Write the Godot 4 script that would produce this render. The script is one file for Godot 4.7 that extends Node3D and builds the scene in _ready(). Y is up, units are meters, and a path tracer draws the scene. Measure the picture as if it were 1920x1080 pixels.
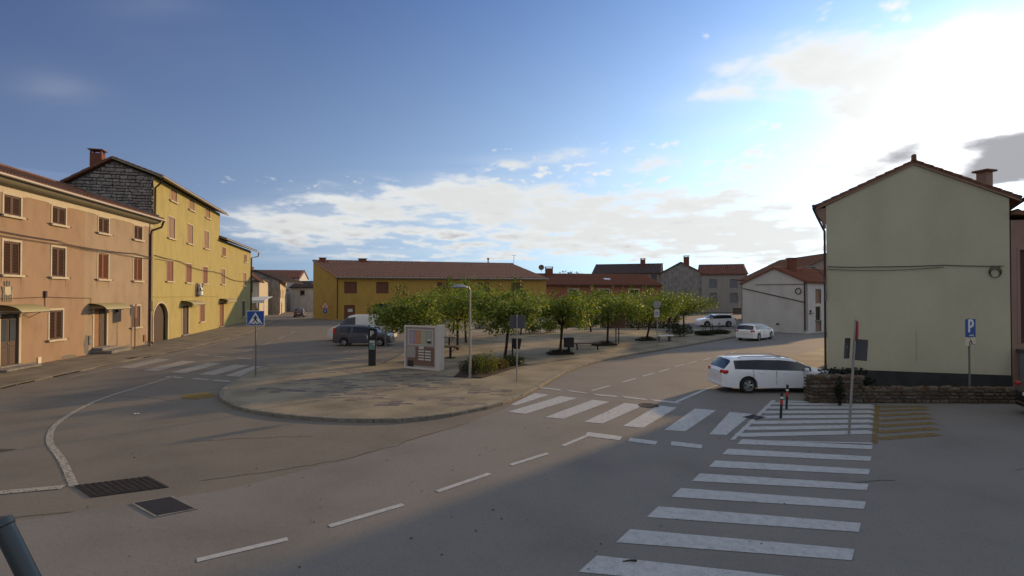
extends Node3D
# A small-town square at a road junction in low evening sun.

const SUN_AZ := 44.5
const SUN_EL := 13.0

var rng := RandomNumberGenerator.new()
var M := {}
var taken := {}
var cache := {}


# ---------------------------------------------------------------- mesh builder
class MB:
	var v := PackedVector3Array()
	var col := PackedColorArray()
	var uv := PackedVector2Array()

	func tri(a: Vector3, b: Vector3, c: Vector3) -> void:
		v.push_back(a); v.push_back(c); v.push_back(b)

	func quad(a: Vector3, b: Vector3, c: Vector3, d: Vector3) -> void:
		tri(a, b, c); tri(a, c, d)

	func ctri(a: Vector3, b: Vector3, c: Vector3, k: Color) -> void:
		tri(a, b, c)
		col.push_back(k); col.push_back(k); col.push_back(k)

	func hexa(p: Array) -> void:   # p[0..3] bottom ring, p[4..7] top ring, both counter-clockwise seen from above
		quad(p[3], p[2], p[1], p[0]); quad(p[4], p[5], p[6], p[7])
		for i in 4:
			var j := (i + 1) % 4
			quad(p[i], p[j], p[4 + j], p[4 + i])

	func box(c: Vector3, s: Vector3, b := Basis()) -> void:
		var h := s / 2.0
		var p := []
		for y in [-1, 1]:
			for q in [[-1, 1], [1, 1], [1, -1], [-1, -1]]:
				p.append(c + b * Vector3(h.x * q[0], h.y * y, h.z * q[1]))
		hexa(p)

	func cbox(c: Vector3, s: Vector3, k: float, b := Basis()) -> void:   # box with chamfered edges
		var h := s / 2.0
		k = minf(k, minf(h.x, minf(h.y, h.z)) * 0.9)
		for ax in 3:
			var ua := (ax + 1) % 3
			var va := (ax + 2) % 3
			for sg in [-1.0, 1.0]:
				var q := []
				for cc in [[-1, -1], [1, -1], [1, 1], [-1, 1]]:
					var w := Vector3()
					w[ax] = h[ax] * sg; w[ua] = (h[ua] - k) * cc[0]; w[va] = (h[va] - k) * cc[1]
					q.append(c + b * w)
				if sg > 0: quad(q[0], q[1], q[2], q[3])
				else: quad(q[3], q[2], q[1], q[0])
			for su in [-1.0, 1.0]:      # edges running along ax
				for sv in [-1.0, 1.0]:
					var e := []
					for t in [[-1.0, 0], [1.0, 0], [1.0, 1], [-1.0, 1]]:
						var w := Vector3()
						w[ax] = (h[ax] - k) * t[0]
						w[ua] = (h[ua] if t[1] == 0 else h[ua] - k) * su
						w[va] = (h[va] - k if t[1] == 0 else h[va]) * sv
						e.append(c + b * w)
					if su * sv > 0: quad(e[0], e[1], e[2], e[3])
					else: quad(e[3], e[2], e[1], e[0])
		for sx in [-1.0, 1.0]:
			for sy in [-1.0, 1.0]:
				for sz in [-1.0, 1.0]:
					var a := c + b * Vector3(h.x * sx, (h.y - k) * sy, (h.z - k) * sz)
					var d := c + b * Vector3((h.x - k) * sx, h.y * sy, (h.z - k) * sz)
					var e2 := c + b * Vector3((h.x - k) * sx, (h.y - k) * sy, h.z * sz)
					if sx * sy * sz > 0: tri(a, d, e2)
					else: tri(a, e2, d)

	func tube(pts: Array, r, sides := 8, caps := true) -> void:
		var rings := []
		var side := Vector3.UP
		for i in pts.size():
			var d: Vector3 = (pts[mini(i + 1, pts.size() - 1)] - pts[maxi(i - 1, 0)]).normalized()
			if i == 0: side = d.cross(Vector3.UP if absf(d.y) < 0.9 else Vector3.RIGHT).normalized()
			side = (side - d * side.dot(d)).normalized()
			var up := side.cross(d)
			var ring := []
			var rr: float = r[i] if r is Array else r
			for k in sides:
				var a := TAU * k / sides
				ring.append(pts[i] + (side * cos(a) + up * sin(a)) * rr)
			rings.append(ring)
		for i in pts.size() - 1:
			for k in sides:
				var l := (k + 1) % sides
				quad(rings[i][l], rings[i][k], rings[i + 1][k], rings[i + 1][l])
		if caps:
			for k in range(1, sides - 1):
				tri(rings[0][0], rings[0][k], rings[0][k + 1])
				tri(rings[-1][0], rings[-1][k + 1], rings[-1][k])

	func lathe(prof: Array, t: Transform3D, segs := 20) -> void:   # prof: Vector2(radius, along local y)
		for i in prof.size() - 1:
			for k in segs:
				var a := TAU * k / segs
				var b := TAU * (k + 1) / segs
				var p0 := t * Vector3(prof[i].x * cos(a), prof[i].y, -prof[i].x * sin(a))
				var p1 := t * Vector3(prof[i].x * cos(b), prof[i].y, -prof[i].x * sin(b))
				var p2 := t * Vector3(prof[i + 1].x * cos(b), prof[i + 1].y, -prof[i + 1].x * sin(b))
				var p3 := t * Vector3(prof[i + 1].x * cos(a), prof[i + 1].y, -prof[i + 1].x * sin(a))
				if prof[i].x > 1e-5: tri(p0, p1, p2)
				if prof[i + 1].x > 1e-5: tri(p0, p2, p3)

	func prism(poly: Array, t: Transform3D, depth: float) -> void:   # 2D outline in local xy (counter-clockwise), from z=0 to z=depth
		var pp := PackedVector2Array(poly)
		var ix := Geometry2D.triangulate_polygon(pp)
		for i in range(0, ix.size(), 3):
			var q := [pp[ix[i]], pp[ix[i + 1]], pp[ix[i + 2]]]
			if (q[1] - q[0]).cross(q[2] - q[0]) < 0: q = [q[0], q[2], q[1]]
			tri(t * Vector3(q[0].x, q[0].y, depth), t * Vector3(q[1].x, q[1].y, depth), t * Vector3(q[2].x, q[2].y, depth))
			tri(t * Vector3(q[0].x, q[0].y, 0), t * Vector3(q[2].x, q[2].y, 0), t * Vector3(q[1].x, q[1].y, 0))
		for i in pp.size():
			var a := pp[i]
			var b := pp[(i + 1) % pp.size()]
			quad(t * Vector3(a.x, a.y, 0), t * Vector3(b.x, b.y, 0), t * Vector3(b.x, b.y, depth), t * Vector3(a.x, a.y, depth))

	func poly3(p: Array) -> void:   # convex planar fan, counter-clockwise from outside
		for i in range(1, p.size() - 1): tri(p[0], p[i], p[i + 1])

	func mesh(smooth := 0.0) -> ArrayMesh:
		var n := PackedVector3Array()
		n.resize(v.size())
		for i in range(0, v.size(), 3):
			var f := (v[i + 2] - v[i]).cross(v[i + 1] - v[i]).normalized()
			n[i] = f; n[i + 1] = f; n[i + 2] = f
		if smooth > 0.0:
			var lim := cos(deg_to_rad(smooth))
			var at := {}
			for i in v.size():
				var key := Vector3i((v[i] * 2000.0).round())
				if not at.has(key): at[key] = PackedInt32Array()
				at[key].push_back(i)
			var m := n.duplicate()
			for key in at:
				var l: PackedInt32Array = at[key]
				for i in l:
					var s := Vector3()
					for j in l:
						if n[i].dot(n[j]) > lim: s += n[j]
					m[i] = s.normalized() if s.length() > 1e-6 else n[i]
			n = m
		var a := []
		a.resize(Mesh.ARRAY_MAX)
		a[Mesh.ARRAY_VERTEX] = v
		a[Mesh.ARRAY_NORMAL] = n
		if col.size() == v.size() and col.size(): a[Mesh.ARRAY_COLOR] = col
		if uv.size() == v.size() and uv.size(): a[Mesh.ARRAY_TEX_UV] = uv
		var out := ArrayMesh.new()
		if v.size(): out.add_surface_from_arrays(Mesh.PRIMITIVE_TRIANGLES, a)
		return out


# ---------------------------------------------------------------- naming and placing
func numbered(n: String) -> String:
	if not taken.has(n):
		taken[n] = 0
		return n
	taken[n] += 1
	return "%s_%03d" % [n, taken[n]]


func tag(o: Node, label: String, category := "", group := "", kind := "") -> Node:
	if label: o.set_meta("label", label)
	if category: o.set_meta("category", category)
	if group: o.set_meta("group", group)
	if kind: o.set_meta("kind", kind)
	return o


func thing(n: String, label: String, category: String, at := Vector3.ZERO, turn := 0.0, group := "") -> Node3D:
	var o := Node3D.new()
	o.name = numbered(n)
	add_child(o)
	o.position = at
	o.rotation.y = turn
	tag(o, label, category, group)
	return o


func setting(n: String, label: String) -> Node3D:
	var o := Node3D.new()
	o.name = numbered(n)
	add_child(o)
	tag(o, label, "", "", "structure")
	return o


func part(n: String, m: Mesh, mat: Material, parent: Node, t := Transform3D()) -> MeshInstance3D:
	var o := MeshInstance3D.new()
	o.name = n
	o.mesh = m
	o.material_override = mat
	o.transform = t
	parent.add_child(o, true)
	return o


func holder(n: String, parent: Node, t := Transform3D()) -> Node3D:
	var o := Node3D.new()
	o.name = n
	o.transform = t
	parent.add_child(o, true)
	return o


func sheet(n: String, label: String, pts: Array, y: float, mat: Material, thick := 0.0, parent: Node = null) -> MeshInstance3D:
	# flat polygon on the ground (Vector2 x,z), with side faces down to y - thick
	var pp := PackedVector2Array(pts)
	if Geometry2D.is_polygon_clockwise(pp): pp.reverse()
	var ix := Geometry2D.triangulate_polygon(pp)
	var mb := MB.new()
	for i in range(0, ix.size(), 3):
		var q := [pp[ix[i]], pp[ix[i + 1]], pp[ix[i + 2]]]
		if (q[1] - q[0]).cross(q[2] - q[0]) > 0: q = [q[0], q[2], q[1]]
		mb.tri(Vector3(q[0].x, y, q[0].y), Vector3(q[1].x, y, q[1].y), Vector3(q[2].x, y, q[2].y))
	if thick > 0:
		for i in pp.size():
			var a := pp[i]
			var b := pp[(i + 1) % pp.size()]
			mb.quad(Vector3(a.x, y, a.y), Vector3(b.x, y, b.y), Vector3(b.x, y - thick, b.y), Vector3(a.x, y - thick, a.y))
	if parent: return part(n, mb.mesh(), mat, parent)
	var o := part(numbered(n), mb.mesh(), mat, self)
	tag(o, label, "", "", "structure")
	return o


# ---------------------------------------------------------------- materials
func lin(r: float, g: float, b: float, a := 1.0) -> Color:
	var c := Color(r, g, b).linear_to_srgb()
	c.a = a
	return c


func noise_tex(kind: int, freq: float, oct: int, sd: int, ramp: Array, size := 512, fractal := FastNoiseLite.FRACTAL_FBM) -> NoiseTexture2D:
	var n := FastNoiseLite.new()
	n.noise_type = kind
	n.frequency = freq
	n.fractal_type = fractal
	n.fractal_octaves = oct
	n.seed = sd
	var t := NoiseTexture2D.new()
	t.width = size; t.height = size
	t.seamless = true
	t.seamless_blend_skirt = 0.2
	t.noise = n
	var g := Gradient.new()
	g.offsets = PackedFloat32Array(ramp.map(func(x): return x[0]))
	g.colors = PackedColorArray(ramp.map(func(x): return x[1]))
	t.color_ramp = g
	return t


func grey(a: float, alpha := 1.0) -> Color:
	return Color(a, a, a, alpha)


var T := {}


func make_textures() -> void:
	T.blotch = noise_tex(FastNoiseLite.TYPE_SIMPLEX_SMOOTH, 0.008, 5, 3, [[0.0, grey(0.70)], [0.45, grey(0.88)], [0.7, grey(0.97)], [1.0, grey(1.0)]])
	T.soft = noise_tex(FastNoiseLite.TYPE_SIMPLEX_SMOOTH, 0.006, 4, 9, [[0.0, grey(0.92)], [0.6, grey(0.975)], [1.0, grey(1.0)]])
	T.grain = noise_tex(FastNoiseLite.TYPE_VALUE, 0.35, 3, 5, [[0.0, grey(0.60)], [0.4, grey(0.85)], [0.75, grey(1.0)], [1.0, grey(1.0)]])
	T.speck = noise_tex(FastNoiseLite.TYPE_VALUE, 0.5, 2, 15, [[0.0, grey(0.62)], [0.3, grey(0.88)], [0.6, grey(0.96)], [1.0, grey(1.0)]])
	T.bump = noise_tex(FastNoiseLite.TYPE_SIMPLEX, 0.12, 4, 7, [[0.0, grey(0.0)], [1.0, grey(1.0)]])
	T.wear = noise_tex(FastNoiseLite.TYPE_SIMPLEX, 0.03, 6, 21, [[0.0, grey(0.6, 0.0)], [0.05, grey(0.7, 0.0)], [0.09, grey(0.87, 1.0)], [0.4, grey(0.94, 1.0)], [0.7, grey(0.97, 1.0)], [1.0, grey(1.0, 1.0)]])
	T.wear2 = noise_tex(FastNoiseLite.TYPE_SIMPLEX, 0.06, 6, 33, [[0.0, grey(0.7, 0.0)], [0.27, grey(0.76, 0.0)], [0.31, grey(0.8, 1.0)], [0.7, grey(0.93, 1.0)], [1.0, grey(1.0, 1.0)]])
	T.streak = noise_tex(FastNoiseLite.TYPE_SIMPLEX_SMOOTH, 0.01, 4, 41, [[0.0, grey(0.90)], [0.35, grey(0.965)], [0.65, grey(1.0)], [1.0, grey(1.0)]])


func mat(key: String, c: Color, rough := 0.85, o := {}) -> StandardMaterial3D:
	var m := StandardMaterial3D.new()
	m.resource_name = key
	m.albedo_color = c
	m.roughness = rough
	if o.has("tex"):
		m.albedo_texture = T[o.tex]
		m.uv1_triplanar = true
		m.uv1_world_triplanar = true
		m.uv1_scale = o.get("s1", Vector3.ONE * 0.1)
	if o.has("tex2"):
		m.detail_enabled = true
		m.detail_albedo = T[o.tex2]
		m.detail_blend_mode = BaseMaterial3D.BLEND_MODE_MUL
		m.detail_uv_layer = BaseMaterial3D.DETAIL_UV_2
		m.uv2_triplanar = true
		m.uv2_world_triplanar = true
		m.uv2_scale = o.get("s2", Vector3.ONE)
	if o.has("bump"):
		m.heightmap_enabled = true
		m.heightmap_texture = T.bump
		m.heightmap_scale = o.bump
	if o.has("metal"): m.metallic = o.metal
	if o.has("spec"): m.metallic_specular = o.spec
	if o.has("coat"):
		m.clearcoat_enabled = true
		m.clearcoat = o.coat
		m.clearcoat_roughness = 0.05
	if o.has("vc"): m.vertex_color_use_as_albedo = true
	if o.has("back"):
		m.backlight_enabled = true
		m.backlight = o.back
	if o.has("cut"):
		m.transparency = BaseMaterial3D.TRANSPARENCY_ALPHA_SCISSOR
		m.alpha_scissor_threshold = 0.5
	if o.has("clear"):
		m.transparency = BaseMaterial3D.TRANSPARENCY_ALPHA
	M[key] = m
	return m


func make_materials() -> void:
	var st := Vector3(0.16, 0.07, 0.16)
	var fine := Vector3.ONE * 1.3
	mat("earth", lin(0.10, 0.095, 0.05), 1.0, {"tex": "blotch", "s1": Vector3.ONE * 0.03, "tex2": "grain", "s2": Vector3.ONE * 0.7})
	mat("asphalt_old", lin(0.180, 0.158, 0.125), 0.9, {"tex": "streak", "s1": Vector3.ONE * 0.07, "tex2": "speck", "s2": Vector3.ONE * 0.4, "bump": 0.25})
	mat("asphalt_main", lin(0.205, 0.191, 0.168), 0.88, {"tex": "streak", "s1": Vector3.ONE * 0.055, "tex2": "speck", "s2": Vector3.ONE * 0.4, "bump": 0.25})
	mat("asphalt_patch", lin(0.085, 0.07, 0.052), 0.92, {"tex": "blotch", "s1": Vector3.ONE * 0.3, "tex2": "speck", "s2": Vector3.ONE * 0.5, "bump": 1.5})
	mat("paving", lin(0.365, 0.31, 0.205), 0.9, {"tex": "blotch", "s1": Vector3.ONE * 0.09, "tex2": "grain", "s2": Vector3.ONE * 0.45, "bump": 0.3})
	mat("sidewalk", lin(0.25, 0.215, 0.145), 0.9, {"tex": "blotch", "s1": Vector3.ONE * 0.11, "tex2": "speck", "s2": Vector3.ONE * 0.5})
	mat("kerbstone", lin(0.30, 0.27, 0.21), 0.85, {"tex": "blotch", "s1": Vector3.ONE * 0.5, "tex2": "grain", "s2": Vector3.ONE})
	mat("paint_white", lin(0.56, 0.57, 0.55), 0.7, {"tex": "wear", "s1": Vector3.ONE * 0.22, "tex2": "grain", "s2": Vector3.ONE * 0.8, "cut": 1})
	mat("paint_worn", lin(0.56, 0.52, 0.43), 0.8, {"tex": "wear2", "s1": Vector3.ONE * 0.3, "tex2": "grain", "s2": Vector3.ONE * 0.8, "cut": 1})
	mat("paint_yellow", lin(0.30, 0.19, 0.045), 0.8, {"tex": "wear2", "s1": Vector3.ONE * 0.26, "tex2": "grain", "s2": Vector3.ONE * 0.8, "cut": 1})
	mat("stucco_peach", lin(0.42, 0.288, 0.178), 0.95, {"tex": "streak", "s1": st, "tex2": "grain", "s2": fine, "bump": 0.6})
	mat("stucco_beige", lin(0.44, 0.335, 0.22), 0.95, {"tex": "streak", "s1": st, "tex2": "grain", "s2": fine, "bump": 0.6})
	mat("stucco_cream", lin(0.68, 0.60, 0.43), 0.92, {"tex": "streak", "s1": st * 2.0, "tex2": "grain", "s2": fine})
	mat("stucco_yellow", lin(0.49, 0.42, 0.155), 0.95, {"tex": "streak", "s1": st, "tex2": "grain", "s2": fine, "bump": 0.6})
	mat("stucco_ochre", lin(0.60, 0.385, 0.09), 0.95, {"tex": "streak", "s1": st, "tex2": "grain", "s2": fine})
	mat("stucco_red", lin(0.42, 0.165, 0.10), 0.95, {"tex": "streak", "s1": st, "tex2": "grain", "s2": fine})
	mat("stucco_green", lin(0.68, 0.645, 0.46), 0.95, {"tex": "soft", "s1": st, "tex2": "grain", "s2": fine, "bump": 0.5})
	mat("stucco_rose", lin(0.40, 0.26, 0.20), 0.95, {"tex": "streak", "s1": st, "tex2": "grain", "s2": fine})
	mat("stucco_white", lin(0.74, 0.72, 0.68), 0.95, {"tex": "streak", "s1": st, "tex2": "grain", "s2": fine, "bump": 0.6})
	mat("stucco_grey", lin(0.42, 0.40, 0.37), 0.95, {"tex": "blotch", "s1": st * 2.0, "tex2": "grain", "s2": fine, "bump": 0.8})
	mat("stucco_dirty", lin(0.46, 0.36, 0.30), 0.95, {"tex": "streak", "s1": st * 2.0, "tex2": "grain", "s2": fine})
	mat("plinth_dark", lin(0.055, 0.055, 0.052), 0.9, {"tex": "blotch", "s1": Vector3.ONE * 0.3, "tex2": "grain", "s2": fine})
	for k in 4:
		var g: float = [0.52, 0.42, 0.60, 0.46][k]
		mat("stone_%d" % k, lin(g, g * 0.93, g * 0.84), 0.95, {"tex": "blotch", "s1": Vector3.ONE * 0.9, "tex2": "grain", "s2": Vector3.ONE * 1.7, "bump": 2.0})
		var w: float = [0.26, 0.20, 0.30, 0.17][k]
		mat("wallstone_%d" % k, lin(w, w * [0.70, 0.62, 0.80, 0.72][k], w * [0.42, 0.33, 0.58, 0.5][k]), 0.95, {"tex": "blotch", "s1": Vector3.ONE * 1.4, "tex2": "grain", "s2": Vector3.ONE * 2.0, "bump": 2.0})
	mat("mortar", lin(0.13, 0.12, 0.10), 0.98, {"tex": "blotch", "s1": Vector3.ONE * 0.6, "tex2": "grain", "s2": fine})
	mat("rooftile_light", lin(0.58, 0.34, 0.25), 0.9, {"tex": "blotch", "s1": Vector3.ONE * 0.6, "tex2": "grain", "s2": Vector3.ONE * 0.9})
	mat("rooftile_pan", lin(0.33, 0.125, 0.07), 0.95, {"tex": "blotch", "s1": Vector3.ONE * 0.6})
	mat("rooftile", lin(0.33, 0.125, 0.07), 0.9, {"tex": "blotch", "s1": Vector3.ONE * 0.6, "tex2": "grain", "s2": Vector3.ONE * 0.9, "bump": 1.0})
	mat("rooftile_old", lin(0.29, 0.14, 0.085), 0.95, {"tex": "blotch", "s1": Vector3.ONE * 0.8, "tex2": "grain", "s2": Vector3.ONE * 0.9, "bump": 1.0})
	mat("rooftile_dark", lin(0.13, 0.085, 0.065), 0.95, {"tex": "blotch", "s1": Vector3.ONE * 0.6, "tex2": "grain", "s2": Vector3.ONE * 0.9})
	mat("brick", lin(0.30, 0.11, 0.065), 0.95, {"tex": "blotch", "s1": Vector3.ONE * 1.2, "tex2": "grain", "s2": Vector3.ONE * 1.5})
	mat("shutter_brown", lin(0.085, 0.042, 0.026), 0.7, {"tex": "soft", "s1": Vector3(1.5, 0.3, 1.5)})
	mat("shutter_red", lin(0.20, 0.075, 0.035), 0.7, {"tex": "soft", "s1": Vector3(1.5, 0.3, 1.5)})
	mat("shutter_pale", lin(0.33, 0.20, 0.12), 0.75, {"tex": "blotch", "s1": Vector3(1.5, 0.3, 1.5)})
	mat("roller_brown", lin(0.16, 0.062, 0.032), 0.7, {"tex": "soft", "s1": Vector3(0.5, 0.5, 0.5)})
	mat("shutter_grey", lin(0.19, 0.20, 0.22), 0.8, {"tex": "soft", "s1": Vector3(0.5, 0.5, 0.5)})
	mat("wood_dark", lin(0.06, 0.036, 0.024), 0.65, {"tex": "soft", "s1": Vector3(2, 0.4, 2)})
	mat("wood_orange", lin(0.26, 0.115, 0.04), 0.6, {"tex": "soft", "s1": Vector3(2, 0.4, 2)})
	mat("concrete", lin(0.33, 0.31, 0.27), 0.92, {"tex": "blotch", "s1": Vector3.ONE * 0.5, "tex2": "grain", "s2": fine})
	mat("soffit", lin(0.33, 0.30, 0.20), 0.95, {"tex": "streak", "s1": st, "tex2": "grain", "s2": fine})
	mat("gutter", lin(0.42, 0.38, 0.31), 0.5, {"tex": "soft", "s1": Vector3.ONE * 0.3, "metal": 0.2})
	mat("pipe_dark", lin(0.055, 0.03, 0.024), 0.5, {"metal": 0.3})
	mat("pipe_grey", lin(0.40, 0.40, 0.40), 0.5, {"metal": 0.4})
	mat("cable", lin(0.06, 0.035, 0.028), 0.8)
	mat("iron", lin(0.02, 0.018, 0.017), 0.6, {"metal": 0.3})
	mat("steel", lin(0.34, 0.33, 0.32), 0.45, {"metal": 0.7, "tex": "soft", "s1": Vector3.ONE})
	mat("steel_dull", lin(0.20, 0.19, 0.18), 0.6, {"metal": 0.4, "tex": "soft", "s1": Vector3.ONE})
	mat("sign_blue", lin(0.012, 0.07, 0.30), 0.5)
	mat("sign_white", lin(0.70, 0.70, 0.68), 0.5)
	mat("sign_cream", lin(0.62, 0.55, 0.42), 0.5)
	mat("sign_black", lin(0.012, 0.012, 0.012), 0.6)
	mat("sign_red", lin(0.42, 0.03, 0.02), 0.5)
	mat("sign_back", lin(0.075, 0.075, 0.08), 0.6, {"metal": 0.3})
	mat("sign_brown", lin(0.19, 0.105, 0.075), 0.7)
	mat("glass_dark", lin(0.012, 0.014, 0.017), 0.08, {"spec": 0.6})
	mat("glass_blue", lin(0.05, 0.062, 0.08), 0.12)
	mat("pane", lin(0.10, 0.12, 0.13, 0.25), 0.05, {"clear": 1})
	mat("car_white", lin(0.78, 0.79, 0.81), 0.32, {"coat": 0.8})
	mat("car_white_van", lin(0.70, 0.69, 0.65), 0.4, {"coat": 0.4, "tex": "soft", "s1": Vector3.ONE * 0.5})
	mat("car_grey", lin(0.06, 0.06, 0.075), 0.4, {"coat": 0.35})
	mat("car_maroon", lin(0.055, 0.012, 0.014), 0.3, {"coat": 0.8})
	mat("car_black", lin(0.012, 0.012, 0.014), 0.3, {"coat": 0.8})
	mat("car_navy", lin(0.02, 0.022, 0.035), 0.35, {"coat": 0.7})
	mat("plastic_black", lin(0.016, 0.016, 0.016), 0.7)
	mat("tyre", lin(0.016, 0.016, 0.016), 0.9)
	mat("rim", lin(0.38, 0.38, 0.38), 0.35, {"metal": 0.8})
	mat("lamp_red", lin(0.45, 0.015, 0.01), 0.2)
	mat("lamp_clear", lin(0.7, 0.7, 0.7), 0.1)
	mat("canopy_sheet", lin(0.40, 0.36, 0.18), 0.5, {"back": lin(0.4, 0.4, 0.25)})
	mat("awning", lin(0.72, 0.70, 0.62), 0.85)
	mat("bark", lin(0.085, 0.055, 0.035), 0.95, {"tex": "blotch", "s1": Vector3(3, 1, 3), "tex2": "grain", "s2": Vector3.ONE * 3.0, "bump": 2.0})
	mat("pole_dark", lin(0.05, 0.062, 0.066), 0.4, {"metal": 0.3})
	mat("leaf", Color.WHITE, 0.55, {"vc": 1, "back": lin(0.75, 0.9, 0.3), "spec": 0.4})
	mat("soil", lin(0.045, 0.032, 0.022), 1.0, {"tex": "blotch", "s1": Vector3.ONE * 0.6, "tex2": "speck", "s2": Vector3.ONE})
	mat("grate", lin(0.05, 0.038, 0.030), 0.85, {"tex": "blotch", "s1": Vector3.ONE, "metal": 0.2})
	mat("bin", lin(0.028, 0.024, 0.022), 0.6)
	mat("bench_wood", lin(0.085, 0.06, 0.045), 0.8)
	mat("teal", lin(0.11, 0.20, 0.18), 0.5)
	mat("drip", lin(0.20, 0.14, 0.09), 0.95)
	mat("plaster_bare", lin(0.30, 0.29, 0.25), 0.95, {"tex": "wear2", "s1": Vector3.ONE * 0.5, "tex2": "grain", "s2": Vector3.ONE, "cut": 1})
	mat("poster_a", lin(0.42, 0.36, 0.46), 0.6, {"tex": "blotch", "s1": Vector3.ONE * 3})
	mat("poster_b", lin(0.62, 0.28, 0.16), 0.6, {"tex": "blotch", "s1": Vector3.ONE * 3})
	mat("poster_c", lin(0.5, 0.47, 0.3), 0.6, {"tex": "blotch", "s1": Vector3.ONE * 3})
	mat("poster_d", lin(0.4, 0.42, 0.36), 0.6, {"tex": "blotch", "s1": Vector3.ONE * 3})
	mat("board_panel", lin(0.36, 0.33, 0.30), 0.7, {"tex": "soft", "s1": Vector3.ONE})
	mat("board_frame", lin(0.58, 0.52, 0.46), 0.6)
	mat("letter_paper", lin(0.52, 0.51, 0.48), 0.7)
	mat("lichen_paving", lin(0.20, 0.18, 0.14), 0.95)
	for k in 3: mat("paver_%d" % k, [lin(0.215, 0.19, 0.165), lin(0.165, 0.148, 0.135), lin(0.28, 0.225, 0.18)][k], 0.9, {"tex": "blotch", "s1": Vector3.ONE * 0.5, "tex2": "grain", "s2": Vector3.ONE})
	mat("yellow_moss", lin(0.30, 0.21, 0.035), 0.95, {"tex": "wear2", "s1": Vector3.ONE * 0.5, "tex2": "grain", "s2": Vector3.ONE, "cut": 1})


# ---------------------------------------------------------------- camera, sky, sun
func _ready() -> void:
	var cam := Camera3D.new()
	cam.name = "camera"
	add_child(cam)
	cam.position = Vector3(0, 4.2, 0)
	cam.rotation_degrees = Vector3(0.70, 0, 0)
	cam.fov = 57.72
	cam.near = 0.1
	cam.far = 3000.0
	cam.current = true
	var we := WorldEnvironment.new()
	we.name = "environment"
	var env := Environment.new()
	env.background_mode = Environment.BG_SKY
	env.tonemap_mode = Environment.TONE_MAPPER_LINEAR
	env.tonemap_exposure = 1.38
	env.sdfgi_enabled = true
	env.ssao_enabled = true
	env.ssil_enabled = true
	var sky := Sky.new()
	var sm := PanoramaSkyMaterial.new()
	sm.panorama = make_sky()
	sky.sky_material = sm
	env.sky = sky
	env.background_energy_multiplier = 1.0
	we.environment = env
	add_child(we)
	var sun := DirectionalLight3D.new()
	sun.name = "sun"
	add_child(sun)
	sun.basis = Basis.looking_at(-dir_of(SUN_AZ, SUN_EL))
	sun.light_energy = 0.85
	sun.light_color = Color(1.0, 0.82, 0.58)
	sun.light_angular_distance = 1.2
	sun.shadow_enabled = true
	make_textures()
	make_materials()
	build_ground()
	build_markings()
	build_left_street()
	build_far_street()
	build_square_houses()
	build_corner_house()
	build_vehicles()
	build_trees()
	build_furniture()
	build_details()


func dir_of(az: float, el: float) -> Vector3:
	var a := deg_to_rad(az)
	var e := deg_to_rad(el)
	return Vector3(sin(a) * cos(e), sin(e), -cos(a) * cos(e))


# cloud banks as [azimuth, elevation, half-width, half-height, amount], in degrees; azimuth 0 is down the square
const BANKS := [
	[-24, 6.8, 5, 1.6, 0.50], [-18, 8.6, 7, 1.9, 0.55], [-10.5, 10.1, 7.5, 2.2, 0.65], [-3.5, 11.0, 6.5, 1.9, 0.70], [3, 8.8, 9, 2.4, 0.55], [11, 8.6, 9, 2.1, 0.6],
	[19, 6.6, 10, 2.0, 0.6], [26.5, 5.2, 6, 2.8, 0.7], [-20, 6.1, 9, 1.2, 0.4], [-3.5, 6.5, 14, 1.2, 0.45], [8, 4.7, 17, 1.4, 0.55], [-14, 3.8, 12, 0.8, 0.3],
	[-0.5, 13.9, 3.5, 0.9, 0.32], [7.5, 15.0, 4, 0.9, 0.42], [9.8, 13.2, 5.2, 1.2, 0.38], [17, 13.8, 3.3, 1.2, 0.38], [20.7, 15.8, 2.6, 0.9, 0.35], [24.2, 16.2, 2, 0.8, 0.35],
	[26, 12, 4, 1.3, 0.33], [21.7, 10.3, 8, 1.6, 0.5], [12.6, 15.8, 1.2, 0.5, 0.3],
	[20.7, 19.6, 4.2, 1.3, 0.42], [24.0, 22.3, 4, 1.6, 0.46], [27.5, 21.2, 4.2, 1.9, 0.55], [32.5, 20.0, 4.5, 2.6, 0.7], [39.5, 16, 6.5, 4.5, 0.9], [37, 12.5, 4, 4, 0.7], [43.5, 15, 6, 4, 0.8],
	[48, 17, 9, 4, 0.6], [58, 13, 10, 4, 0.5], [70, 16, 9, 5, 0.4], [42, 27, 15, 4.5, 0.16], [44, 10.5, 4.5, 3, 0.6],
	[-34, 24, 6, 3, 0.10], [-41, 16.5, 3, 1.6, 0.14],
]
const PUFFS := [[14, 12.6, 10, 2.6, 0.30], [25, 13.8, 5.5, 3.0, 0.30], [3, 13.2, 6, 1.4, 0.24], [33, 24, 10, 2.0, 0.2], [-20, 10.5, 8, 1.2, 0.12]]
const THICK := [[36.3, 11.8, 1.8, 0.8, 1.3], [43.6, 10.8, 3.4, 2.3, 1.6], [46.5, 8, 5, 3, 0.8], [62, 10, 6, 3, 0.7], [-8, 6.0, 12, 1.2, 0.28], [-22, 5.6, 7, 1.0, 0.35], [47, 28, 9, 3.5, 0.8], [90, 9, 10, 3, 0.5]]


func bank_field(list: Array, az: float, el: float) -> float:
	var s := 0.0
	for b in list:
		var dx: float = az - b[0]
		if dx > 180.0: dx -= 360.0
		if dx < -180.0: dx += 360.0
		dx /= b[2]
		var dy: float = (el - b[1]) / b[3]
		var q := dx * dx + dy * dy
		if q < 9.0: s += b[4] * exp(-q * 0.9)
	return s


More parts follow.
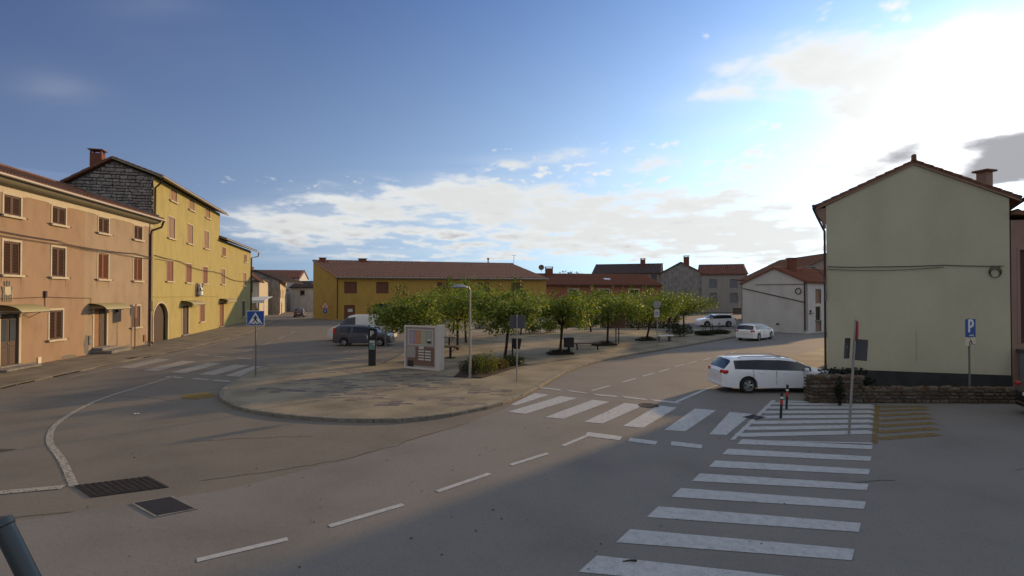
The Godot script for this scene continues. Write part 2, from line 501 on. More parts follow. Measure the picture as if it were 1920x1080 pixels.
func make_sky() -> ImageTexture:
	var W := 4096
	var Hh := 2048
	var fb := FastNoiseLite.new()
	fb.seed = 4
	fb.noise_type = FastNoiseLite.TYPE_SIMPLEX_SMOOTH
	fb.frequency = 1.0
	fb.fractal_octaves = 6
	fb.fractal_gain = 0.55
	var fw := FastNoiseLite.new()
	fw.seed = 11
	fw.noise_type = FastNoiseLite.TYPE_SIMPLEX_SMOOTH
	fw.frequency = 1.0
	fw.fractal_octaves = 4
	# coarse field of the banks, one value a degree
	var fa := PackedFloat32Array()
	var ft := PackedFloat32Array()
	var fp := PackedFloat32Array()
	fa.resize(721 * 92); ft.resize(721 * 92); fp.resize(721 * 92)
	for j in 92:
		for i in 721:
			fa[j * 721 + i] = bank_field(BANKS, i * 0.5 - 180.0, j * 0.5 if j < 70 else 35.0 + (j - 70) * 2.5)
			fp[j * 721 + i] = bank_field(PUFFS, i * 0.5 - 180.0, j * 0.5 if j < 70 else 35.0 + (j - 70) * 2.5)
			ft[j * 721 + i] = bank_field(THICK, i * 0.5 - 180.0, j * 0.5 if j < 70 else 35.0 + (j - 70) * 2.5)
	var data := PackedFloat32Array()
	data.resize(W * Hh * 3)
	var sd := dir_of(SUN_AZ - 2.0, SUN_EL)   # glow painted into the sky a little left of the sun light
	var rows := Hh / 2
	var j := 0
	while j < rows + 8:
		var el0 := 90.0 - (j + 0.5) * 180.0 / Hh
		var i := 0
		var step_j := 1 if el0 < 36.0 else 4
		while i < W:
			var az := (i + 0.5) * 360.0 / W   # column 0 looks down -Z
			if az > 180.0: az -= 360.0
			var fine := absf(az) < 52.0 and el0 < 36.0
			var st := 1 if fine else 4
			var el := maxf(el0, 0.02)
			var d := dir_of(az, el)
			var fx := (az + 180.0) * 2.0
			var fy := el * 2.0 if el < 35.0 else 70.0 + (el - 35.0) / 2.5
			var ix := int(fx)
			var iy := mini(int(fy), 90)
			fx -= ix; fy -= iy
			var k := iy * 721 + ix
			var bias := lerpf(lerpf(fa[k], fa[k + 1], fx), lerpf(fa[k + 721], fa[k + 722], fx), fy)
			var thick := lerpf(lerpf(ft[k], ft[k + 1], fx), lerpf(ft[k + 721], ft[k + 722], fx), fy)
			# unseen cloud added all round and overhead, thickened to brighten the shaded walls
			bias = maxf(bias, 0.52 * maxf(smoothstep(50.0, 75.0, absf(az)), smoothstep(34.0, 48.0, el)))
			# clear air
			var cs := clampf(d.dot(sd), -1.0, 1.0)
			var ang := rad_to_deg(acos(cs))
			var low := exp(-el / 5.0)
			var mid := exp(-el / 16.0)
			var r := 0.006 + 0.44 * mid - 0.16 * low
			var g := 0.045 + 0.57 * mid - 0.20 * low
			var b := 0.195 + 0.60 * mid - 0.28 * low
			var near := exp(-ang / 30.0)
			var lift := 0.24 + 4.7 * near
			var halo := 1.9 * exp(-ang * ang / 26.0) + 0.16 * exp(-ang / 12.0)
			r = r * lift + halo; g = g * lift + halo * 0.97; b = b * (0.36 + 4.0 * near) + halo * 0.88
			# clouds
			var sc := 1.0 / (d.y + 0.10)
			var px := d.x * sc
			var pz := d.z * sc
			var n := fb.get_noise_3d(px * 2.3, pz * 2.3, 0.0) * 0.85
			var n2 := fw.get_noise_3d(px * 0.7 + 30.0, pz * 2.1, 3.0)
			var cov := smoothstep(0.22, 0.82, bias * 0.95 + n * (0.25 + 0.75 * minf(bias * 2.2, 1.0)) + 0.06 * n2)
			var puff := lerpf(lerpf(fp[k], fp[k + 1], fx), lerpf(fp[k + 721], fp[k + 722], fx), fy)
			if puff > 0.02: cov = maxf(cov, smoothstep(0.32, 0.78, puff + fb.get_noise_3d(px * 7.0, pz * 6.0, 9.0) * 0.95))
			var veil := clampf(bias * 0.35 + n2 * 0.16 * smoothstep(0.0, 0.2, bias), 0.0, 0.35)
			cov = maxf(cov, veil)
			if cov > 0.002:
				var soft := smoothstep(0.50, 1.05, bias + n + 0.25 * n2) * 0.6
				var body := smoothstep(0.30, 1.15, thick * 0.8 + n * 1.1)
				var lit := 0.58 + 0.18 * near + 1.7 * exp(-ang * ang / 30.0)
				var dark := 0.24 + 0.07 * near
				var cl := lerpf(lerpf(lit, minf(lit, 0.46 + 0.22 * near), soft), dark, body)
				r = lerpf(r, cl * 0.98, cov); g = lerpf(g, cl * 1.0, cov); b = lerpf(b, cl * lerpf(1.0, 1.08, body), cov)
			for jj in step_j:
				if j + jj >= Hh: break
				var at := ((j + jj) * W + i) * 3
				for ii in mini(st, W - i):
					data[at] = r; data[at + 1] = g; data[at + 2] = b
					at += 3
			i += st
		j += step_j
	for q in range((rows + 4) * W * 3, W * Hh * 3, 3):
		data[q] = 0.12; data[q + 1] = 0.12; data[q + 2] = 0.11
	var im := Image.create_from_data(W, Hh, false, Image.FORMAT_RGBF, data.to_byte_array())
	return ImageTexture.create_from_image(im)


# ---------------------------------------------------------------- ground
const KERB := [[-14.3, -30.9], [-13.9, -27.5], [-13.2, -24.8], [-12.74, -23.18], [-12.27, -21.95], [-11.7, -20.95], [-11.06, -20.13], [-10.2, -19.25], [-9.23, -18.51], [-8.2, -17.97], [-7.15, -17.57], [-5.8, -17.25], [-4.53, -17.13],
	[-3.6, -17.2], [-2.85, -17.49], [-2.1, -17.95], [-1.51, -18.51], [-0.9, -19.1], [-0.35, -19.8], [0.4, -21.3], [1.18, -23.18], [1.95, -25.5], [2.84, -27.87], [4.1, -30.3], [5.67, -32.72], [8.3, -36.0], [11.4, -39.26], [16.8, -45.3], [22.31, -51.51], [25.5, -55.4], [27.2, -58.4]]


func v2(a: Array) -> Array:
	return a.map(func(p): return Vector2(p[0], p[1]))


func ribbon(pts: Array, w: float, y: float) -> ArrayMesh:   # flat painted line along Vector2 points
	var mb := MB.new()
	var l := []
	var r := []
	for i in pts.size():
		var d: Vector2 = (pts[mini(i + 1, pts.size() - 1)] - pts[maxi(i - 1, 0)]).normalized()
		var s := Vector2(-d.y, d.x) * w / 2.0
		l.append(pts[i] + s); r.append(pts[i] - s)
	for i in pts.size() - 1:
		mb.quad(Vector3(l[i].x, y, l[i].y), Vector3(r[i].x, y, r[i].y), Vector3(r[i + 1].x, y, r[i + 1].y), Vector3(l[i + 1].x, y, l[i + 1].y))
	# face up whichever way the points run
	if mb.v.size() >= 3 and (mb.v[2] - mb.v[0]).cross(mb.v[1] - mb.v[0]).y < 0:
		for i in range(0, mb.v.size(), 3):
			var t := mb.v[i + 1]
			mb.v[i + 1] = mb.v[i + 2]; mb.v[i + 2] = t
	return mb.mesh()


func kerb_run(called: String, label: String, pts: Array, h: float, w: float, side: float) -> void:
	# a row of kerb stones, each about a metre long, top standing h above the road, lying inside the line
	var run := setting(called, label)
	var acc := []
	for i in pts.size() - 1:
		var a: Vector2 = pts[i]
		var b: Vector2 = pts[i + 1]
		var n := maxi(1, int(round(a.distance_to(b) / 1.0)))
		for k in n: acc.append(a.lerp(b, float(k) / n))
	acc.append(pts[-1])
	for i in acc.size() - 1:
		var a: Vector2 = acc[i]
		var b: Vector2 = acc[i + 1]
		var d := (b - a).normalized()
		var inw := Vector2(-d.y, d.x) * side
		var c := (a + b) / 2.0 + inw * w / 2.0
		var L := a.distance_to(b) - 0.012
		var key := "kerb%.2f_%.2f" % [snappedf(L, 0.05), h]
		if not cache.has(key):
			var mb := MB.new()
			mb.cbox(Vector3.ZERO, Vector3(snappedf(L, 0.05), h + 0.05, w), 0.02)
			cache[key] = mb.mesh()
		part("kerb_stone", cache[key], M.kerbstone, run, Transform3D(Basis(Vector3.UP, -atan2(d.y, d.x)), Vector3(c.x, h / 2.0 - 0.021 + rng.randf_range(-0.004, 0.004), c.y)))


func build_ground() -> void:
	rng.seed = 5
	var g := MB.new()
	g.quad(Vector3(-900, 0, 300), Vector3(900, 0, 300), Vector3(900, 0, -1400), Vector3(-900, 0, -1400))
	tag(part("ground", g.mesh(), M.earth, self), "dry earth and grass beyond the town", "", "", "structure")
	sheet("road", "old brownish asphalt of the side street and parking area", v2([[-60, 14], [60, 14], [72, -62], [62, -112], [44, -116], [36, -106], [5, -100], [5, -95], [-28, -86.5], [-35.5, -92.5], [-44, -125], [-52, -170], [-80, -170], [-66, -112], [-52, -94], [-42.6, -84], [-37, -66], [-31, -44], [-27, -24], [-40, -10], [-60, 14]]), 0.004, M.asphalt_old)
	sheet("main_street", "greyer asphalt of the through road curving past the square", v2([[-30, 6], [-20, -4.5], [-12, -8.2], [-6.1, -11.3], [-4.1, -13.4], [-1.9, -16.4], [-0.35, -19.0], [0.5, -21.3], [1.28, -23.18], [2.94, -27.8], [5.75, -32.6], [11.5, -39.2], [22.4, -51.4], [27.5, -58.5], [34, -66], [46, -74], [58, -62], [36, -50], [25, -41], [18, -34.5], [13.5, -29.6], [11.2, -26.2], [12.2, -22.2], [24, -20.4], [30, -19], [30, 10], [-10, 12]]), 0.008, M.asphalt_main)
	# the square: raised paving
	var isl := v2(KERB)
	var inner := []
	for i in isl.size():
		var d: Vector2 = (isl[mini(i + 1, isl.size() - 1)] - isl[maxi(i - 1, 0)]).normalized()
		inner.append(isl[i] + Vector2(d.y, -d.x) * 0.16)
	inner.append_array(v2([[25.5, -61], [12, -63.5], [-6.5, -64], [-7.4, -50], [-7.6, -31.2], [-9.5, -30.9]]))
	sheet("square_paving", "pale worn paving of the square and its rounded tip", inner, 0.12, M.paving, 0.13)
	kerb_run("square_kerb", "stone kerb round the paved square", isl, 0.128, 0.17, -1.0)
	# dark stains on the tip of the square
	var stains := setting("dark_pavers", "darker grey pavers scattered through the tip of the square")
	var used := {}
	for s in [[-9.3, -24.6, 1.9, 1.1], [-7.4, -22.6, 2.3, 1.2], [-5.6, -25.6, 2.1, 1.4], [-6.6, -20.9, 1.5, 0.8], [-3.9, -23.4, 1.7, 0.9], [-10.3, -22.3, 1.0, 0.7], [-1.4, -22.1, 1.0, 0.5], [-3.2, -20.5, 0.8, 0.35], [-0.6, -21.3, 0.7, 0.3], [-4.9, -19.6, 0.7, 0.4], [-8.6, -27.6, 1.8, 0.8], [-3.0, -26.2, 2.2, 0.7], [-6.0, -28.1, 1.6, 0.6], [-2.3, -19.5, 0.6, 0.25]]:
		for k in int(s[2] * s[3] * 9.0) + 5:
			var a := rng.randf() * TAU
			var q := sqrt(rng.randf())
			var c := Vector2(s[0] + cos(a) * s[2] * q, s[1] + sin(a) * s[3] * q)
			c = Vector2(snappedf(c.x, 0.46), snappedf(c.y, 0.23))
			if used.has(c): continue
			used[c] = true
			var wide := 0.45 if rng.randf() < 0.7 else 0.91
			if wide > 0.5: used[c + Vector2(0.46, 0)] = true
			part("paver", box_mesh(Vector3(wide, 0.02, 0.222), 0.004), M["paver_%d" % (rng.randi() % 3)], stains, Transform3D(Basis(), Vector3(c.x + wide / 2, 0.1135 + rng.randf_range(0.0, 0.002), c.y)))
	# pavement in front of the houses on the side street
	var lk := v2([[-19.5, -14], [-21.6, -19], [-22.9, -24.2], [-23.3, -27.5], [-23.9, -31.48], [-24.9, -40.02], [-26.3, -47.5], [-28.4, -56.44], [-32.4, -69], [-38.2, -86]])
	var lp := lk.duplicate()
	lp.append_array(v2([[-42.2, -86], [-39, -73], [-33.5, -55], [-31.2, -46.2], [-28.6, -32.9], [-26, -17.2], [-25, -13]]))
	sheet("pavement", "worn pavement along the peach and yellow houses", lp, 0.07, M.sidewalk, 0.075)
	kerb_run("pavement_kerb", "low stone kerb of the house-side pavement", lk, 0.078, 0.13, -1.0)
	# pavement beside the green corner house
	sheet("corner_pavement", "sunlit pavement along the flank of the green house", v2([[11.4, -26.4], [13.7, -29.7], [18.2, -34.4], [25, -41], [32, -46.5], [33.2, -45.2], [20.2, -33], [14.6, -24.7], [13.2, -24.4]]), 0.11, M.paving, 0.115)
	# asphalt repairs
	sheet("asphalt_repair", "dark brown asphalt repair by the street bend", v2([[-15.6, -14.4], [-13.4, -14.2], [-14.2, -13.2], [-17, -12.8]]), 0.0125, M.asphalt_patch)
	sheet("moss_patch", "yellow leaf litter washed up against the rounded kerb", v2([[-13.1, -22.4], [-12.35, -21.9], [-12.2, -21.4], [-12.6, -20.9], [-13.3, -21.1], [-13.7, -21.8]]), 0.0125, M.yellow_moss)
	# cracks in the road
	var cr := setting("road_cracks", "thin tar-dark cracks in the asphalt")
	for c in [[[-7, -11.8], [-5.6, -12.5], [-4.4, -13.2], [-3.2, -14.6], [-2.2, -16.1], [-1.2, -17.4]], [[-11, -9.4], [-9.6, -9.75], [-8.2, -10.3]], [[-18, -22], [-15, -21.4], [-12.9, -20.4]], [[-9.2, -14.9], [-7.7, -15.3], [-5.4, -15.6]], [[6, -12], [7.4, -11.6], [9, -11.9]], [[12, -12.5], [14, -13.1], [15.5, -12.8]]]:
		var pts := []
		for i in c.size() - 1:
			for k in 5:
				var q := Vector2(c[i][0], c[i][1]).lerp(Vector2(c[i + 1][0], c[i + 1][1]), k / 5.0)
				pts.append(q + Vector2(rng.randf_range(-0.06, 0.06), rng.randf_range(-0.06, 0.06)))
		part("crack", ribbon(pts, 0.022, 0.0135), M.asphalt_patch, cr)


func quad_mark(p: Array, y: float) -> ArrayMesh:
	var mb := MB.new()
	var q := p.map(func(a): return Vector3(a[0], y, a[1]))
	if (q[1] - q[0]).cross(q[2] - q[0]).y < 0: q.reverse()
	mb.quad(q[0], q[1], q[2], q[3])
	return mb.mesh()


func build_markings() -> void:
	var y := 0.0165
	var z := setting("crosswalk", "zebra crossing of wide white bars over the through road")
	var near := [[-0.15, -18.68], [1.13, -17.87], [2.36, -17.2], [3.51, -16.65], [4.71, -16.2], [5.91, -15.7]]
	var nr := [[0.47, -18.35], [1.72, -17.64], [2.94, -16.99], [4.12, -16.45], [5.29, -16.01], [6.37, -15.59]]
	var far := [[2.0, -21.55], [3.2, -20.80], [4.35, -20.2], [5.5, -19.75], [6.7, -19.2], [7.75, -18.65]]
	var fr := [[2.63, -21.16], [3.81, -20.43], [5.01, -19.84], [6.11, -19.38], [7.38, -18.93], [8.4, -18.35]]
	for i in 6:
		part("stripe", quad_mark([near[i], nr[i], fr[i], far[i]], y), M.paint_white, z)
	part("stripe", quad_mark([[-0.05, -19.9], [0.15, -19.75], [1.55, -21.85], [0.95, -22.2]], y), M.paint_white, z)
	var dash := setting("crosswalk_edge_dashes", "short white dashes along both sides of the zebra crossing")
	for p in [[[1.15, -23.75], [2.1, -23.1], [2.2, -22.75], [1.3, -23.35]], [[2.4, -22.95], [3.1, -22.35], [3.25, -22.05], [2.5, -22.6]], [[3.4, -22.1], [4.25, -21.65], [4.35, -21.3], [3.5, -21.75]], [[4.5, -21.6], [5.3, -21.05], [5.4, -20.7], [4.6, -21.2]], [[5.45, -20.95], [6.35, -20.45], [6.5, -20.05], [5.6, -20.55]], [[2.3, -15.95], [3.25, -15.45], [3.1, -15.05], [2.15, -15.5]], [[3.45, -15.3], [4.15, -14.95], [4.0, -14.6], [3.3, -14.95]], [[4.55, -14.95], [5.3, -14.6], [5.15, -14.25], [4.4, -14.55]]]:
		part("dash", quad_mark(p, y), M.paint_white, dash)
	# second zebra, over the side road beside the parking bays
	var zr := setting("crosswalk", "long zebra crossing with eight bars in the shade of the green house")
	var a := [[6.35, -14.72], [5.55, -13.78], [4.82, -12.78], [4.08, -11.82], [3.34, -10.9], [2.58, -9.92], [1.8, -8.92], [1.05, -7.98]]
	var b := [[9.75, -14.2], [9.03, -13.2], [8.32, -12.22], [7.62, -11.25], [6.9, -10.27], [6.14, -9.28], [5.38, -8.3], [4.6, -7.3]]
	var w := [0.31, 0.45]
	for i in 8:
		part("stripe", quad_mark([[a[i][0] + w[0], a[i][1] - w[1]], [b[i][0] + w[0] * 0.8, b[i][1] - w[1] * 0.75], [b[i][0] - w[0] * 0.1, b[i][1] + w[1] * 0.05], [a[i][0] - w[0] * 0.15, a[i][1] + w[1] * 0.1]], y), M.paint_white, zr)
	# dashed centre line
	var cl := setting("centre_line", "dashed white centre line of the through road")
	for p in [[[-7.3, -6.7], [-5.9, -7.65]], [[-4.96, -8.28], [-3.84, -9.0]], [[-3.3, -9.49], [-2.17, -10.47]], [[-1.59, -11.15], [-0.52, -12.27]], [[-0.03, -12.88], [0.94, -13.82]], [[1.4, -14.5], [2.2, -15.5]], [[3.48, -22.8], [4.47, -23.99]], [[5.29, -25.0], [6.19, -26.11]], [[6.68, -26.78], [7.58, -27.87]], [[7.94, -28.25], [8.85, -29.46]], [[9.42, -30.32], [10.25, -31.24]], [[10.66, -31.72], [11.57, -32.72]], [[12.13, -33.25], [13.02, -34.36]], [[13.7, -35.1], [14.6, -36.2]], [[15.3, -37.0], [16.3, -38.2]]]:
		part("dash", ribbon(v2(p), 0.14, y), M.paint_white, cl)
	# curved edge line on the junction
	part(numbered("edge_line"), ribbon(smooth_line(v2([[-17.3, -26.96], [-16.9, -24], [-16.54, -21.38], [-15.9, -19.4], [-15.14, -17.72], [-14.5, -16.6], [-13.75, -15.6], [-12.84, -14.6], [-11.9, -13.75], [-11.0, -12.9], [-9.55, -11.45]])), 0.16, y), M.paint_worn, self)
	tag(get_child(get_child_count() - 1), "white edge line bending round the junction mouth", "", "", "structure")
	part(numbered("stop_line"), ribbon(v2([[-14.5, -10.0], [-12.2, -10.65], [-10.81, -11.09], [-9.75, -11.42]]), 0.24, y + 0.003), M.paint_worn, self)
	tag(get_child(get_child_count() - 1), "flaking white stop line ending at the drain grating", "", "", "structure")
	# worn zebra on the side street
	var zl := setting("crosswalk", "worn zebra crossing before the beige and yellow houses")
	var n2 := [[-22.5, -29.9], [-20.35, -28.85], [-18.35, -28.1], [-16.4, -27.35], [-14.75, -26.9]]
	var f2 := [[-23.0, -34.0], [-20.75, -33.0], [-18.6, -32.0], [-16.55, -31.2], [-15.1, -30.6]]
	for i in 5:
		part("stripe", quad_mark([n2[i], [n2[i][0] + 1.0, n2[i][1] + 0.3], [f2[i][0] + 1.05, f2[i][1] + 0.3], f2[i]], y), M.paint_worn, zl)
	for p in [[-22.0, -36.2], [-20.1, -35.2], [-18.0, -34.2], [-17.6, -26.5], [-15.9, -25.9], [-14.6, -25.4]]:
		part("dash", quad_mark([p, [p[0] + 1.1, p[1] + 0.45], [p[0] + 1.05, p[1] + 0.05], [p[0], p[1] - 0.35]], y), M.paint_worn, zl)
	part(numbered("edge_line"), ribbon(smooth_line(v2([[-22.3, -26.2], [-22.7, -30.0], [-23.6, -36.5], [-25.1, -44.5], [-27.0, -52.5]])), 0.12, y), M.paint_worn, self)
	tag(get_child(get_child_count() - 1), "faded edge line along the kerb of the houses", "", "", "structure")
	var sl := setting("centre_line", "faint dashed line down the side street")
	for p in [[[-19.5, -38], [-20.0, -40.3]], [[-20.5, -43], [-21.2, -46]], [[-21.9, -49], [-22.8, -52.5]], [[-23.7, -56], [-24.9, -60]]]:
		part("dash", ribbon(v2(p), 0.13, y), M.paint_worn, sl)
	# white marks of the taxi bay beyond the square
	var tb := setting("bay_marking", "worn white marks of the parking bay behind the tip of the square")
	for p in [[[-13.6, -33.9], [-12.6, -35.3]], [[-12.6, -35.3], [-9.9, -33.6]], [[-10.6, -35.2], [-7.9, -33.9]], [[-11.4, -33.1], [-9.4, -32.6]]]:
		part("dash", ribbon(v2(p), 0.2, y), M.paint_worn, tb)
	for p in [[[-12.3, -37.8], [-12.0, -38.5]], [[-11.2, -40.0], [-10.9, -40.7]], [[-13.0, -31.8], [-12.2, -31.7]]]:
		part("dash", ribbon(v2(p), 0.16, y), M.paint_worn, tb)
	# no-parking hatching beside the bollards
	var np := setting("hatched_area", "white hatched no-parking area round the two bollards")
	part("border", ribbon(v2([[10.35, -20.7], [6.35, -15.1], [10.12, -14.72]]), 0.14, y + 0.004), M.paint_white, np)
	for i in 7:
		var t := 0.10 + i * 0.135
		var p0 := Vector2(10.35, -20.7).lerp(Vector2(6.35, -15.1), t)
		var p1 := Vector2(13.7, -19.85).lerp(Vector2(10.12, -14.72), maxf(t - 0.15, 0.02))
		part("hatch", ribbon([p0, p1], 0.40, y), M.paint_white, np)
	part("hatch", ribbon(v2([[10.5, -20.55], [12.2, -20.35]]), 0.3, y), M.paint_white, np)
	var yb := setting("yellow_box", "faded yellow hatched box in front of the stone wall")
	for i in 7:
		var t := 0.04 + i * 0.145
		var p0 := Vector2(13.85, -19.75).lerp(Vector2(10.3, -14.75), t)
		var p1 := Vector2(15.5, -19.6).lerp(Vector2(12.15, -14.85), maxf(t - 0.09, 0.0))
		part("hatch", ribbon([p0, p1], 0.3, y), M.paint_yellow, yb)
	part("border", ribbon(v2([[13.8, -19.8], [10.2, -14.75]]), 0.14, y + 0.004), M.paint_yellow, yb)
	part(numbered("edge_line"), ribbon(v2([[6.35, -20.35], [8.7, -23.3], [11.3, -26.1]]), 0.14, y), M.paint_white, self)
	tag(get_child(get_child_count() - 1), "white edge line running from the zebra under the estate car", "", "", "structure")


func smooth_line(p: Array) -> Array:
	var c := Curve2D.new()
	for i in p.size():
		var t: Vector2 = (p[mini(i + 1, p.size() - 1)] - p[maxi(i - 1, 0)]) / 6.0
		c.add_point(p[i], -t, t)
	c.bake_interval = 0.35
	return Array(c.get_baked_points())


# ---------------------------------------------------------------- building kit
func face(o: Vector2, to: Vector2, y := 0.0) -> Transform3D:   # facade frame: x along the wall to the right as seen from outside, z out of it
	var u := Vector3(to.x - o.x, 0, to.y - o.y).normalized()
	return Transform3D(Basis(u, Vector3.UP, u.cross(Vector3.UP)), Vector3(o.x, y, o.y))


func wall_with_holes(mb: MB, f: Transform3D, x0: float, x1: float, y0: float, y1: float, holes: Array, reveal := 0.22) -> void:
	var xs := [x0, x1]
	var ys := [y0, y1]
	var hs := []
	for h in holes:
		var r := Rect2(h[0], h[1], h[2], h[3])
		if r.position.x + r.size.x <= x0 or r.position.x >= x1: continue
		hs.append(r)
		for x in [r.position.x, r.end.x]: xs.append(clampf(x, x0, x1))
		for y in [r.position.y, r.end.y]: ys.append(clampf(y, y0, y1))
	xs.sort(); ys.sort()
	for i in xs.size() - 1:
		if xs[i + 1] - xs[i] < 1e-4: continue
		for j in ys.size() - 1:
			if ys[j + 1] - ys[j] < 1e-4: continue
			var c := Vector2((xs[i] + xs[i + 1]) / 2.0, (ys[j] + ys[j + 1]) / 2.0)
			var open := false
			for r in hs:
				if r.has_point(c): open = true
			if not open:
				mb.quad(f * Vector3(xs[i], ys[j], 0), f * Vector3(xs[i + 1], ys[j], 0), f * Vector3(xs[i + 1], ys[j + 1], 0), f * Vector3(xs[i], ys[j + 1], 0))
	for r in hs:
		var a: Vector2 = r.position
		var b: Vector2 = r.end
		var q := [[a.x, a.y], [b.x, a.y], [b.x, b.y], [a.x, b.y]]
		for k in 4:
			var p: Array = q[k]
			var s: Array = q[(k + 1) % 4]
			mb.quad(f * Vector3(p[0], p[1], 0), f * Vector3(p[0], p[1], -reveal), f * Vector3(s[0], s[1], -reveal), f * Vector3(s[0], s[1], 0))


func shutter_mesh(w: float, h: float, louvred: bool) -> ArrayMesh:
	var key := "shut%.2f_%.2f_%s" % [w, h, louvred]
	if cache.has(key): return cache[key]
	var mb := MB.new()
	var s := minf(0.085, w * 0.16)
	for x in [-w / 2 + s / 2, w / 2 - s / 2]: mb.cbox(Vector3(x, h / 2, 0), Vector3(s, h, 0.045), 0.006)
	for y in [s / 2, h - s / 2] + ([h * 0.5] if h > 1.5 and not louvred else []): mb.box(Vector3(0, y, 0), Vector3(w - 2 * s, s, 0.04))
	if louvred:
		var n := int((h - 2 * s) / 0.085)
		for i in n:
			var y := s + (i + 0.5) * (h - 2 * s) / n
			mb.box(Vector3(0, y, 0), Vector3(w - 2 * s, 0.075, 0.012), Basis(Vector3.RIGHT, 0.65))
	else:
		var n := maxi(2, int(round((w - 2 * s) / 0.12)))
		for i in n:
			var bw := (w - 2 * s) / n
			mb.box(Vector3(-w / 2 + s + (i + 0.5) * bw, h / 2, -0.004), Vector3(bw - 0.012, h - 2 * s, 0.022))
		mb.box(Vector3(0, h / 2, -0.014), Vector3(w - 2 * s, h - 2 * s, 0.006))
	cache[key] = mb.mesh()
	return cache[key]


func frame_mesh(w: float, h: float, t: float, proud: float, sill: bool) -> ArrayMesh:
	var key := "frame%.2f_%.2f_%.2f_%.2f_%s" % [w, h, t, proud, sill]
	if cache.has(key): return cache[key]
	var mb := MB.new()
	var d := proud + 0.08
	var z := proud - d / 2
	mb.cbox(Vector3(-w / 2 - t / 2, h / 2, z), Vector3(t, h, d), 0.01)
	mb.cbox(Vector3(w / 2 + t / 2, h / 2, z), Vector3(t, h, d), 0.01)
	mb.cbox(Vector3(0, h + t / 2, z), Vector3(w + 2 * t, t, d + 0.006), 0.01)
	if not sill: mb.cbox(Vector3(0, -t / 2, z), Vector3(w + 2 * t, t, d + 0.006), 0.01)
	cache[key] = mb.mesh()
	return cache[key]


func box_mesh(s: Vector3, k := 0.012) -> ArrayMesh:
	var key := "box%s_%.3f" % [s, k]
	if not cache.has(key):
		var mb := MB.new()
		mb.cbox(Vector3.ZERO, s, k)
		cache[key] = mb.mesh()
	return cache[key]


func hook_mesh() -> ArrayMesh:
	if not cache.has("hook"):
		var mb := MB.new()
		mb.tube([Vector3(0, 0, 0), Vector3(0.05, 0, 0.06), Vector3(0.12, 0.05, 0.08), Vector3(0.22, 0.03, 0.08), Vector3(0.27, -0.03, 0.08)], 0.02, 5)
		cache.hook = mb.mesh()
	return cache.hook


# a window behind two closed shutters; x is the middle, y the bottom of the opening
func shuttered(parent: Node, f: Transform3D, x: float, y: float, w: float, h: float, o := {}) -> Node3D:
	var n := holder("window", parent, f * Transform3D(Basis(), Vector3(x, y, 0)))
	part("frame", frame_mesh(w, h, o.get("t", 0.13), o.get("proud", 0.03), true), o.get("frame", M.stucco_cream), n)
	part("sill", box_mesh(Vector3(w + 0.42, 0.13, 0.28)), o.get("sill", M.stucco_cream), n, Transform3D(Basis(), Vector3(0, -0.066, 0.02)))
	var leaf := shutter_mesh(w / 2 - 0.008, h - 0.02, o.get("louvred", true))
	for s in [-1, 1]:
		part("shutter", leaf, o.get("mat", M.shutter_brown), n, Transform3D(Basis(Vector3.UP, o.get("ajar", 0.0) * s), Vector3(s * w / 4, 0.01, -0.05)))
	if o.get("hooks", true):
		part("shutter_hook", hook_mesh(), M.iron, n, Transform3D(Basis(), Vector3(w / 2 + 0.17, -0.06, 0.02)))
		part("shutter_hook", hook_mesh(), M.iron, n, Transform3D(Basis(Vector3.UP, PI), Vector3(-w / 2 - 0.17, -0.06, 0.12)))
	part("pane", box_mesh(Vector3(w - 0.005, h - 0.005, 0.015), 0.002), M.glass_dark, n, Transform3D(Basis(), Vector3(0, h / 2, -0.15)))
	if o.get("drips", false):
		for s in [-1, 1]:
			var db := MB.new()
			var len := rng.randf_range(0.25, 0.7)
			var x0: float = s * (w / 2 + 0.1)
			db.quad(Vector3(x0 - 0.035, -0.13 - len, 0.004), Vector3(x0 - 0.01, -0.13 - len, 0.004), Vector3(x0 + 0.03, -0.132, 0.004), Vector3(x0 - 0.04, -0.132, 0.004))
			part("drip_stain", db.mesh(), M.drip, n)
	return n


# a glazed window with a real frame and panes
func glazed(parent: Node, f: Transform3D, x: float, y: float, w: float, h: float, o := {}) -> Node3D:
	var n := holder("window", parent, f * Transform3D(Basis(), Vector3(x, y, 0)))
	if o.get("surround", true): part("frame", frame_mesh(w, h, o.get("t", 0.12), o.get("proud", 0.025), true), o.get("frame", M.stucco_cream), n)
	part("sill", box_mesh(Vector3(w + 0.3, 0.1, 0.24)), o.get("sill", M.concrete), n, Transform3D(Basis(), Vector3(0, -0.051, 0.02)))
	var mb := MB.new()
	for q in [[-w / 2 + 0.04, h / 2, 0.08, h], [w / 2 - 0.04, h / 2, 0.08, h], [0, h / 2, 0.07, h]]: mb.box(Vector3(q[0], q[1], -0.12), Vector3(q[2], q[3], 0.06))
	for yy in [0.04, h - 0.04]: mb.box(Vector3(0, yy, -0.12), Vector3(w - 0.16, 0.08, 0.058))
	part("sash", mb.mesh(), o.get("sash", M.wood_dark), n)
	for s in [-1, 1]:
		part("pane", box_mesh(Vector3(w / 2 - 0.12, h - 0.17, 0.012), 0.002), M.glass_dark, n, Transform3D(Basis(), Vector3(s * (w / 4 - 0.005), h / 2, -0.125)))
	return n


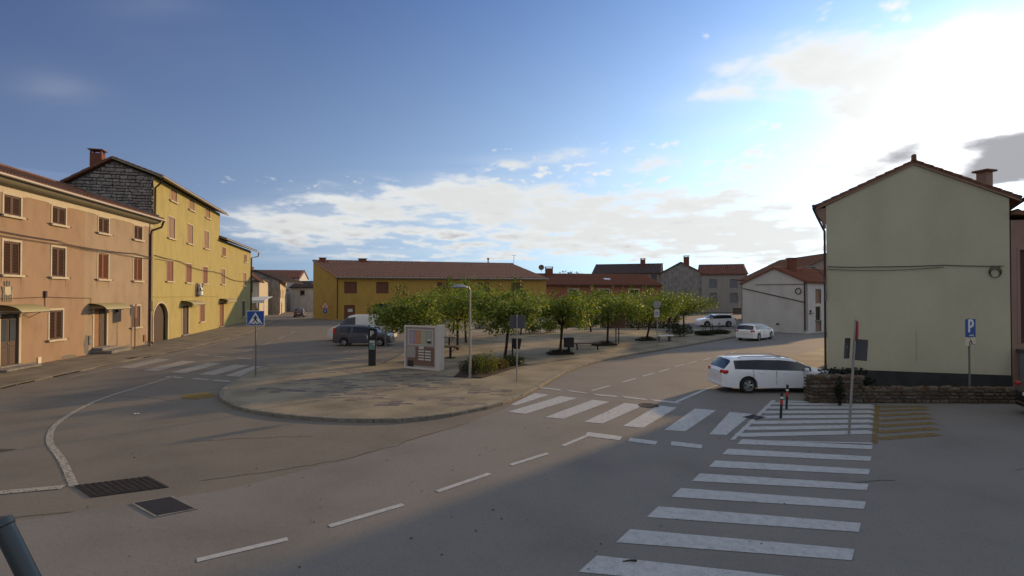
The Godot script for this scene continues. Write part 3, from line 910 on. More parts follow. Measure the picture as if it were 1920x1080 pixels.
# roller shutter or plain closed panel in an opening
func rolled(parent: Node, f: Transform3D, x: float, y: float, w: float, h: float, m: Material, o := {}) -> Node3D:
	var n := holder(o.get("called", "window"), parent, f * Transform3D(Basis(), Vector3(x, y, 0)))
	if o.get("surround", true): part("frame", frame_mesh(w, h, o.get("t", 0.11), 0.02, o.get("sill", true)), o.get("frame", M.stucco_cream), n)
	var key := "roll%.2f_%.2f" % [w, h]
	if not cache.has(key):
		var mb := MB.new()
		var k := int(h / 0.12)
		for i in k: mb.cbox(Vector3(0, (i + 0.5) * h / k, 0), Vector3(w - 0.01, h / k - 0.008, 0.03), 0.008)
		mb.box(Vector3(0, h / 2, -0.01), Vector3(w - 0.01, h - 0.01, 0.008))
		cache[key] = mb.mesh()
	part(o.get("leaf", "roller_shutter"), cache[key], m, n, Transform3D(Basis(), Vector3(0, 0, -0.1)))
	return n


func door(parent: Node, f: Transform3D, x: float, y: float, w: float, h: float, m: Material, o := {}) -> Node3D:
	var n := holder("door", parent, f * Transform3D(Basis(), Vector3(x, y, 0)))
	part("frame", frame_mesh(w, h, o.get("t", 0.17), 0.035, true), o.get("frame", M.stucco_cream), n)
	part("threshold", box_mesh(Vector3(w + 0.34, 0.14, 0.3)), M.concrete, n, Transform3D(Basis(), Vector3(0, -0.071, 0.0)))
	var lw := w / 2
	for s in [-1, 1]:
		var mb := MB.new()
		mb.cbox(Vector3(0, h / 2, 0), Vector3(lw - 0.012, h - 0.01, 0.05), 0.006)
		for q in [[0.18, 0.36], [0.5, 0.3], [0.82, 0.24]]:
			mb.cbox(Vector3(0, h * q[0], 0.026), Vector3(lw - 0.2, h * q[1] - 0.08, 0.03), 0.014)
		var mm: Material = m
		if o.has("second") and s > 0: mm = o.second
		var lf := part("leaf", mb.mesh(), mm, n, Transform3D(Basis(), Vector3(s * lw / 2, 0, -0.12)))
		if s < 0: lf.name = "leaf"
	var hb := MB.new()
	hb.tube([Vector3(0, 0, 0), Vector3(0, 0, 0.06), Vector3(0.1, 0, 0.06)], 0.014, 6)
	part("handle", hb.mesh(), M.steel, n, Transform3D(Basis(), Vector3(-0.07, h * 0.42, -0.09)))
	if o.has("glass"):
		for s in [-1, 1]: part("pane", box_mesh(Vector3(lw - 0.22, h * 0.42, 0.02), 0.003), M.glass_blue, n, Transform3D(Basis(), Vector3(s * lw / 2, h * 0.68, -0.072)))
	return n


func canopy(parent: Node, f: Transform3D, x: float, y: float, w: float, reach := 1.1) -> void:
	var n := holder("door_canopy", parent, f * Transform3D(Basis(), Vector3(x, y, 0)))
	var mb := MB.new()
	var k := 7
	for i in k:
		var a0 := float(i) / k
		var a1 := float(i + 1) / k
		var p := func(a: float, s: float, up: float): return Vector3(s * w / 2, 0.42 * cos(a * PI / 2) + up, reach * sin(a * PI / 2))
		mb.quad(p.call(a0, -1, 0.012), p.call(a1, -1, 0.012), p.call(a1, 1, 0.012), p.call(a0, 1, 0.012))
		mb.quad(p.call(a1, -1, 0.0), p.call(a0, -1, 0.0), p.call(a0, 1, 0.0), p.call(a1, 1, 0.0))
	part("sheet", mb.mesh(30), M.canopy_sheet, n)
	for s in [-1, 1]:
		var t := MB.new()
		var pts := []
		for i in k + 1: pts.append(Vector3(s * (w / 2 - 0.03), 0.40 * cos(i * PI / 2 / k) - 0.02, reach * sin(i * PI / 2 / k)))
		t.tube(pts, 0.022, 6)
		t.tube([Vector3(s * (w / 2 - 0.03), 0.0, 0.0), Vector3(s * (w / 2 - 0.03), 0.0, reach)], 0.018, 6)
		t.tube([Vector3(s * (w / 2 - 0.03), -0.35, 0.0), Vector3(s * (w / 2 - 0.03), 0.0, reach * 0.6)], 0.016, 6)
		part("bracket", t.mesh(), M.iron, n)
	var r := MB.new()
	r.tube([Vector3(-w / 2, 0.0, reach), Vector3(w / 2, 0.0, reach)], 0.022, 6)
	part("front_rail", r.mesh(), M.iron, n)


# tiled roof slope; e0-e1 the eave, r0-r1 the ridge (e0 below r0)
func slope(parent: Node, e0: Vector3, e1: Vector3, r0: Vector3, r1: Vector3, m: Material, pitch := 0.24, course := 0.4, under: Material = null, pan: Material = null) -> void:
	var slab := MB.new()
	var nrm := (e1 - e0).cross(r0 - e0).normalized()
	if nrm.y < 0: nrm = -nrm
	var dn := -nrm * 0.12
	var up := nrm * 0.005
	if (e1 - e0).cross(r0 - e0).y > 0:
		slab.hexa([e0 + dn, e1 + dn, r1 + dn, r0 + dn, e0 + up, e1 + up, r1 + up, r0 + up])
	else:
		slab.hexa([e1 + dn, e0 + dn, r0 + dn, r1 + dn, e1 + up, e0 + up, r0 + up, r1 + up])
	var rf := part("roof", slab.mesh(), under if under else m, parent)
	var mb := MB.new()
	var pans := MB.new()
	var n := maxi(2, int(round(e0.distance_to(e1) / pitch)))
	var c := maxi(2, int(round(e0.distance_to(r0) / course)))
	var flip := (e1 - e0).cross(r0 - e0).y < 0
	for i in n:
		var jit := rng.randf_range(-0.006, 0.006)
		for j in c:
			var b0 := float(j) / c
			var b1 := float(j + 1) / c
			var lift0 := 0.034 + rng.randf_range(-0.008, 0.008)
			var prev := []
			for k in 7:
				var a: float = (i + [0.0, 0.07, 0.2, 0.3, 0.4, 0.53, 1.0][k]) / n
				var hh: float = [0.0, 0.55, 0.92, 1.0, 0.92, 0.55, 0.0][k] * minf(0.20, pitch * 0.32) + jit
				var p0 := e0.lerp(e1, a).lerp(r0.lerp(r1, a), b0) + nrm * (hh + lift0)
				var p1 := e0.lerp(e1, a).lerp(r0.lerp(r1, a), b1) + nrm * (hh + 0.006)
				if prev:
					var tgt := pans if k == 6 and pan else mb
					if flip: tgt.quad(p0, prev[0], prev[1], p1)
					else: tgt.quad(prev[0], p0, p1, prev[1])
					if j == 0:
						mb.quad(prev[2], e0.lerp(e1, a), p0, prev[0])
				prev = [p0, p1, e0.lerp(e1, a)]
	var tl := part("roof_tiles", mb.mesh(), m, rf)
	tl.set_meta("kind", "stuff")
	if pan: part("pan_tiles", pans.mesh(), pan, rf).set_meta("kind", "stuff")


func ridge(parent: Node, a: Vector3, b: Vector3, m: Material) -> void:
	var n := int(a.distance_to(b) / 0.42)
	var mb := MB.new()
	for i in n:
		var p := a.lerp(b, float(i) / n)
		var q := a.lerp(b, (i + 1.06) / n)
		mb.tube([p + Vector3(0, 0.03, 0), q + Vector3(0, 0.045, 0)], 0.11, 8)
	part("ridge_tiles", mb.mesh(40), m, parent)


func gutter_run(parent: Node, pts: Array, m: Material = null) -> void:
	var mb := MB.new()
	mb.tube(pts, 0.085, 8)
	part("gutter", mb.mesh(50), m if m else M.gutter, parent)


func pipe(parent: Node, pts: Array, r := 0.06, m: Material = null) -> void:
	var mb := MB.new()
	mb.tube(pts, r, 8)
	part("downpipe", mb.mesh(50), m if m else M.pipe_dark, parent)


func cable_line(parent: Node, pts: Array, r := 0.022, sag := 0.0) -> void:
	var mb := MB.new()
	var l := []
	for i in pts.size() - 1:
		for k in 6:
			var t := k / 6.0
			l.append(pts[i].lerp(pts[i + 1], t) + Vector3(0, -sag * 4.0 * t * (1.0 - t), 0))
	l.append(pts[-1])
	mb.tube(l, r, 5)
	part("cable", mb.mesh(60), M.cable, parent)


func chimney(parent: Node, at: Vector3, s: Vector3, m: Material, turn := 0.0, pots := true) -> void:
	var n := holder("chimney", parent, Transform3D(Basis(Vector3.UP, turn), at))
	part("stack", box_mesh(Vector3(s.x, s.y, s.z), 0.015), m, n, Transform3D(Basis(), Vector3(0, s.y / 2 - 0.25, 0)))
	if pots:
		for q in [[-1, -1], [1, -1], [-1, 1], [1, 1]]:
			part("post", box_mesh(Vector3(0.12, 0.22, 0.12), 0.008), m, n, Transform3D(Basis(), Vector3(q[0] * (s.x / 2 - 0.07), s.y - 0.14, q[1] * (s.z / 2 - 0.07))))
	part("cap", box_mesh(Vector3(s.x + 0.24, 0.09, s.z + 0.24), 0.02), M.rooftile_old, n, Transform3D(Basis(), Vector3(0, s.y - 0.25 + (0.265 if pots else 0.03), 0)))


func gable_end(mb: MB, a: Vector3, b: Vector3, top_a: float, top_b: float, apex: Vector3) -> void:   # wall from a to b (right as seen from outside)
	mb.quad(a, b, Vector3(b.x, top_b, b.z), Vector3(a.x, top_a, a.z))
	mb.tri(Vector3(a.x, top_a, a.z), Vector3(b.x, top_b, b.z), apex)


func g3(p: Vector2, y: float) -> Vector3:
	return Vector3(p.x, y, p.y)


# rubble facing: every stone its own piece; inside(x0, x1, y0, y1) says whether it fits
func rubble(parent: Node, f: Transform3D, x0: float, x1: float, y0: float, y1: float, rows: Array, lens: Array, depth: float, mats: Array, inside: Callable, most := 300) -> int:
	var y := y0
	var made := 0
	while y < y1 and made < most:
		var h := rng.randf_range(rows[0], rows[1])
		var x := x0 - rng.randf_range(0.0, lens[0])
		while x < x1 and made < most:
			var w := rng.randf_range(lens[0], lens[1])
			var hh := h * rng.randf_range(0.8, 1.0)
			if not inside.call(x, x + w, y, y + hh):
				w = lens[0] * 0.7
				if not inside.call(x, x + w, y, y + hh): hh *= 0.6
			if inside.call(x, x + w, y, y + hh):
				var v := rng.randi() % 6
				var key := "rubble%d" % v
				if not cache.has(key):
					var mb := MB.new()
					mb.cbox(Vector3.ZERO, Vector3.ONE, 0.13)
					for i in mb.v.size():
						var p := mb.v[i]
						var q := Vector3(sin(p.x * 7.0 + v * 2.1 + p.y * 3.0), sin(p.y * 6.0 + v + p.x * 4.0), sin(p.z * 5.0 + v * 3.3 + p.x * 5.0)) * 0.07
						mb.v[i] = p + q
					cache[key] = mb.mesh()
				var b := Basis(Vector3.BACK, rng.randf_range(-0.05, 0.05)).scaled(Vector3(w - 0.045, hh - 0.045, depth * rng.randf_range(0.8, 1.3)))
				part("stone", cache[key], mats[rng.randi() % mats.size()], parent, f * Transform3D(b, Vector3(x + w / 2, y + hh / 2, 0.0)))
				made += 1
			x += w
		y += h
	return made


# ---------------------------------------------------------------- houses along the side street
const U1 := Vector2(-0.166, -0.986)
const U2 := Vector2(-0.2735, -0.962)


func build_left_street() -> void:
	rng.seed = 11
	# --- peach and beige house
	var A := Vector2(-27.81, -28.44)
	var f := face(A, A + U1)
	var back := Vector2(U1.y, -U1.x)          # away from the street
	var h1 := thing("peach_house", "long three-storey peach and beige stucco house with brown louvred shutters", "house", g3(A + U1 * 5.0, 0))
	h1.position = Vector3.ZERO
	var s0 := -9.0
	var s1 := 16.05
	var split := 7.1
	var cols := [-7.6, -3.4, 0.72, 4.5, 9.15, 13.75]
	var holes := []
	for c in cols:
		holes.append([c - 0.6, 8.6, 1.2, 1.1])
		holes.append([c - 0.6, 5.3, 1.2, 1.84])
	holes.append([-0.02, 0.27, 1.3, 2.85])
	holes.append([3.75, 1.4, 1.18, 1.8])
	holes.append([8.15, 0.5, 1.45, 2.7])
	holes.append([12.95, 1.6, 1.2, 1.66])
	var wb := MB.new()
	wall_with_holes(wb, f, s0, split, 0, 10.15, holes)
	var p0 := A + U1 * s0
	var p1 := A + U1 * s1
	var q0 := p0 + back * 9.4
	var q1 := p1 + back * 9.4
	gable_end(wb, g3(q0, 0), g3(p0, 0), 10.15, 10.15, g3(p0 + back * 4.8, 12.3))
	wb.quad(g3(A + U1 * split + back * 9.4, 0), g3(q0, 0), g3(q0, 10.15), g3(A + U1 * split + back * 9.4, 10.15))
	tag(part("wall", wb.mesh(), M.stucco_peach, h1), "peach stucco wall")
	wb = MB.new()
	wall_with_holes(wb, f, split, s1, 0, 10.15, holes)
	gable_end(wb, g3(p1, 0), g3(q1, 0), 10.15, 10.15, g3(p1 + back * 4.8, 12.3))
	wb.quad(g3(q1, 0), g3(A + U1 * split + back * 9.4, 0), g3(A + U1 * split + back * 9.4, 10.15), g3(q1, 10.15))
	tag(part("wall", wb.mesh(), M.stucco_beige, h1), "paler beige stucco wall")
	for i in cols.size():
		var m: Material = M.shutter_brown if i < 4 else M.shutter_red
		shuttered(h1, f, cols[i], 8.6, 1.2, 1.1, {"mat": M.shutter_brown})
		shuttered(h1, f, cols[i], 5.3, 1.2, 1.84, {"mat": m, "drips": true})
	shuttered(h1, f, 4.34, 1.4, 1.18, 1.8, {"mat": M.shutter_brown})
	shuttered(h1, f, 13.55, 1.6, 1.2, 1.66, {"mat": M.shutter_brown, "louvred": false})
	door(h1, f, 0.63, 0.27, 1.3, 2.85, M.wood_dark, {"glass": 1})
	door(h1, f, 8.875, 0.5, 1.45, 2.7, M.wood_orange, {"second": M.wood_dark})
	canopy(h1, f, 0.95, 3.2, 2.3)
	canopy(h1, f, 9.1, 3.15, 3.1)
	# cream band under the eave, broken by the top windows
	var bb := MB.new()
	bb.box(f * Vector3((s0 + s1) / 2, 9.98, 0.012), Vector3(s1 - s0 - 0.02, 0.32, 0.03), f.basis)
	for c in cols: bb.box(f * Vector3(c, 9.79, 0.010), Vector3(1.9, 0.07, 0.024), f.basis)
	part("frieze", bb.mesh(), M.stucco_cream, h1)
	# coved soffit
	var cv := MB.new()
	for k in 6:
		var a0 := PI / 2 * k / 6.0
		var a1 := PI / 2 * (k + 1) / 6.0
		var y0 := 10.14 + 0.42 * (1.0 - cos(a0))
		var y1 := 10.14 + 0.42 * (1.0 - cos(a1))
		var z0 := 0.68 * sin(a0)
		var z1 := 0.68 * sin(a1)
		cv.quad(f * Vector3(s1 + 0.1, y0, z0), f * Vector3(s1 + 0.1, y1, z1), f * Vector3(s0, y1, z1), f * Vector3(s0, y0, z0))
	part("soffit", cv.mesh(40), M.soffit, h1)
	slope(h1, f * Vector3(s0, 10.62, 0.78), f * Vector3(s1 + 0.25, 10.62, 0.78), f * Vector3(s0, 12.62, -4.8), f * Vector3(s1 + 0.25, 12.62, -4.8), M.rooftile_old, 0.24, 0.4)
	slope(h1, f * Vector3(s1, 10.62, -10.3), f * Vector3(s0, 10.62, -10.3), f * Vector3(s1, 12.62, -4.8), f * Vector3(s0, 12.62, -4.8), M.rooftile_old, 0.5, 0.8)
	ridge(h1, f * Vector3(s0, 12.68, -4.8), f * Vector3(s1, 12.68, -4.8), M.rooftile_old)
	gutter_run(h1, [f * Vector3(s0, 10.56, 0.84), f * Vector3(s1 + 0.3, 10.5, 0.84)])
	pipe(h1, [f * Vector3(s1 + 0.05, 10.45, 0.84), f * Vector3(s1 - 0.05, 9.9, 0.7), f * Vector3(s1 - 0.45, 9.55, 0.14), f * Vector3(s1 - 0.5, 9.2, 0.1), f * Vector3(s1 - 0.5, 0.25, 0.1), f * Vector3(s1 - 0.42, 0.12, 0.3)], 0.085)
	# cables on brackets
	cable_line(h1, [f * Vector3(s0, 7.75, 0.1), f * Vector3(-0.4, 7.62, 0.12), f * Vector3(4.4, 7.55, 0.12), f * Vector3(5.4, 7.4, 0.12), f * Vector3(10.1, 7.35, 0.14), f * Vector3(13.1, 7.45, 0.12), f * Vector3(s1 - 0.3, 7.3, 0.12)], 0.028, 0.03)
	cable_line(h1, [f * Vector3(s0, 7.62, 0.1), f * Vector3(5.4, 7.32, 0.12), f * Vector3(10.1, 7.25, 0.14), f * Vector3(s1 - 0.3, 7.2, 0.12)], 0.02, 0.06)
	cable_line(h1, [f * Vector3(-1.5, 3.95, 0.05), f * Vector3(3.3, 4.05, 0.05), f * Vector3(7.7, 3.95, 0.05), f * Vector3(7.75, 3.4, 0.05)], 0.016, 0.02)
	part("meter_box", box_mesh(Vector3(0.16, 0.42, 0.12)), M.cable, h1, f * Transform3D(Basis(), Vector3(3.3, 4.2, 0.06)))
	cable_line(h1, [f * Vector3(3.3, 4.0, 0.03), f * Vector3(3.32, 3.4, 0.03)], 0.018)
	for q in [[7.72, 1.05, 0.35, 0.62, M.concrete], [14.8, 0.6, 0.33, 0.55, M.shutter_red], [2.88, 0.26, 0.28, 0.38, M.sign_cream]]:
		part("meter_box", box_mesh(Vector3(q[2], q[3], 0.06)), q[4], h1, f * Transform3D(Basis(), Vector3(q[0], q[1], 0.031)))
	for q in [[8.3, 3.05, 2.1, 0.16], [5.0, 3.6, 1.6, 0.12]]: pass
	# carved relief above the first door
	var rl := holder("relief", h1, f * Transform3D(Basis(), Vector3(0.4, 4.0, 0)))
	var rb := MB.new()
	rb.prism([Vector2(-0.2, 0.25), Vector2(0, 0.12), Vector2(0.2, 0.25), Vector2(0.22, 0.62), Vector2(-0.22, 0.62)], Transform3D(), 0.06)
	part("shield", rb.mesh(), M.stucco_cream, rl)
	for k in 3: part("crest", box_mesh(Vector3(0.07, 0.34 if k == 1 else 0.28, 0.08), 0.03), M.stucco_cream, rl, Transform3D(Basis(Vector3.BACK, (1 - k) * 0.25), Vector3((k - 1) * 0.17, 0.8, 0.03)))
	for k in 5: part("supporter", box_mesh(Vector3(0.055, 0.42, 0.08), 0.02), M.stucco_cream, rl, Transform3D(Basis(), Vector3((k - 2) * 0.15, 0.02, 0.03)))
	for k in [-1, 1]: part("supporter", box_mesh(Vector3(0.06, 0.5, 0.08), 0.025), M.stucco_cream, rl, Transform3D(Basis(Vector3.BACK, k * -0.3), Vector3(k * 0.3, 0.4, 0.03)))
	# bare plaster where the paint has come off along the foot of the wall
	for q in [[7.35, 0.75, 0.55, 1.3], [5.6, 0.16, 1.4, 0.2], [2.4, 0.14, 1.2, 0.16], [11.9, 0.16, 1.6, 0.2], [15.2, 0.2, 0.6, 0.3]]:
		var pm := MB.new()
		var po := []
		for k in 14:
			var a := TAU * k / 14.0
			var e := rng.randf_range(0.7, 1.1)
			po.append(Vector2(cos(a) * q[2] * e * 0.6, maxf(sin(a) * q[3] * e * 0.6, 0.1 - q[1])))
		pm.prism(po, f * Transform3D(Basis(), Vector3(q[0], q[1], 0.001)), 0.004)
		part("bare_plaster", pm.mesh(), M.plaster_bare, h1)
	# wall lamps by the second door
	part("wall_lamp", box_mesh(Vector3(0.14, 0.26, 0.16), 0.04), M.iron, h1, f * Transform3D(Basis(), Vector3(10.75, 3.0, 0.09)))
	# door steps
	var st := thing("door_step", "two low stone steps before the orange-brown door", "steps", f * Vector3(8.9, 0.07, 0), 0.0)
	st.basis = f.basis
	part("step", box_mesh(Vector3(2.5, 0.2, 1.3), 0.03), M.concrete, st, Transform3D(Basis(), Vector3(0.15, 0.1, 0.68)))
	part("step", box_mesh(Vector3(1.9, 0.2, 0.62), 0.03), M.concrete, st, Transform3D(Basis(), Vector3(0, 0.295, 0.34)))
	st = thing("door_step", "flat worn stone slab before the dark glazed door", "steps", f * Vector3(0.4, 0.07, 0), 0.0)
	st.basis = f.basis
	part("step", box_mesh(Vector3(2.6, 0.12, 0.9), 0.03), M.concrete, st, Transform3D(Basis(), Vector3(0, 0.06, 0.48)))

	# --- tall yellow house with the rubble gable
	var B := Vector2(-30.49, -44.32)
	var g := face(B, B + U2)
	var bk := Vector2(U2.y, -U2.x)
	var h2 := thing("tall_yellow_house", "tall four-storey yellow stucco house with a bare rubble-stone gable", "house")
	var L := 21.4
	var top := 14.25
	var c2 := [4.1, 9.5, 15.3]
	holes = []
	for c in c2:
		holes.append([c - 0.85, 5.42, 1.7, 1.88])
		holes.append([c - 0.85 + 0.35, 9.42, 1.7, 1.95])
		holes.append([c - 0.85 + 0.8, 12.95, 1.7, 1.12])
	holes.append([0.15, 0.0, 3.5, 3.45])
	holes.append([7.6, 0.2, 1.9, 2.85])
	holes.append([13.4, 1.2, 1.7, 1.95])
	wb = MB.new()
	wall_with_holes(wb, g, 0, L, 0, top, holes, 0.22)
	var bq := B + bk * 6.1
	var e1 := B + U2 * L
	var eq := e1 + bk * 6.1
	gable_end(wb, g3(e1, 0), g3(eq, 0), top, 13.3, g3(e1 + bk * 2.95, 15.4))
	wb.quad(g3(eq, 0), g3(bq, 0), g3(bq, 13.3), g3(eq, 13.3))
	# spandrels that round the archway
	for k in 8:
		var a0 := PI * k / 8.0
		var a1 := PI * (k + 1) / 8.0
		var px0 := 1.9 - 1.75 * cos(a0)
		var px1 := 1.9 - 1.75 * cos(a1)
		var py0 := 2.15 + 1.3 * sin(a0)
		var py1 := 2.15 + 1.3 * sin(a1)
		wb.quad(g * Vector3(px0, py0, 0), g * Vector3(px1, py1, 0), g * Vector3(px1, 3.46, 0), g * Vector3(px0, 3.46, 0))
		wb.quad(g * Vector3(px0, py0, -0.22), g * Vector3(px1, py1, -0.22), g * Vector3(px1, py1, 0), g * Vector3(px0, py0, 0))
	part("wall", wb.mesh(), M.stucco_yellow, h2)
	var ar := MB.new()
	var pts := [Vector2(0.15, 0.0)]
	for k in 17: pts.append(Vector2(1.9 - 1.8 * cos(PI * k / 16.0), 2.15 + 1.36 * sin(PI * k / 16.0)))
	pts.append(Vector2(3.65, 0.0))
	for i in pts.size() - 1:
		var d: Vector2 = (pts[i + 1] - pts[i])
		ar.box(g * Vector3((pts[i].x + pts[i + 1].x) / 2, (pts[i].y + pts[i + 1].y) / 2, 0.0), Vector3(d.length() + 0.03, 0.16, 0.09), g.basis * Basis(Vector3.BACK, atan2(d.y, d.x)))
	part("arch_surround", ar.mesh(), M.stucco_cream, h2)
	var gate := holder("archway", h2, g * Transform3D(Basis(), Vector3(1.9, 0, 0)))
	for s in [-1, 1]:
		var gm := MB.new()
		for i in 8: gm.cbox(Vector3(s * (0.11 + i * 0.22), 1.72, -0.3), Vector3(0.21, 3.44, 0.05), 0.01)
		part("gate_leaf", gm.mesh(), M.wood_dark, gate)
	for c in c2:
		shuttered(h2, g, c, 5.42, 1.7, 1.88, {"mat": M.shutter_red, "louvred": false, "t": 0.1})
		shuttered(h2, g, c + 0.35, 9.42, 1.7, 1.95, {"mat": M.shutter_pale, "louvred": false, "t": 0.1})
		shuttered(h2, g, c + 0.8, 12.95, 1.7, 1.12, {"mat": M.shutter_pale, "louvred": false, "t": 0.1})
	shuttered(h2, g, 14.25, 1.2, 1.7, 1.95, {"mat": M.shutter_red, "louvred": false, "t": 0.08})
	door(h2, g, 8.55, 0.2, 1.9, 2.85, M.wood_dark, {"t": 0.2})
	canopy(h2, g, 9.3, 3.15, 4.2)
	# string course
	part("string_course", box_mesh(Vector3(L - 0.3, 0.07, 0.05)), M.stucco_yellow, h2, g * Transform3D(Basis(), Vector3(L / 2, 4.0, 0.026)))
	# statue in its niche
	var ni := MB.new()
	var np := []
	for k in 13: np.append(Vector2(12.3 - 0.75 * cos(PI * k / 12.0), 5.0 + 0.45 * sin(PI * k / 12.0)))
	for i in np.size() - 1:
		ni.quad(g * Vector3(np[i].x, np[i].y, 0.02), g * Vector3(np[i + 1].x, np[i + 1].y, 0.02), g * Vector3(np[i + 1].x, 4.05, 0.02), g * Vector3(np[i].x, 4.05, 0.02))
	part("niche", ni.mesh(), M.shutter_brown, h2)
	var sg := thing("statue", "small white and dark saint statue in the niche of the tall yellow house", "statue", g * Vector3(12.5, 4.05, 0.24))
	sg.basis = g.basis
	part("bracket", box_mesh(Vector3(1.2, 0.1, 0.46), 0.03), M.concrete, sg, Transform3D(Basis(), Vector3(0, 0.05, 0)))
	var sb := MB.new()
	sb.lathe([Vector2(0.30, 0.1), Vector2(0.28, 0.3), Vector2(0.22, 0.6), Vector2(0.24, 0.8), Vector2(0.16, 0.95), Vector2(0.07, 1.0), Vector2(0.06, 1.03), Vector2(0.11, 1.1), Vector2(0.12, 1.18), Vector2(0.08, 1.27), Vector2(0.0, 1.3)], Transform3D(), 14)
	part("robe", sb.mesh(50), M.sign_white, sg)
	sb = MB.new()
	sb.tube([Vector3(-0.16, 0.85, 0.1), Vector3(-0.32, 0.62, 0.16), Vector3(-0.2, 0.55, 0.25)], 0.06, 6)
	sb.tube([Vector3(0.16, 0.85, 0.1), Vector3(0.34, 0.95, 0.14), Vector3(0.4, 1.15, 0.12)], 0.055, 6)
	part("arms", sb.mesh(50), M.car_navy, sg)
	# eaves, roof and pipes
	slope(h2, g * Vector3(-0.35, 14.25, 0.75), g * Vector3(L + 0.4, 14.25, 0.75), g * Vector3(-0.35, 15.62, -2.95), g * Vector3(L + 0.4, 15.62, -2.95), M.rooftile_old, 0.3, 0.45, M.soffit)
	slope(h2, g * Vector3(L + 0.4, 13.35, -6.5), g * Vector3(-0.35, 13.35, -6.5), g * Vector3(L + 0.4, 15.62, -2.95), g * Vector3(-0.35, 15.62, -2.95), M.rooftile_old, 0.5, 0.8)
	gutter_run(h2, [g * Vector3(-0.4, 14.2, 0.82), g * Vector3(L + 0.5, 14.16, 0.82)])
	pipe(h2, [g * Vector3(-0.2, 14.1, 0.8), g * Vector3(0.1, 13.7, 0.5), g * Vector3(0.16, 13.3, 0.1), g * Vector3(0.16, 10.7, 0.1)], 0.075)
	cable_line(h2, [g * Vector3(0.2, 7.55, 0.1), g * Vector3(6.4, 7.4, 0.1), g * Vector3(12.0, 6.9, 0.12), g * Vector3(18.5, 6.9, 0.12), g * Vector3(L, 6.85, 0.12)], 0.03, 0.05)
	cable_line(h2, [g * Vector3(0.3, 7.25, 0.06), g * Vector3(2.9, 7.25, 0.06), g * Vector3(2.95, 6.9, 0.06)], 0.018)
	# rubble gable facing the square
	var gf := face(bq, B)
	var gw := holder("stone_gable", h2)
	var gb := MB.new()
	gable_end(gb, g3(bq, 0), g3(B, 0), 13.3, top, g3(B + bk * 2.95, 15.4))
	part("mortar_bed", gb.mesh(), M.mortar, gw)
	var roofline := func(x: float) -> float: return lerpf(13.25, 15.35, x / 3.15) if x < 3.15 else lerpf(15.35, 14.2, (x - 3.15) / 2.95)
	rubble(gw, gf, 0.0, 6.1, 10.75, 15.4, [0.20, 0.38], [0.28, 0.80], 0.14, [M.stone_0, M.stone_1, M.stone_2, M.stone_3], func(x0, x1, y0, y1): return x0 > -0.08 and x1 < 6.14 and y1 < 0.04 + minf(roofline.call(clampf(x0, 0, 6.1)), roofline.call(clampf(x1, 0, 6.1))), 300)
	part("flashing", box_mesh(Vector3(6.2, 0.5, 0.03), 0.004), M.stucco_grey, h2, gf * Transform3D(Basis(Vector3.BACK, -0.35), Vector3(3.6, 11.75, 0.12)))
	chimney(h2, (gf * Vector3(1.75, 14.55, -0.75)), Vector3(0.85, 1.75, 0.7), M.brick, 0.28)

	# --- lower yellow house
	var C := B + U2 * L
	var k2 := face(C, C + U2)
	var h3 := thing("low_yellow_house", "three-storey yellow house, lower, joined to the tall yellow one", "house")
	var L3 := 18.7
	holes = []
	for c in [2.0, 14.6]:
		holes.append([c - 0.85, 9.1, 1.7, 1.1])
		holes.append([c - 1.2, 5.5, 1.7, 1.92])
	holes.append([0.05, 0.2, 2.0, 2.95])
	holes.append([12.6, 0.9, 1.9, 2.3])
	wb = MB.new()
	wall_with_holes(wb, k2, 0, L3, 0, 11.1, holes)
	var c1 := C + U2 * L3
	gable_end(wb, g3(c1, 0), g3(c1 + bk * 7.0, 0), 11.1, 11.1, g3(c1 + bk * 3.5, 12.5))
	wb.quad(g3(c1 + bk * 7.0, 0), g3(C + bk * 7.0, 0), g3(C + bk * 7.0, 11.1), g3(c1 + bk * 7.0, 11.1))
	gable_end(wb, g3(C + bk * 7.0, 0), g3(C, 0), 11.1, 11.1, g3(C + bk * 3.5, 12.5))
	part("wall", wb.mesh(), M.stucco_yellow, h3)
	for c in [2.0, 14.6]:
		shuttered(h3, k2, c, 9.1, 1.7, 1.1, {"mat": M.shutter_red, "louvred": false, "t": 0.08})
		shuttered(h3, k2, c - 0.35, 5.5, 1.7, 1.92, {"mat": M.shutter_pale, "louvred": false, "t": 0.1})
	door(h3, k2, 1.05, 0.2, 2.0, 2.95, M.shutter_red)
	shuttered(h3, k2, 13.55, 0.9, 1.9, 2.3, {"mat": M.shutter_brown, "louvred": false})
	canopy(h3, k2, 2.2, 3.25, 4.4)
	slope(h3, k2 * Vector3(-0.4, 11.1, 0.8), k2 * Vector3(L3 + 0.9, 11.1, 0.8), k2 * Vector3(-0.4, 12.7, -3.5), k2 * Vector3(L3 + 0.9, 12.7, -3.5), M.rooftile_old, 0.35, 0.5, M.soffit)
	slope(h3, k2 * Vector3(L3 + 0.9, 11.1, -7.6), k2 * Vector3(-0.4, 11.1, -7.6), k2 * Vector3(L3 + 0.9, 12.7, -3.5), k2 * Vector3(-0.4, 12.7, -3.5), M.rooftile_old, 0.6, 0.9)
	gutter_run(h3, [k2 * Vector3(-0.6, 11.05, 0.9), k2 * Vector3(L3 + 1.6, 11.0, 0.9)])
	pipe(h3, [k2 * Vector3(L3 + 1.5, 10.9, 0.9), k2 * Vector3(L3 + 0.9, 10.3, 0.9), k2 * Vector3(L3 - 0.2, 10.0, 0.15), k2 * Vector3(L3 - 0.2, 0.2, 0.12)], 0.1)
	cable_line(h3, [k2 * Vector3(0, 6.85, 0.1), k2 * Vector3(4.5, 6.3, 0.1), k2 * Vector3(9, 6.1, 0.1), k2 * Vector3(L3, 6.2, 0.1)], 0.035, 0.05)
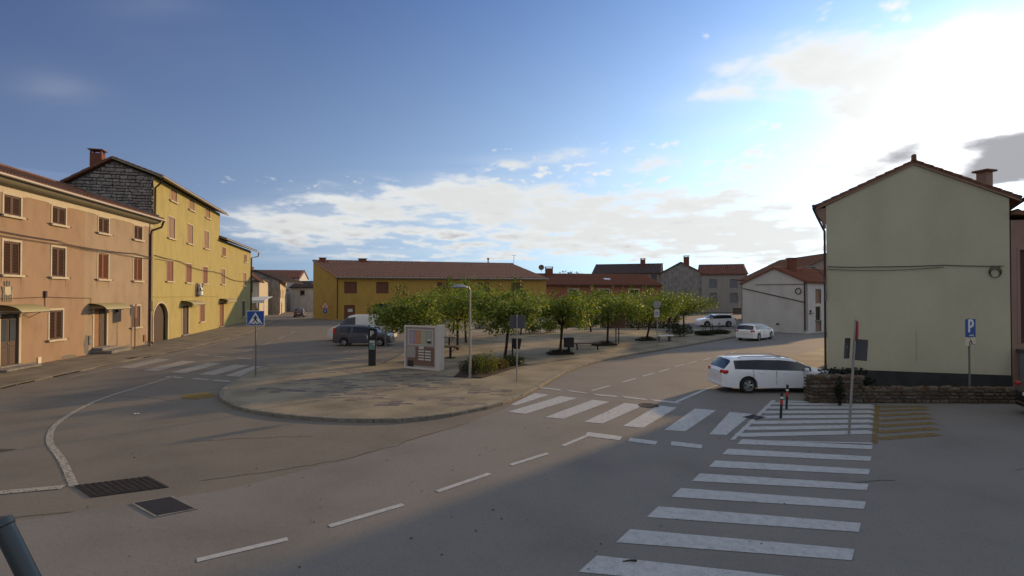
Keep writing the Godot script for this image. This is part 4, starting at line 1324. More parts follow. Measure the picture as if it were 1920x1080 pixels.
	var an := thing("roof_aerial", "thin aerial mast on the low yellow house roof", "antenna", k2 * Vector3(1.2, 12.6, -3.4))
	var am := MB.new()
	am.tube([Vector3(0, -0.3, 0), Vector3(0, 2.9, 0)], 0.05, 6)
	part("mast", am.mesh(), M.iron, an)
	am = MB.new()
	am.tube([Vector3(0, 2.55, 0), Vector3(1.4, 2.62, 0)], 0.03, 5)
	for k in 4: am.tube([Vector3(0.3 + k * 0.3, 2.57, -0.25), Vector3(0.3 + k * 0.3, 2.57, 0.25)], 0.015, 4)
	part("boom", am.mesh(), M.iron, an)


# a plain house: front from a to b (right as seen from outside), w deep, with ridge along the front
func plain_house(called: String, label: String, a: Vector2, b: Vector2, depth: float, eave: float, rise: float, wm: Material, rm: Material, holes := [], o := {}) -> Array:
	var h := thing(called, label, "house")
	var f := face(a, b)
	var L := a.distance_to(b)
	var mb := MB.new()
	wall_with_holes(mb, f, 0, L, 0, eave, holes)
	var a3 := func(x: float, y: float, z: float): return f * Vector3(x, y, z)
	mb.quad(a3.call(L, 0, -depth), a3.call(0, 0, -depth), a3.call(0, eave, -depth), a3.call(L, eave, -depth))
	gable_end(mb, a3.call(L, 0, 0), a3.call(L, 0, -depth), eave, eave, a3.call(L, eave + rise, -depth / 2))
	gable_end(mb, a3.call(0, 0, -depth), a3.call(0, 0, 0), eave, eave, a3.call(0, eave + rise, -depth / 2))
	part("wall", mb.mesh(), wm, h)
	var ov: float = o.get("over", 0.4)
	var drop := ov * rise / (depth / 2)
	var v: float = o.get("verge", 0.25)
	slope(h, a3.call(-v, eave - drop + 0.12, ov), a3.call(L + v, eave - drop + 0.12, ov), a3.call(-v, eave + rise + 0.12, -depth / 2), a3.call(L + v, eave + rise + 0.12, -depth / 2), rm, o.get("pitch", 0.3), o.get("course", 0.5))
	slope(h, a3.call(L + v, eave - drop + 0.12, -depth - ov), a3.call(-v, eave - drop + 0.12, -depth - ov), a3.call(L + v, eave + rise + 0.12, -depth / 2), a3.call(-v, eave + rise + 0.12, -depth / 2), rm, 0.6, 0.9)
	ridge(h, a3.call(-v, eave + rise + 0.16, -depth / 2), a3.call(L + v, eave + rise + 0.16, -depth / 2), rm)
	return [h, f, L]


func build_far_street() -> void:
	rng.seed = 21
	# cream cafe house with the white awning
	var r := plain_house("cafe_house", "narrow cream house with a big brown shutter above a white awning", Vector2(-53.2, -96.4), Vector2(-47.4, -98.0), 9, 6.6, 0.4, M.stucco_cream, M.rooftile_dark, [[3.0, 4.6, 1.9, 2.0]], {"pitch": 0.6, "course": 0.8})
	var gb := MB.new()
	gb.poly3([r[1] * Vector3(1.4, 6.55, 0.05), r[1] * Vector3(5.9, 6.55, 0.05), r[1] * Vector3(3.6, 8.5, 0.05)])
	gb.poly3([r[1] * Vector3(5.9, 6.55, -1.5), r[1] * Vector3(1.4, 6.55, -1.5), r[1] * Vector3(3.6, 8.5, -1.5)])
	part("dormer_gable", gb.mesh(), M.stucco_cream, r[0])
	slope(r[0], r[1] * Vector3(1.2, 6.5, -4.5), r[1] * Vector3(1.2, 6.5, 0.3), r[1] * Vector3(3.6, 8.65, -4.5), r[1] * Vector3(3.6, 8.65, 0.3), M.rooftile_old, 0.5, 0.6)
	slope(r[0], r[1] * Vector3(6.1, 6.5, 0.3), r[1] * Vector3(6.1, 6.5, -4.5), r[1] * Vector3(3.6, 8.65, 0.3), r[1] * Vector3(3.6, 8.65, -4.5), M.rooftile_old, 0.5, 0.6)
	rolled(r[0], r[1], 3.95, 4.6, 1.9, 2.0, M.shutter_brown, {"t": 0.16})
	var aw := thing("awning", "white cloth awning on posts before the cream cafe house", "awning", Vector3(-46.9, 0, -96.2))
	var am := MB.new()
	am.hexa([Vector3(-2.6, 3.1, 1.2), Vector3(1.9, 3.0, 1.2), Vector3(1.9, 3.75, -2.0), Vector3(-2.6, 3.75, -2.0), Vector3(-2.6, 3.17, 1.22), Vector3(1.9, 3.07, 1.22), Vector3(1.9, 3.82, -2.0), Vector3(-2.6, 3.82, -2.0)])
	am.box(Vector3(-0.35, 2.9, 1.24), Vector3(4.5, 0.5, 0.03))
	part("cloth", am.mesh(), M.awning, aw)
	for x in [-2.5, -0.9, 0.5, 1.8]:
		part("post", box_mesh(Vector3(0.12, 2.9, 0.12)), M.sign_white, aw, Transform3D(Basis(), Vector3(x, 1.47, 1.1)))
	for p in [[-48.6, -94.6, 1.5, "middle-sized potted shrub under the white awning, by the house side post"], [-47.2, -94.4, 1.2, "shortest potted shrub under the white awning"], [-46.2, -94.5, 1.7, "tallest potted shrub under the white awning, by the street side post"]]:
		var pl := thing("potted_shrub", p[3], "plant", Vector3(p[0], 0.0, p[1]), 0.0, "potted shrubs under the awning")
		var pm := MB.new()
		pm.lathe([Vector2(0.0, 0.0), Vector2(0.22, 0.0), Vector2(0.3, 0.45), Vector2(0.26, 0.45), Vector2(0.0, 0.4)], Transform3D(), 12)
		part("pot", pm.mesh(40), M.brick, pl)
		part("crown", leaf_ball(180, Vector3(0.45, p[2] / 2, 0.45), Vector3(0, 0.4 + p[2] / 2, 0), 0.16, Color(0.05, 0.085, 0.025), 60 + int(p[2] * 10)), M.leaf, pl)
	# grey-flanked house
	var fh := face(Vector2(-60, -106.5), Vector2(-48.4, -108.6))
	var h := thing("grey_gable_house", "house with a blank grey gable and a cream street front", "house")
	var mb := MB.new()
	var Lg := 11.8
	mb.poly3([fh * Vector3(0, 0, 0), fh * Vector3(Lg, 0, 0), fh * Vector3(Lg, 7.0, 0), fh * Vector3(7.2, 9.0, 0), fh * Vector3(0, 7.6, 0)])
	part("gable_wall", mb.mesh(), M.stucco_grey, h)
	mb = MB.new()
	wall_with_holes(mb, face(Vector2(-48.4, -108.6), Vector2(-55.6, -129)), 0, 21.6, 0, 7.0, [[3, 3.6, 1.4, 1.6], [9, 3.6, 1.4, 1.6], [5.5, 0, 1.6, 2.4]])
	mb.quad(Vector3(-55.6, 0, -129), Vector3(-66, 0, -126), Vector3(-66, 7.6, -126), Vector3(-55.6, 7.0, -129))
	part("wall", mb.mesh(), M.stucco_cream, h)
	var ff := face(Vector2(-48.4, -108.6), Vector2(-55.6, -129))
	glazed(h, ff, 3.7, 3.6, 1.4, 1.6, {"sash": M.wood_dark})
	glazed(h, ff, 9.7, 3.6, 1.4, 1.6, {"sash": M.wood_dark})
	door(h, ff, 6.3, 0.0, 1.6, 2.4, M.wood_dark)
	slope(h, fh * Vector3(Lg + 0.7, 6.85, 0.3), fh * Vector3(Lg + 0.7, 6.85, -20), fh * Vector3(7.2, 9.15, 0.3), fh * Vector3(7.2, 9.15, -20), M.rooftile_dark, 0.5, 0.7)
	slope(h, fh * Vector3(-0.3, 7.6, -20), fh * Vector3(-0.3, 7.6, 0.3), fh * Vector3(7.2, 9.15, -20), fh * Vector3(7.2, 9.15, 0.3), M.rooftile_dark, 0.6, 0.9)
	pipe(h, [ff * Vector3(0.1, 6.9, 0.1), ff * Vector3(0.1, 0.2, 0.1)], 0.09)
	# red-roofed house behind it
	r = plain_house("red_roof_house", "house with a dull red roof rising behind the grey gable", Vector2(-76, -135), Vector2(-56.5, -139), 12, 8.6, 2.0, M.stucco_white, M.rooftile, [], {"pitch": 0.7, "course": 0.9})
	chimney(r[0], r[1] * Vector3(6.5, 10.4, -5.5), Vector3(1.0, 1.4, 0.9), M.brick, 0.0, false)
	# pale house further down
	r = plain_house("far_pale_house", "small cream house at the bend of the far street", Vector2(-58.2, -134), Vector2(-59.0, -137), 5, 5.2, 0.8, M.stucco_cream, M.rooftile_dark, [], {"pitch": 0.8, "course": 1.0})
	r = plain_house("far_white_house", "small whitewashed house with one dark window closing the street", Vector2(-55.5, -131), Vector2(-46.2, -131), 9, 5.9, 1.5, M.stucco_white, M.rooftile_dark, [[2.4, 4.1, 1.1, 1.1]], {"pitch": 0.6, "course": 0.8})
	glazed(r[0], r[1], 2.95, 4.1, 1.1, 1.1)
	var ab := MB.new()
	var pp := []
	for k in 13: pp.append(Vector2(6.6 - 2.4 * cos(PI * k / 12.0), 6.2 + 2.0 * sin(PI * k / 12.0)))
	ab.prism(pp, r[1] * Transform3D(Basis(), Vector3(0, 0, -6.0)), 4.0)
	part("barrel_roof", ab.mesh(), M.stucco_grey, r[0])


func build_square_houses() -> void:
	rng.seed = 31
	# --- long ochre house
	var A := Vector2(-28.7, -85.8)
	var B := Vector2(6.25, -95.5)
	var f := face(A, B)
	var L := A.distance_to(B)
	var h := thing("ochre_house", "long two-storey ochre house with brown roller shutters and striped tile roof", "house")
	var ev := 7.05
	var D := Vector2(-34.98, -91.95)
	var E := D + (B - A)
	var holes := []
	for c in [2.1, 7.2, 17.4, 24.6, 30.7]: holes.append([c - 1.0, 4.35, 2.0, 1.95])
	holes.append([1.1, 0.05, 1.7, 2.4])
	holes.append([5.75, 0.05, 2.6, 2.6])
	for c in [11.9, 17.4, 24.6, 30.7]: holes.append([c - 1.0, 0.8 if c != 17.4 else 0.05, 2.0, 1.6 if c != 17.4 else 2.35])
	var mb := MB.new()
	wall_with_holes(mb, f, 0, L, 0, ev, holes)
	mb.poly3([g3(D, 0), g3(A, 0), g3(A, ev), g3(D, 9.95)])
	mb.poly3([g3(B, 0), g3(E, 0), g3(E, 9.95), g3(B, ev)])
	mb.quad(g3(E, 0), g3(D, 0), g3(D, 9.95), g3(E, 9.95))
	part("wall", mb.mesh(), M.stucco_ochre, h)
	for c in [2.1, 7.2, 17.4, 24.6, 30.7]: rolled(h, f, c, 4.35, 2.0, 1.95, M.roller_brown, {"frame": M.stucco_ochre})
	rolled(h, f, 1.95, 0.05, 1.7, 2.4, M.roller_brown, {"called": "door", "leaf": "leaf", "frame": M.stucco_ochre})
	part("notice", box_mesh(Vector3(0.75, 0.5, 0.02), 0.003), M.letter_paper, h, f * Transform3D(Basis(), Vector3(2.05, 1.55, -0.07)))
	rolled(h, f, 7.05, 0.05, 2.6, 2.6, M.plinth_dark, {"called": "door", "leaf": "leaf", "frame": M.stucco_ochre})
	for c in [11.9, 24.6, 30.7]: rolled(h, f, c, 0.8, 2.0, 1.6, M.roller_brown, {"frame": M.stucco_ochre})
	rolled(h, f, 17.4, 0.05, 2.0, 2.35, M.roller_brown, {"called": "door", "leaf": "leaf", "frame": M.stucco_ochre})
	var e0 := f * Vector3(-0.15, ev + 0.02, 0.55)
	var e1 := f * Vector3(L + 0.2, ev + 0.02, 0.55)
	var d3 := g3(D, 10.12) + f.basis.x * -0.15
	var d4 := g3(E, 10.12) + f.basis.x * 0.2
	slope(h, e0, e1, d3, d4, M.rooftile_light, 0.66, 0.45, null, M.rooftile_pan)
	ridge(h, d3 + Vector3(0, 0.05, 0), d4 + Vector3(0, 0.05, 0), M.rooftile_old)
	part("fascia", box_mesh(Vector3(L + 0.2, 0.24, 0.05)), M.concrete, h, f * Transform3D(Basis(), Vector3(L / 2, ev - 0.16, 0.5)))
	gutter_run(h, [f * Vector3(-0.2, ev - 0.04, 0.66), f * Vector3(L + 0.3, ev - 0.06, 0.66)], M.gutter)
	pipe(h, [f * Vector3(0.05, ev - 0.2, 0.6), f * Vector3(0.03, ev - 0.7, 0.1), f * Vector3(0.03, 0.2, 0.09)], 0.07)
	chimney(h, (d3 + Vector3(1.9, -0.1, 0.3)), Vector3(1.1, 0.8, 0.7), M.brick, 0.27, false)
	chimney(h, (d3 + Vector3(8.3, -0.1, -1.8)), Vector3(1.4, 0.8, 0.7), M.brick, 0.27, false)
	var fl := MB.new()
	fl.tube([Vector3(0, -0.5, 0), Vector3(0, 0.75, 0)], 0.13, 8)
	fl.tube([Vector3(0, 0.75, 0), Vector3(0, 1.05, 0)], 0.22, 8)
	part("flue", fl.mesh(40), M.steel_dull, h, Transform3D(Basis(), g3(D, 10.1) + (g3(E, 10.1) - g3(D, 10.1)) * 0.87 + Vector3(0, 0.05, 0)))
	var an := thing("roof_aerial", "tall thin aerial at the end of the ochre roof", "antenna", d4 + Vector3(0.1, -0.2, 0.3))
	fl = MB.new()
	fl.tube([Vector3(0, -0.4, 0), Vector3(0.15, 1.9, 0)], 0.045, 6)
	part("mast", fl.mesh(), M.steel_dull, an)
	fl = MB.new()
	fl.tube([Vector3(-0.35, 1.85, 0), Vector3(0.6, 1.9, 0)], 0.03, 5)
	for k in 4: fl.tube([Vector3(-0.25 + k * 0.25, 1.87, -0.25), Vector3(-0.25 + k * 0.25, 1.87, 0.25)], 0.016, 4)
	part("boom", fl.mesh(), M.steel_dull, an)
	var dish := thing("satellite_dish", "grey satellite dish on the end of the ochre house", "dish", g3(B, 0) + Vector3(-0.75, 9.0, -2.4))
	fl = MB.new()
	fl.lathe([Vector2(0.0, 0.16), Vector2(0.2, 0.14), Vector2(0.38, 0.08), Vector2(0.52, 0.0), Vector2(0.53, 0.02), Vector2(0.38, 0.1), Vector2(0.2, 0.16), Vector2(0.0, 0.18)], Transform3D(Basis(Vector3.RIGHT, -1.3), Vector3(0, 0.25, 0)), 18)
	part("reflector", fl.mesh(50), M.steel_dull, dish)
	fl = MB.new()
	fl.tube([Vector3(0, 0.25, -0.1), Vector3(0, -0.6, -0.3)], 0.04, 6)
	part("arm", fl.mesh(), M.steel_dull, dish)
	fl = MB.new()
	fl.tube([Vector3(0, -0.15, 0.1), Vector3(0, 0.1, 0.6)], 0.02, 5)
	part("feed_horn", fl.mesh(), M.steel_dull, dish)

	# --- red house beside it
	var Rr := Vector2(5.75, -100.6)
	var R2 := Vector2(30.3, -106.0)
	holes = []
	for c in [6.4, 12.8, 19.1]:
		holes.append([c - 1.0, 2.85, 2.0, 2.3])
		holes.append([c - 1.0, 0.3, 2.0, 1.9])
	var r := plain_house("red_house", "low brick-red stucco house with white-framed windows behind the trees", Rr, R2, 13.75, 6.05, 2.2, M.stucco_red, M.rooftile, holes, {"pitch": 0.55, "course": 0.5})
	for c in [6.4, 12.8, 19.1]:
		glazed(r[0], r[1], c, 2.85, 2.0, 2.3, {"frame": M.sign_cream, "t": 0.2})
		glazed(r[0], r[1], c, 0.3, 2.0, 1.9, {"frame": M.sign_cream, "t": 0.2})
	chimney(r[0], r[1] * Vector3(3.2, 8.0, -6.0), Vector3(1.55, 1.8, 1.1), M.brick)
	gutter_run(r[0], [r[1] * Vector3(-0.2, 5.9, 0.5), r[1] * Vector3(25.2, 5.9, 0.5)], M.pipe_dark)
	part("skylight", box_mesh(Vector3(1.4, 0.1, 0.9)), M.lamp_clear, r[0], r[1] * Transform3D(Basis(Vector3.RIGHT, 0.31), Vector3(14.7, 7.35, -3.2)))

	# --- big house behind: dull pink wing, grey gable, stone wing
	r = plain_house("pink_wing_house", "long house with a dull pink wall under a dark tile roof", Vector2(20.75, -134.4), Vector2(37.0, -129.4), 15.0, 9.45, 2.6, M.stucco_dirty, M.rooftile_dark, [[10.5, 7.2, 1.4, 1.6], [14.5, 7.0, 1.4, 2.0]], {"pitch": 0.6, "course": 0.7})
	glazed(r[0], r[1], 11.2, 7.2, 1.4, 1.6, {"surround": false})
	glazed(r[0], r[1], 15.2, 7.0, 1.4, 2.0, {"surround": false})
	chimney(r[0], r[1] * Vector3(12.2, 11.7, -6.5), Vector3(1.1, 1.9, 1.0), M.brick)
	# grey gable, turned to the square
	h = thing("grey_stone_house", "broad grey plastered gable between the pink and stone wings", "house")
	var ga := Vector2(36.6, -128.8)
	var gb2 := Vector2(45.5, -125.0)
	var gf := face(ga, gb2)
	var gl := ga.distance_to(gb2)
	mb = MB.new()
	mb.poly3([gf * Vector3(0, 0, 0), gf * Vector3(gl, 0, 0), gf * Vector3(gl, 9.3, 0), gf * Vector3(gl * 0.5, 11.9, 0), gf * Vector3(0, 9.3, 0)])
	mb.quad(gf * Vector3(gl, 0, 0), gf * Vector3(gl, 0, -15), gf * Vector3(gl, 9.3, -15), gf * Vector3(gl, 9.3, 0))
	mb.quad(gf * Vector3(0, 0, -15), gf * Vector3(0, 0, 0), gf * Vector3(0, 9.3, 0), gf * Vector3(0, 9.3, -15))
	part("wall", mb.mesh(), M.stucco_grey, h)
	slope(h, gf * Vector3(-0.4, 9.2, -15), gf * Vector3(-0.4, 9.2, 0.25), gf * Vector3(gl * 0.5, 12.02, -15), gf * Vector3(gl * 0.5, 12.02, 0.25), M.rooftile_dark, 0.5, 0.6)
	slope(h, gf * Vector3(gl + 0.4, 9.2, 0.25), gf * Vector3(gl + 0.4, 9.2, -15), gf * Vector3(gl * 0.5, 12.02, 0.25), gf * Vector3(gl * 0.5, 12.02, -15), M.rooftile, 0.5, 0.6)
	chimney(h, gf * Vector3(gl * 0.62, 11.3, -1.2), Vector3(1.1, 2.3, 1.0), M.brick)
	# stone wing
	holes = [[1.8, 5.7, 1.5, 2.0], [6.4, 5.7, 1.5, 2.0], [1.8, 2.2, 1.5, 2.3], [6.4, 2.2, 1.5, 2.3]]
	r = plain_house("stone_wing_house", "grey stone house wing with pale blue-grey shutters and red roof", Vector2(45.25, -124.75), Vector2(54.9, -121.9), 13.75, 9.0, 2.4, M.stone_0, M.rooftile, holes, {"pitch": 0.5, "course": 0.6})
	for q in holes: rolled(r[0], r[1], q[0] + 0.75, q[1], q[2], q[3], M.shutter_grey, {"frame": M.concrete, "t": 0.14})
	door(r[0], r[1], 8.9, 0.0, 1.0, 2.3, M.shutter_grey)
	# low stone wall before it
	var lw := thing("garden_wall", "low brown stone wall in front of the grey stone wing", "wall", Vector3(51.5, 0, -112.5), 0.25)
	part("coping", box_mesh(Vector3(9.0, 0.12, 0.5), 0.02), M.stone_1, lw, Transform3D(Basis(), Vector3(0, 1.36, 0)))
	part("body", box_mesh(Vector3(8.9, 1.3, 0.4), 0.02), M.wallstone_3, lw, Transform3D(Basis(), Vector3(0, 0.65, 0)))

	# --- white house with its gable to the street
	h = thing("white_gable_house", "white house with a blank stained gable and a sloping pipe", "house")
	var ca := Vector2(26.9, -61.0)
	var cb := Vector2(31.5, -56.0)
	var cf := face(ca, cb)
	var cl := ca.distance_to(cb)
	var cd := Vector2(40.5, -62.0)
	var df := face(cb, cd)
	var dl := cb.distance_to(cd)
	var rd := Vector2(cd.x - cb.x, cd.y - cb.y)
	mb = MB.new()
	mb.poly3([cf * Vector3(0, 0, 0), cf * Vector3(cl, 0, 0), cf * Vector3(cl, 5.55, 0), cf * Vector3(cl * 0.52, 7.05, 0), cf * Vector3(0, 5.45, 0)])
	wall_with_holes(mb, df, 0, dl, 0, 5.55, [[2.1, 3.2, 1.0, 1.5], [2.0, 1.35, 1.0, 1.5], [0.7, 2.2, 0.5, 0.3], [2.1, 0.1, 1.0, 1.1]])
	mb.quad(g3(ca + rd, 0), g3(ca, 0), g3(ca, 5.45), g3(ca + rd, 5.45))
	part("wall", mb.mesh(), M.stucco_white, h)
	rolled(h, df, 2.6, 3.2, 1.0, 1.5, M.shutter_pale, {"frame": M.concrete})
	glazed(h, df, 2.5, 1.35, 1.0, 1.5)
	rolled(h, df, 2.6, 0.1, 1.0, 1.1, M.shutter_pale, {"frame": M.concrete})
	glazed(h, df, 0.95, 2.2, 0.5, 0.3, {"surround": false})
	var rx := g3(rd, 0)
	var ap := cf * Vector3(cl * 0.52, 7.2, 0.2)
	slope(h, cf * Vector3(cl + 0.3, 5.5, 0.2), cf * Vector3(cl + 0.3, 5.5, 0.2) + rx, ap, ap + rx, M.rooftile, 0.35, 0.45)
	slope(h, cf * Vector3(-0.3, 5.42, 0.2) + rx, cf * Vector3(-0.3, 5.42, 0.2), ap + rx, ap, M.rooftile_old, 0.5, 0.6)
	ridge(h, ap, ap + rx, M.rooftile_old)
	chimney(h, ap + rx * 0.2 + Vector3(0.6, -0.45, 0.6), Vector3(0.75, 1.5, 0.7), M.brick)
	cable_line(h, [cf * Vector3(0.1, 4.9, 0.06), cf * Vector3(cl - 0.1, 3.35, 0.06)], 0.05)
	pipe(h, [cf * Vector3(cl - 0.1, 5.5, 0.08), cf * Vector3(cl - 0.1, 0.3, 0.08)], 0.08, M.pipe_dark)
	pipe(h, [df * Vector3(0.15, 5.4, 0.08), df * Vector3(0.15, 0.3, 0.08)], 0.07, M.pipe_grey)
	var coil := MB.new()
	var cp := []
	for k in 13: cp.append(Vector3(0.28 * cos(TAU * k / 12.0), 0.32 * sin(TAU * k / 12.0), 0.0))
	coil.tube(cp, 0.05, 5, false)
	part("cable_coil", coil.mesh(60), M.cable, h, cf * Transform3D(Basis(), Vector3(cl - 0.75, 4.55, 0.06)))
	part("wall_vent", box_mesh(Vector3(0.3, 0.2, 0.05)), M.cable, h, cf * Transform3D(Basis(), Vector3(3.9, 0.9, 0.03)))
	cable_line(h, [cf * Vector3(1.5, 5.3, 0.06), cf * Vector3(cl - 0.1, 5.3, 0.06)], 0.03)

	# --- brown house behind it and another roof
	plain_house("brown_house", "dull brown house with a steep roof behind the white gable", Vector2(39.5, -90), Vector2(38.2, -73), 13.0, 6.6, 3.2, M.stucco_dirty, M.rooftile_old, [], {"pitch": 0.6, "course": 0.7})
	plain_house("far_roof_house", "far low house with a faded tile roof beside the white gable", Vector2(37.4, -84), Vector2(38.1, -78), 8.0, 5.3, 1.7, M.stucco_dirty, M.rooftile_old, [], {"pitch": 0.6, "course": 0.7})


func build_corner_house() -> void:
	rng.seed = 41
	var A := Vector2(14.75, -24.5)
	var B := Vector2(21.45, -22.5)
	var f := face(A, B)
	var L := A.distance_to(B)
	var bk := Vector2(0.585, -0.811) * 11.0
	var h := thing("green_house", "pale green house with a blank shaded gable at the road corner", "house")
	var ev := 8.35
	var apex := f * Vector3(L * 0.5, 10.1, 0)
	var b3 := g3(bk, 0)
	var y0 := 0.72
	var mb := MB.new()
	mb.poly3([f * Vector3(0, y0, 0), f * Vector3(L, y0, 0), f * Vector3(L, ev, 0), apex, f * Vector3(0, ev, 0)])
	mb.quad(g3(A + bk, y0), g3(A, y0), g3(A, ev), g3(A + bk, ev))
	mb.quad(g3(B, y0), g3(B + bk, y0), g3(B + bk, ev), g3(B, ev))
	mb.poly3([g3(B + bk, y0), g3(A + bk, y0), g3(A + bk, ev), apex + b3, g3(B + bk, ev)])
	part("wall", mb.mesh(), M.stucco_green, h)
	mb = MB.new()
	var o1 := f.basis.x * 0.03
	var o2 := f.basis.z * 0.03
	mb.hexa([g3(A, 0) - o1 + o2, g3(B, 0) + o1 + o2, g3(B + bk, 0) + o1, g3(A + bk, 0) - o1, g3(A, y0) - o1 + o2, g3(B, y0) + o1 + o2, g3(B + bk, y0) + o1, g3(A + bk, y0) - o1])
	part("plinth", mb.mesh(), M.plinth_dark, h)
	var ov := f.basis.z * 0.06
	var eL := f * Vector3(-0.5, ev - 0.02, 0) + ov
	var eR := f * Vector3(L + 0.42, ev - 0.02, 0) + ov
	var ap := apex + Vector3(0, 0.10, 0) + ov
	slope(h, eL + b3, eL, ap + b3, ap, M.rooftile_old, 0.24, 0.4)
	slope(h, eR, eR + b3, ap, ap + b3, M.rooftile_old, 0.24, 0.4)
	ridge(h, ap + b3, ap, M.rooftile_old)
	part("ridge_stone", box_mesh(Vector3(0.16, 0.3, 0.2), 0.04), M.rooftile_old, h, Transform3D(f.basis, ap + Vector3(0, 0.15, 0)))
	# verge stones under the roof edge
	for q in [[f * Vector3(-0.45, ev - 0.14, 0.04), apex + f.basis.z * 0.04 + Vector3(0, -0.02, 0)], [apex + f.basis.z * 0.04 + Vector3(0, -0.02, 0), f * Vector3(L + 0.4, ev - 0.14, 0.04)]]:
		var vb := MB.new()
		var d: Vector3 = q[1] - q[0]
		vb.box((q[0] + q[1]) / 2.0, Vector3(d.length(), 0.05, 0.08), Basis(d.normalized(), d.normalized().cross(f.basis.z) * -1.0, f.basis.z))
		part("verge", vb.mesh(), M.stucco_rose, h)
	gutter_run(h, [eL + f.basis.x * -0.08 + f.basis.z * 0.2, eL + f.basis.x * -0.08 + b3], M.pipe_dark)
	gutter_run(h, [eR + f.basis.x * 0.08 + f.basis.z * 0.2, eR + f.basis.x * 0.08 + b3], M.pipe_dark)
	var corb := MB.new()
	corb.prism([Vector2(0, 0), Vector2(0, -0.95), Vector2(-0.12, -0.6), Vector2(-0.38, -0.3), Vector2(-0.46, -0.02)], f * Transform3D(Basis(), Vector3(0.0, ev - 0.1, -0.3)), 0.28)
	part("corbel", corb.mesh(), M.stucco_rose, h)
	pipe(h, [eL + f.basis.x * -0.08 + f.basis.z * 0.1 + Vector3(0, -0.08, 0), f * Vector3(-0.35, ev - 0.55, 0.0), f * Vector3(-0.07, ev - 1.2, 0.02), f * Vector3(-0.07, 0.2, 0.02)], 0.05)
	cable_line(h, [f * Vector3(0.02, 5.5, 0.05), f * Vector3(2.0, 5.46, 0.05), f * Vector3(4.6, 5.5, 0.05), f * Vector3(6.75, 5.42, 0.05)], 0.018, 0.02)
	cable_line(h, [f * Vector3(0.02, 5.38, 0.05), f * Vector3(2.4, 5.3, 0.05), f * Vector3(4.6, 5.42, 0.05)], 0.012, 0.03)
	var coil := MB.new()
	for rr in [0.22, 0.19, 0.25]:
		var cp := []
		for k in 15: cp.append(Vector3(rr * cos(TAU * k / 14.0) * 0.9, rr * sin(TAU * k / 14.0) + (rr - 0.22), rr * 0.1))
		coil.tube(cp, 0.014, 5, false)
	part("cable_coil", coil.mesh(60), M.cable, h, f * Transform3D(Basis(), Vector3(6.45, 5.15, 0.03)))
	pipe(h, [f * Vector3(3.55, 2.6, 0.03), f * Vector3(3.55, 1.2, 0.03)], 0.012, M.stucco_green)
	chimney(h, f * Vector3(L - 0.1, 8.75, -1.6), Vector3(0.44, 1.35, 0.42), M.stucco_rose, 0.29, false)
	# wall-mounted street light on its bent arm
	var sl := thing("street_light", "curved street light arm fixed to the corner of the green house", "street light", f * Vector3(-0.05, 4.35, 0.1))
	var am := MB.new()
	am.tube([Vector3(0, -0.3, 0), Vector3(-0.05, 0.35, 0.05), Vector3(-0.25, 0.75, 0.2), Vector3(-0.55, 0.98, 0.35), Vector3(-0.95, 1.08, 0.5)], 0.03, 8)
	part("arm", am.mesh(50), M.steel_dull, sl)
	var hb := MB.new()
	hb.cbox(Vector3.ZERO, Vector3(0.5, 0.08, 0.14), 0.03)
	part("head", hb.mesh(), M.steel_dull, sl, Transform3D(Basis(Vector3.UP, -0.36), Vector3(-1.12, 1.1, 0.57)))
	part("wall_plate", box_mesh(Vector3(0.1, 0.4, 0.06)), M.steel_dull, sl, Transform3D(Basis(), Vector3(0.02, -0.25, -0.06)))
	# rose wing at the far end
	var W1 := Vector2(28.5, -20.3)
	var wf := face(B, W1)
	var wl := B.distance_to(W1)
	var w := thing("rose_wing", "dull rose house wing with a dark red door beside the green gable", "house")
	mb = MB.new()
	wall_with_holes(mb, wf, 0.04, wl, 0, 7.4, [[0.35, 2.1, 1.5, 4.0]])
	mb.quad(g3(W1, 0), g3(W1 + bk, 0), g3(W1 + bk, 7.4), g3(W1, 7.4))
	mb.quad(g3(W1 + bk, 0), g3(B + bk, 0), g3(B + bk, 7.4), g3(W1 + bk, 7.4))
	part("wall", mb.mesh(), M.stucco_rose, w)
	rolled(w, wf, 1.1, 2.1, 1.5, 4.0, M.shutter_brown, {"called": "door", "leaf": "leaf", "frame": M.stucco_rose})
	slope(w, wf * Vector3(0.1, 7.75, 0.2), wf * Vector3(wl + 0.2, 6.8, 0.2), wf * Vector3(0.1, 7.75, -11.0), wf * Vector3(wl + 0.2, 6.8, -11.0), M.rooftile_old, 0.3, 0.6)
	var bx := thing("metal_door_box", "blue-grey metal box with a flat dark lid against the rose wing", "box", wf * Vector3(1.2, 0.0, 0.42))
	bx.basis = wf.basis
	part("body", box_mesh(Vector3(2.3, 1.75, 0.7), 0.02), M.shutter_grey, bx, Transform3D(Basis(), Vector3(0.2, 0.875, 0)))
	part("lid", box_mesh(Vector3(2.5, 0.12, 0.8), 0.02), M.sign_back, bx, Transform3D(Basis(), Vector3(0.2, 1.812, 0)))
	part("door_edge", box_mesh(Vector3(0.08, 1.6, 0.02), 0.004), M.sign_back, bx, Transform3D(Basis(), Vector3(-0.5, 0.82, 0.362)))
	# rubble garden wall with a taller pier
	var wall := thing("rubble_wall", "low rubble-stone wall with a taller pier before the green house", "wall")
	var a := Vector2(11.6, -20.25)
	var e := Vector2(20.6, -20.05)
	var gf := face(a, e)
	var gl := a.distance_to(e)
	part("core", box_mesh(Vector3(2.0, 0.95, 0.4), 0.03), M.mortar, wall, gf * Transform3D(Basis(), Vector3(1.0, 0.475, -0.25)))
	part("core", box_mesh(Vector3(gl - 2.0, 0.5, 0.4), 0.03), M.mortar, wall, gf * Transform3D(Basis(), Vector3(2.0 + (gl - 2.0) / 2, 0.25, -0.25)))
	var mats := [M.wallstone_0, M.wallstone_1, M.wallstone_2, M.wallstone_3]
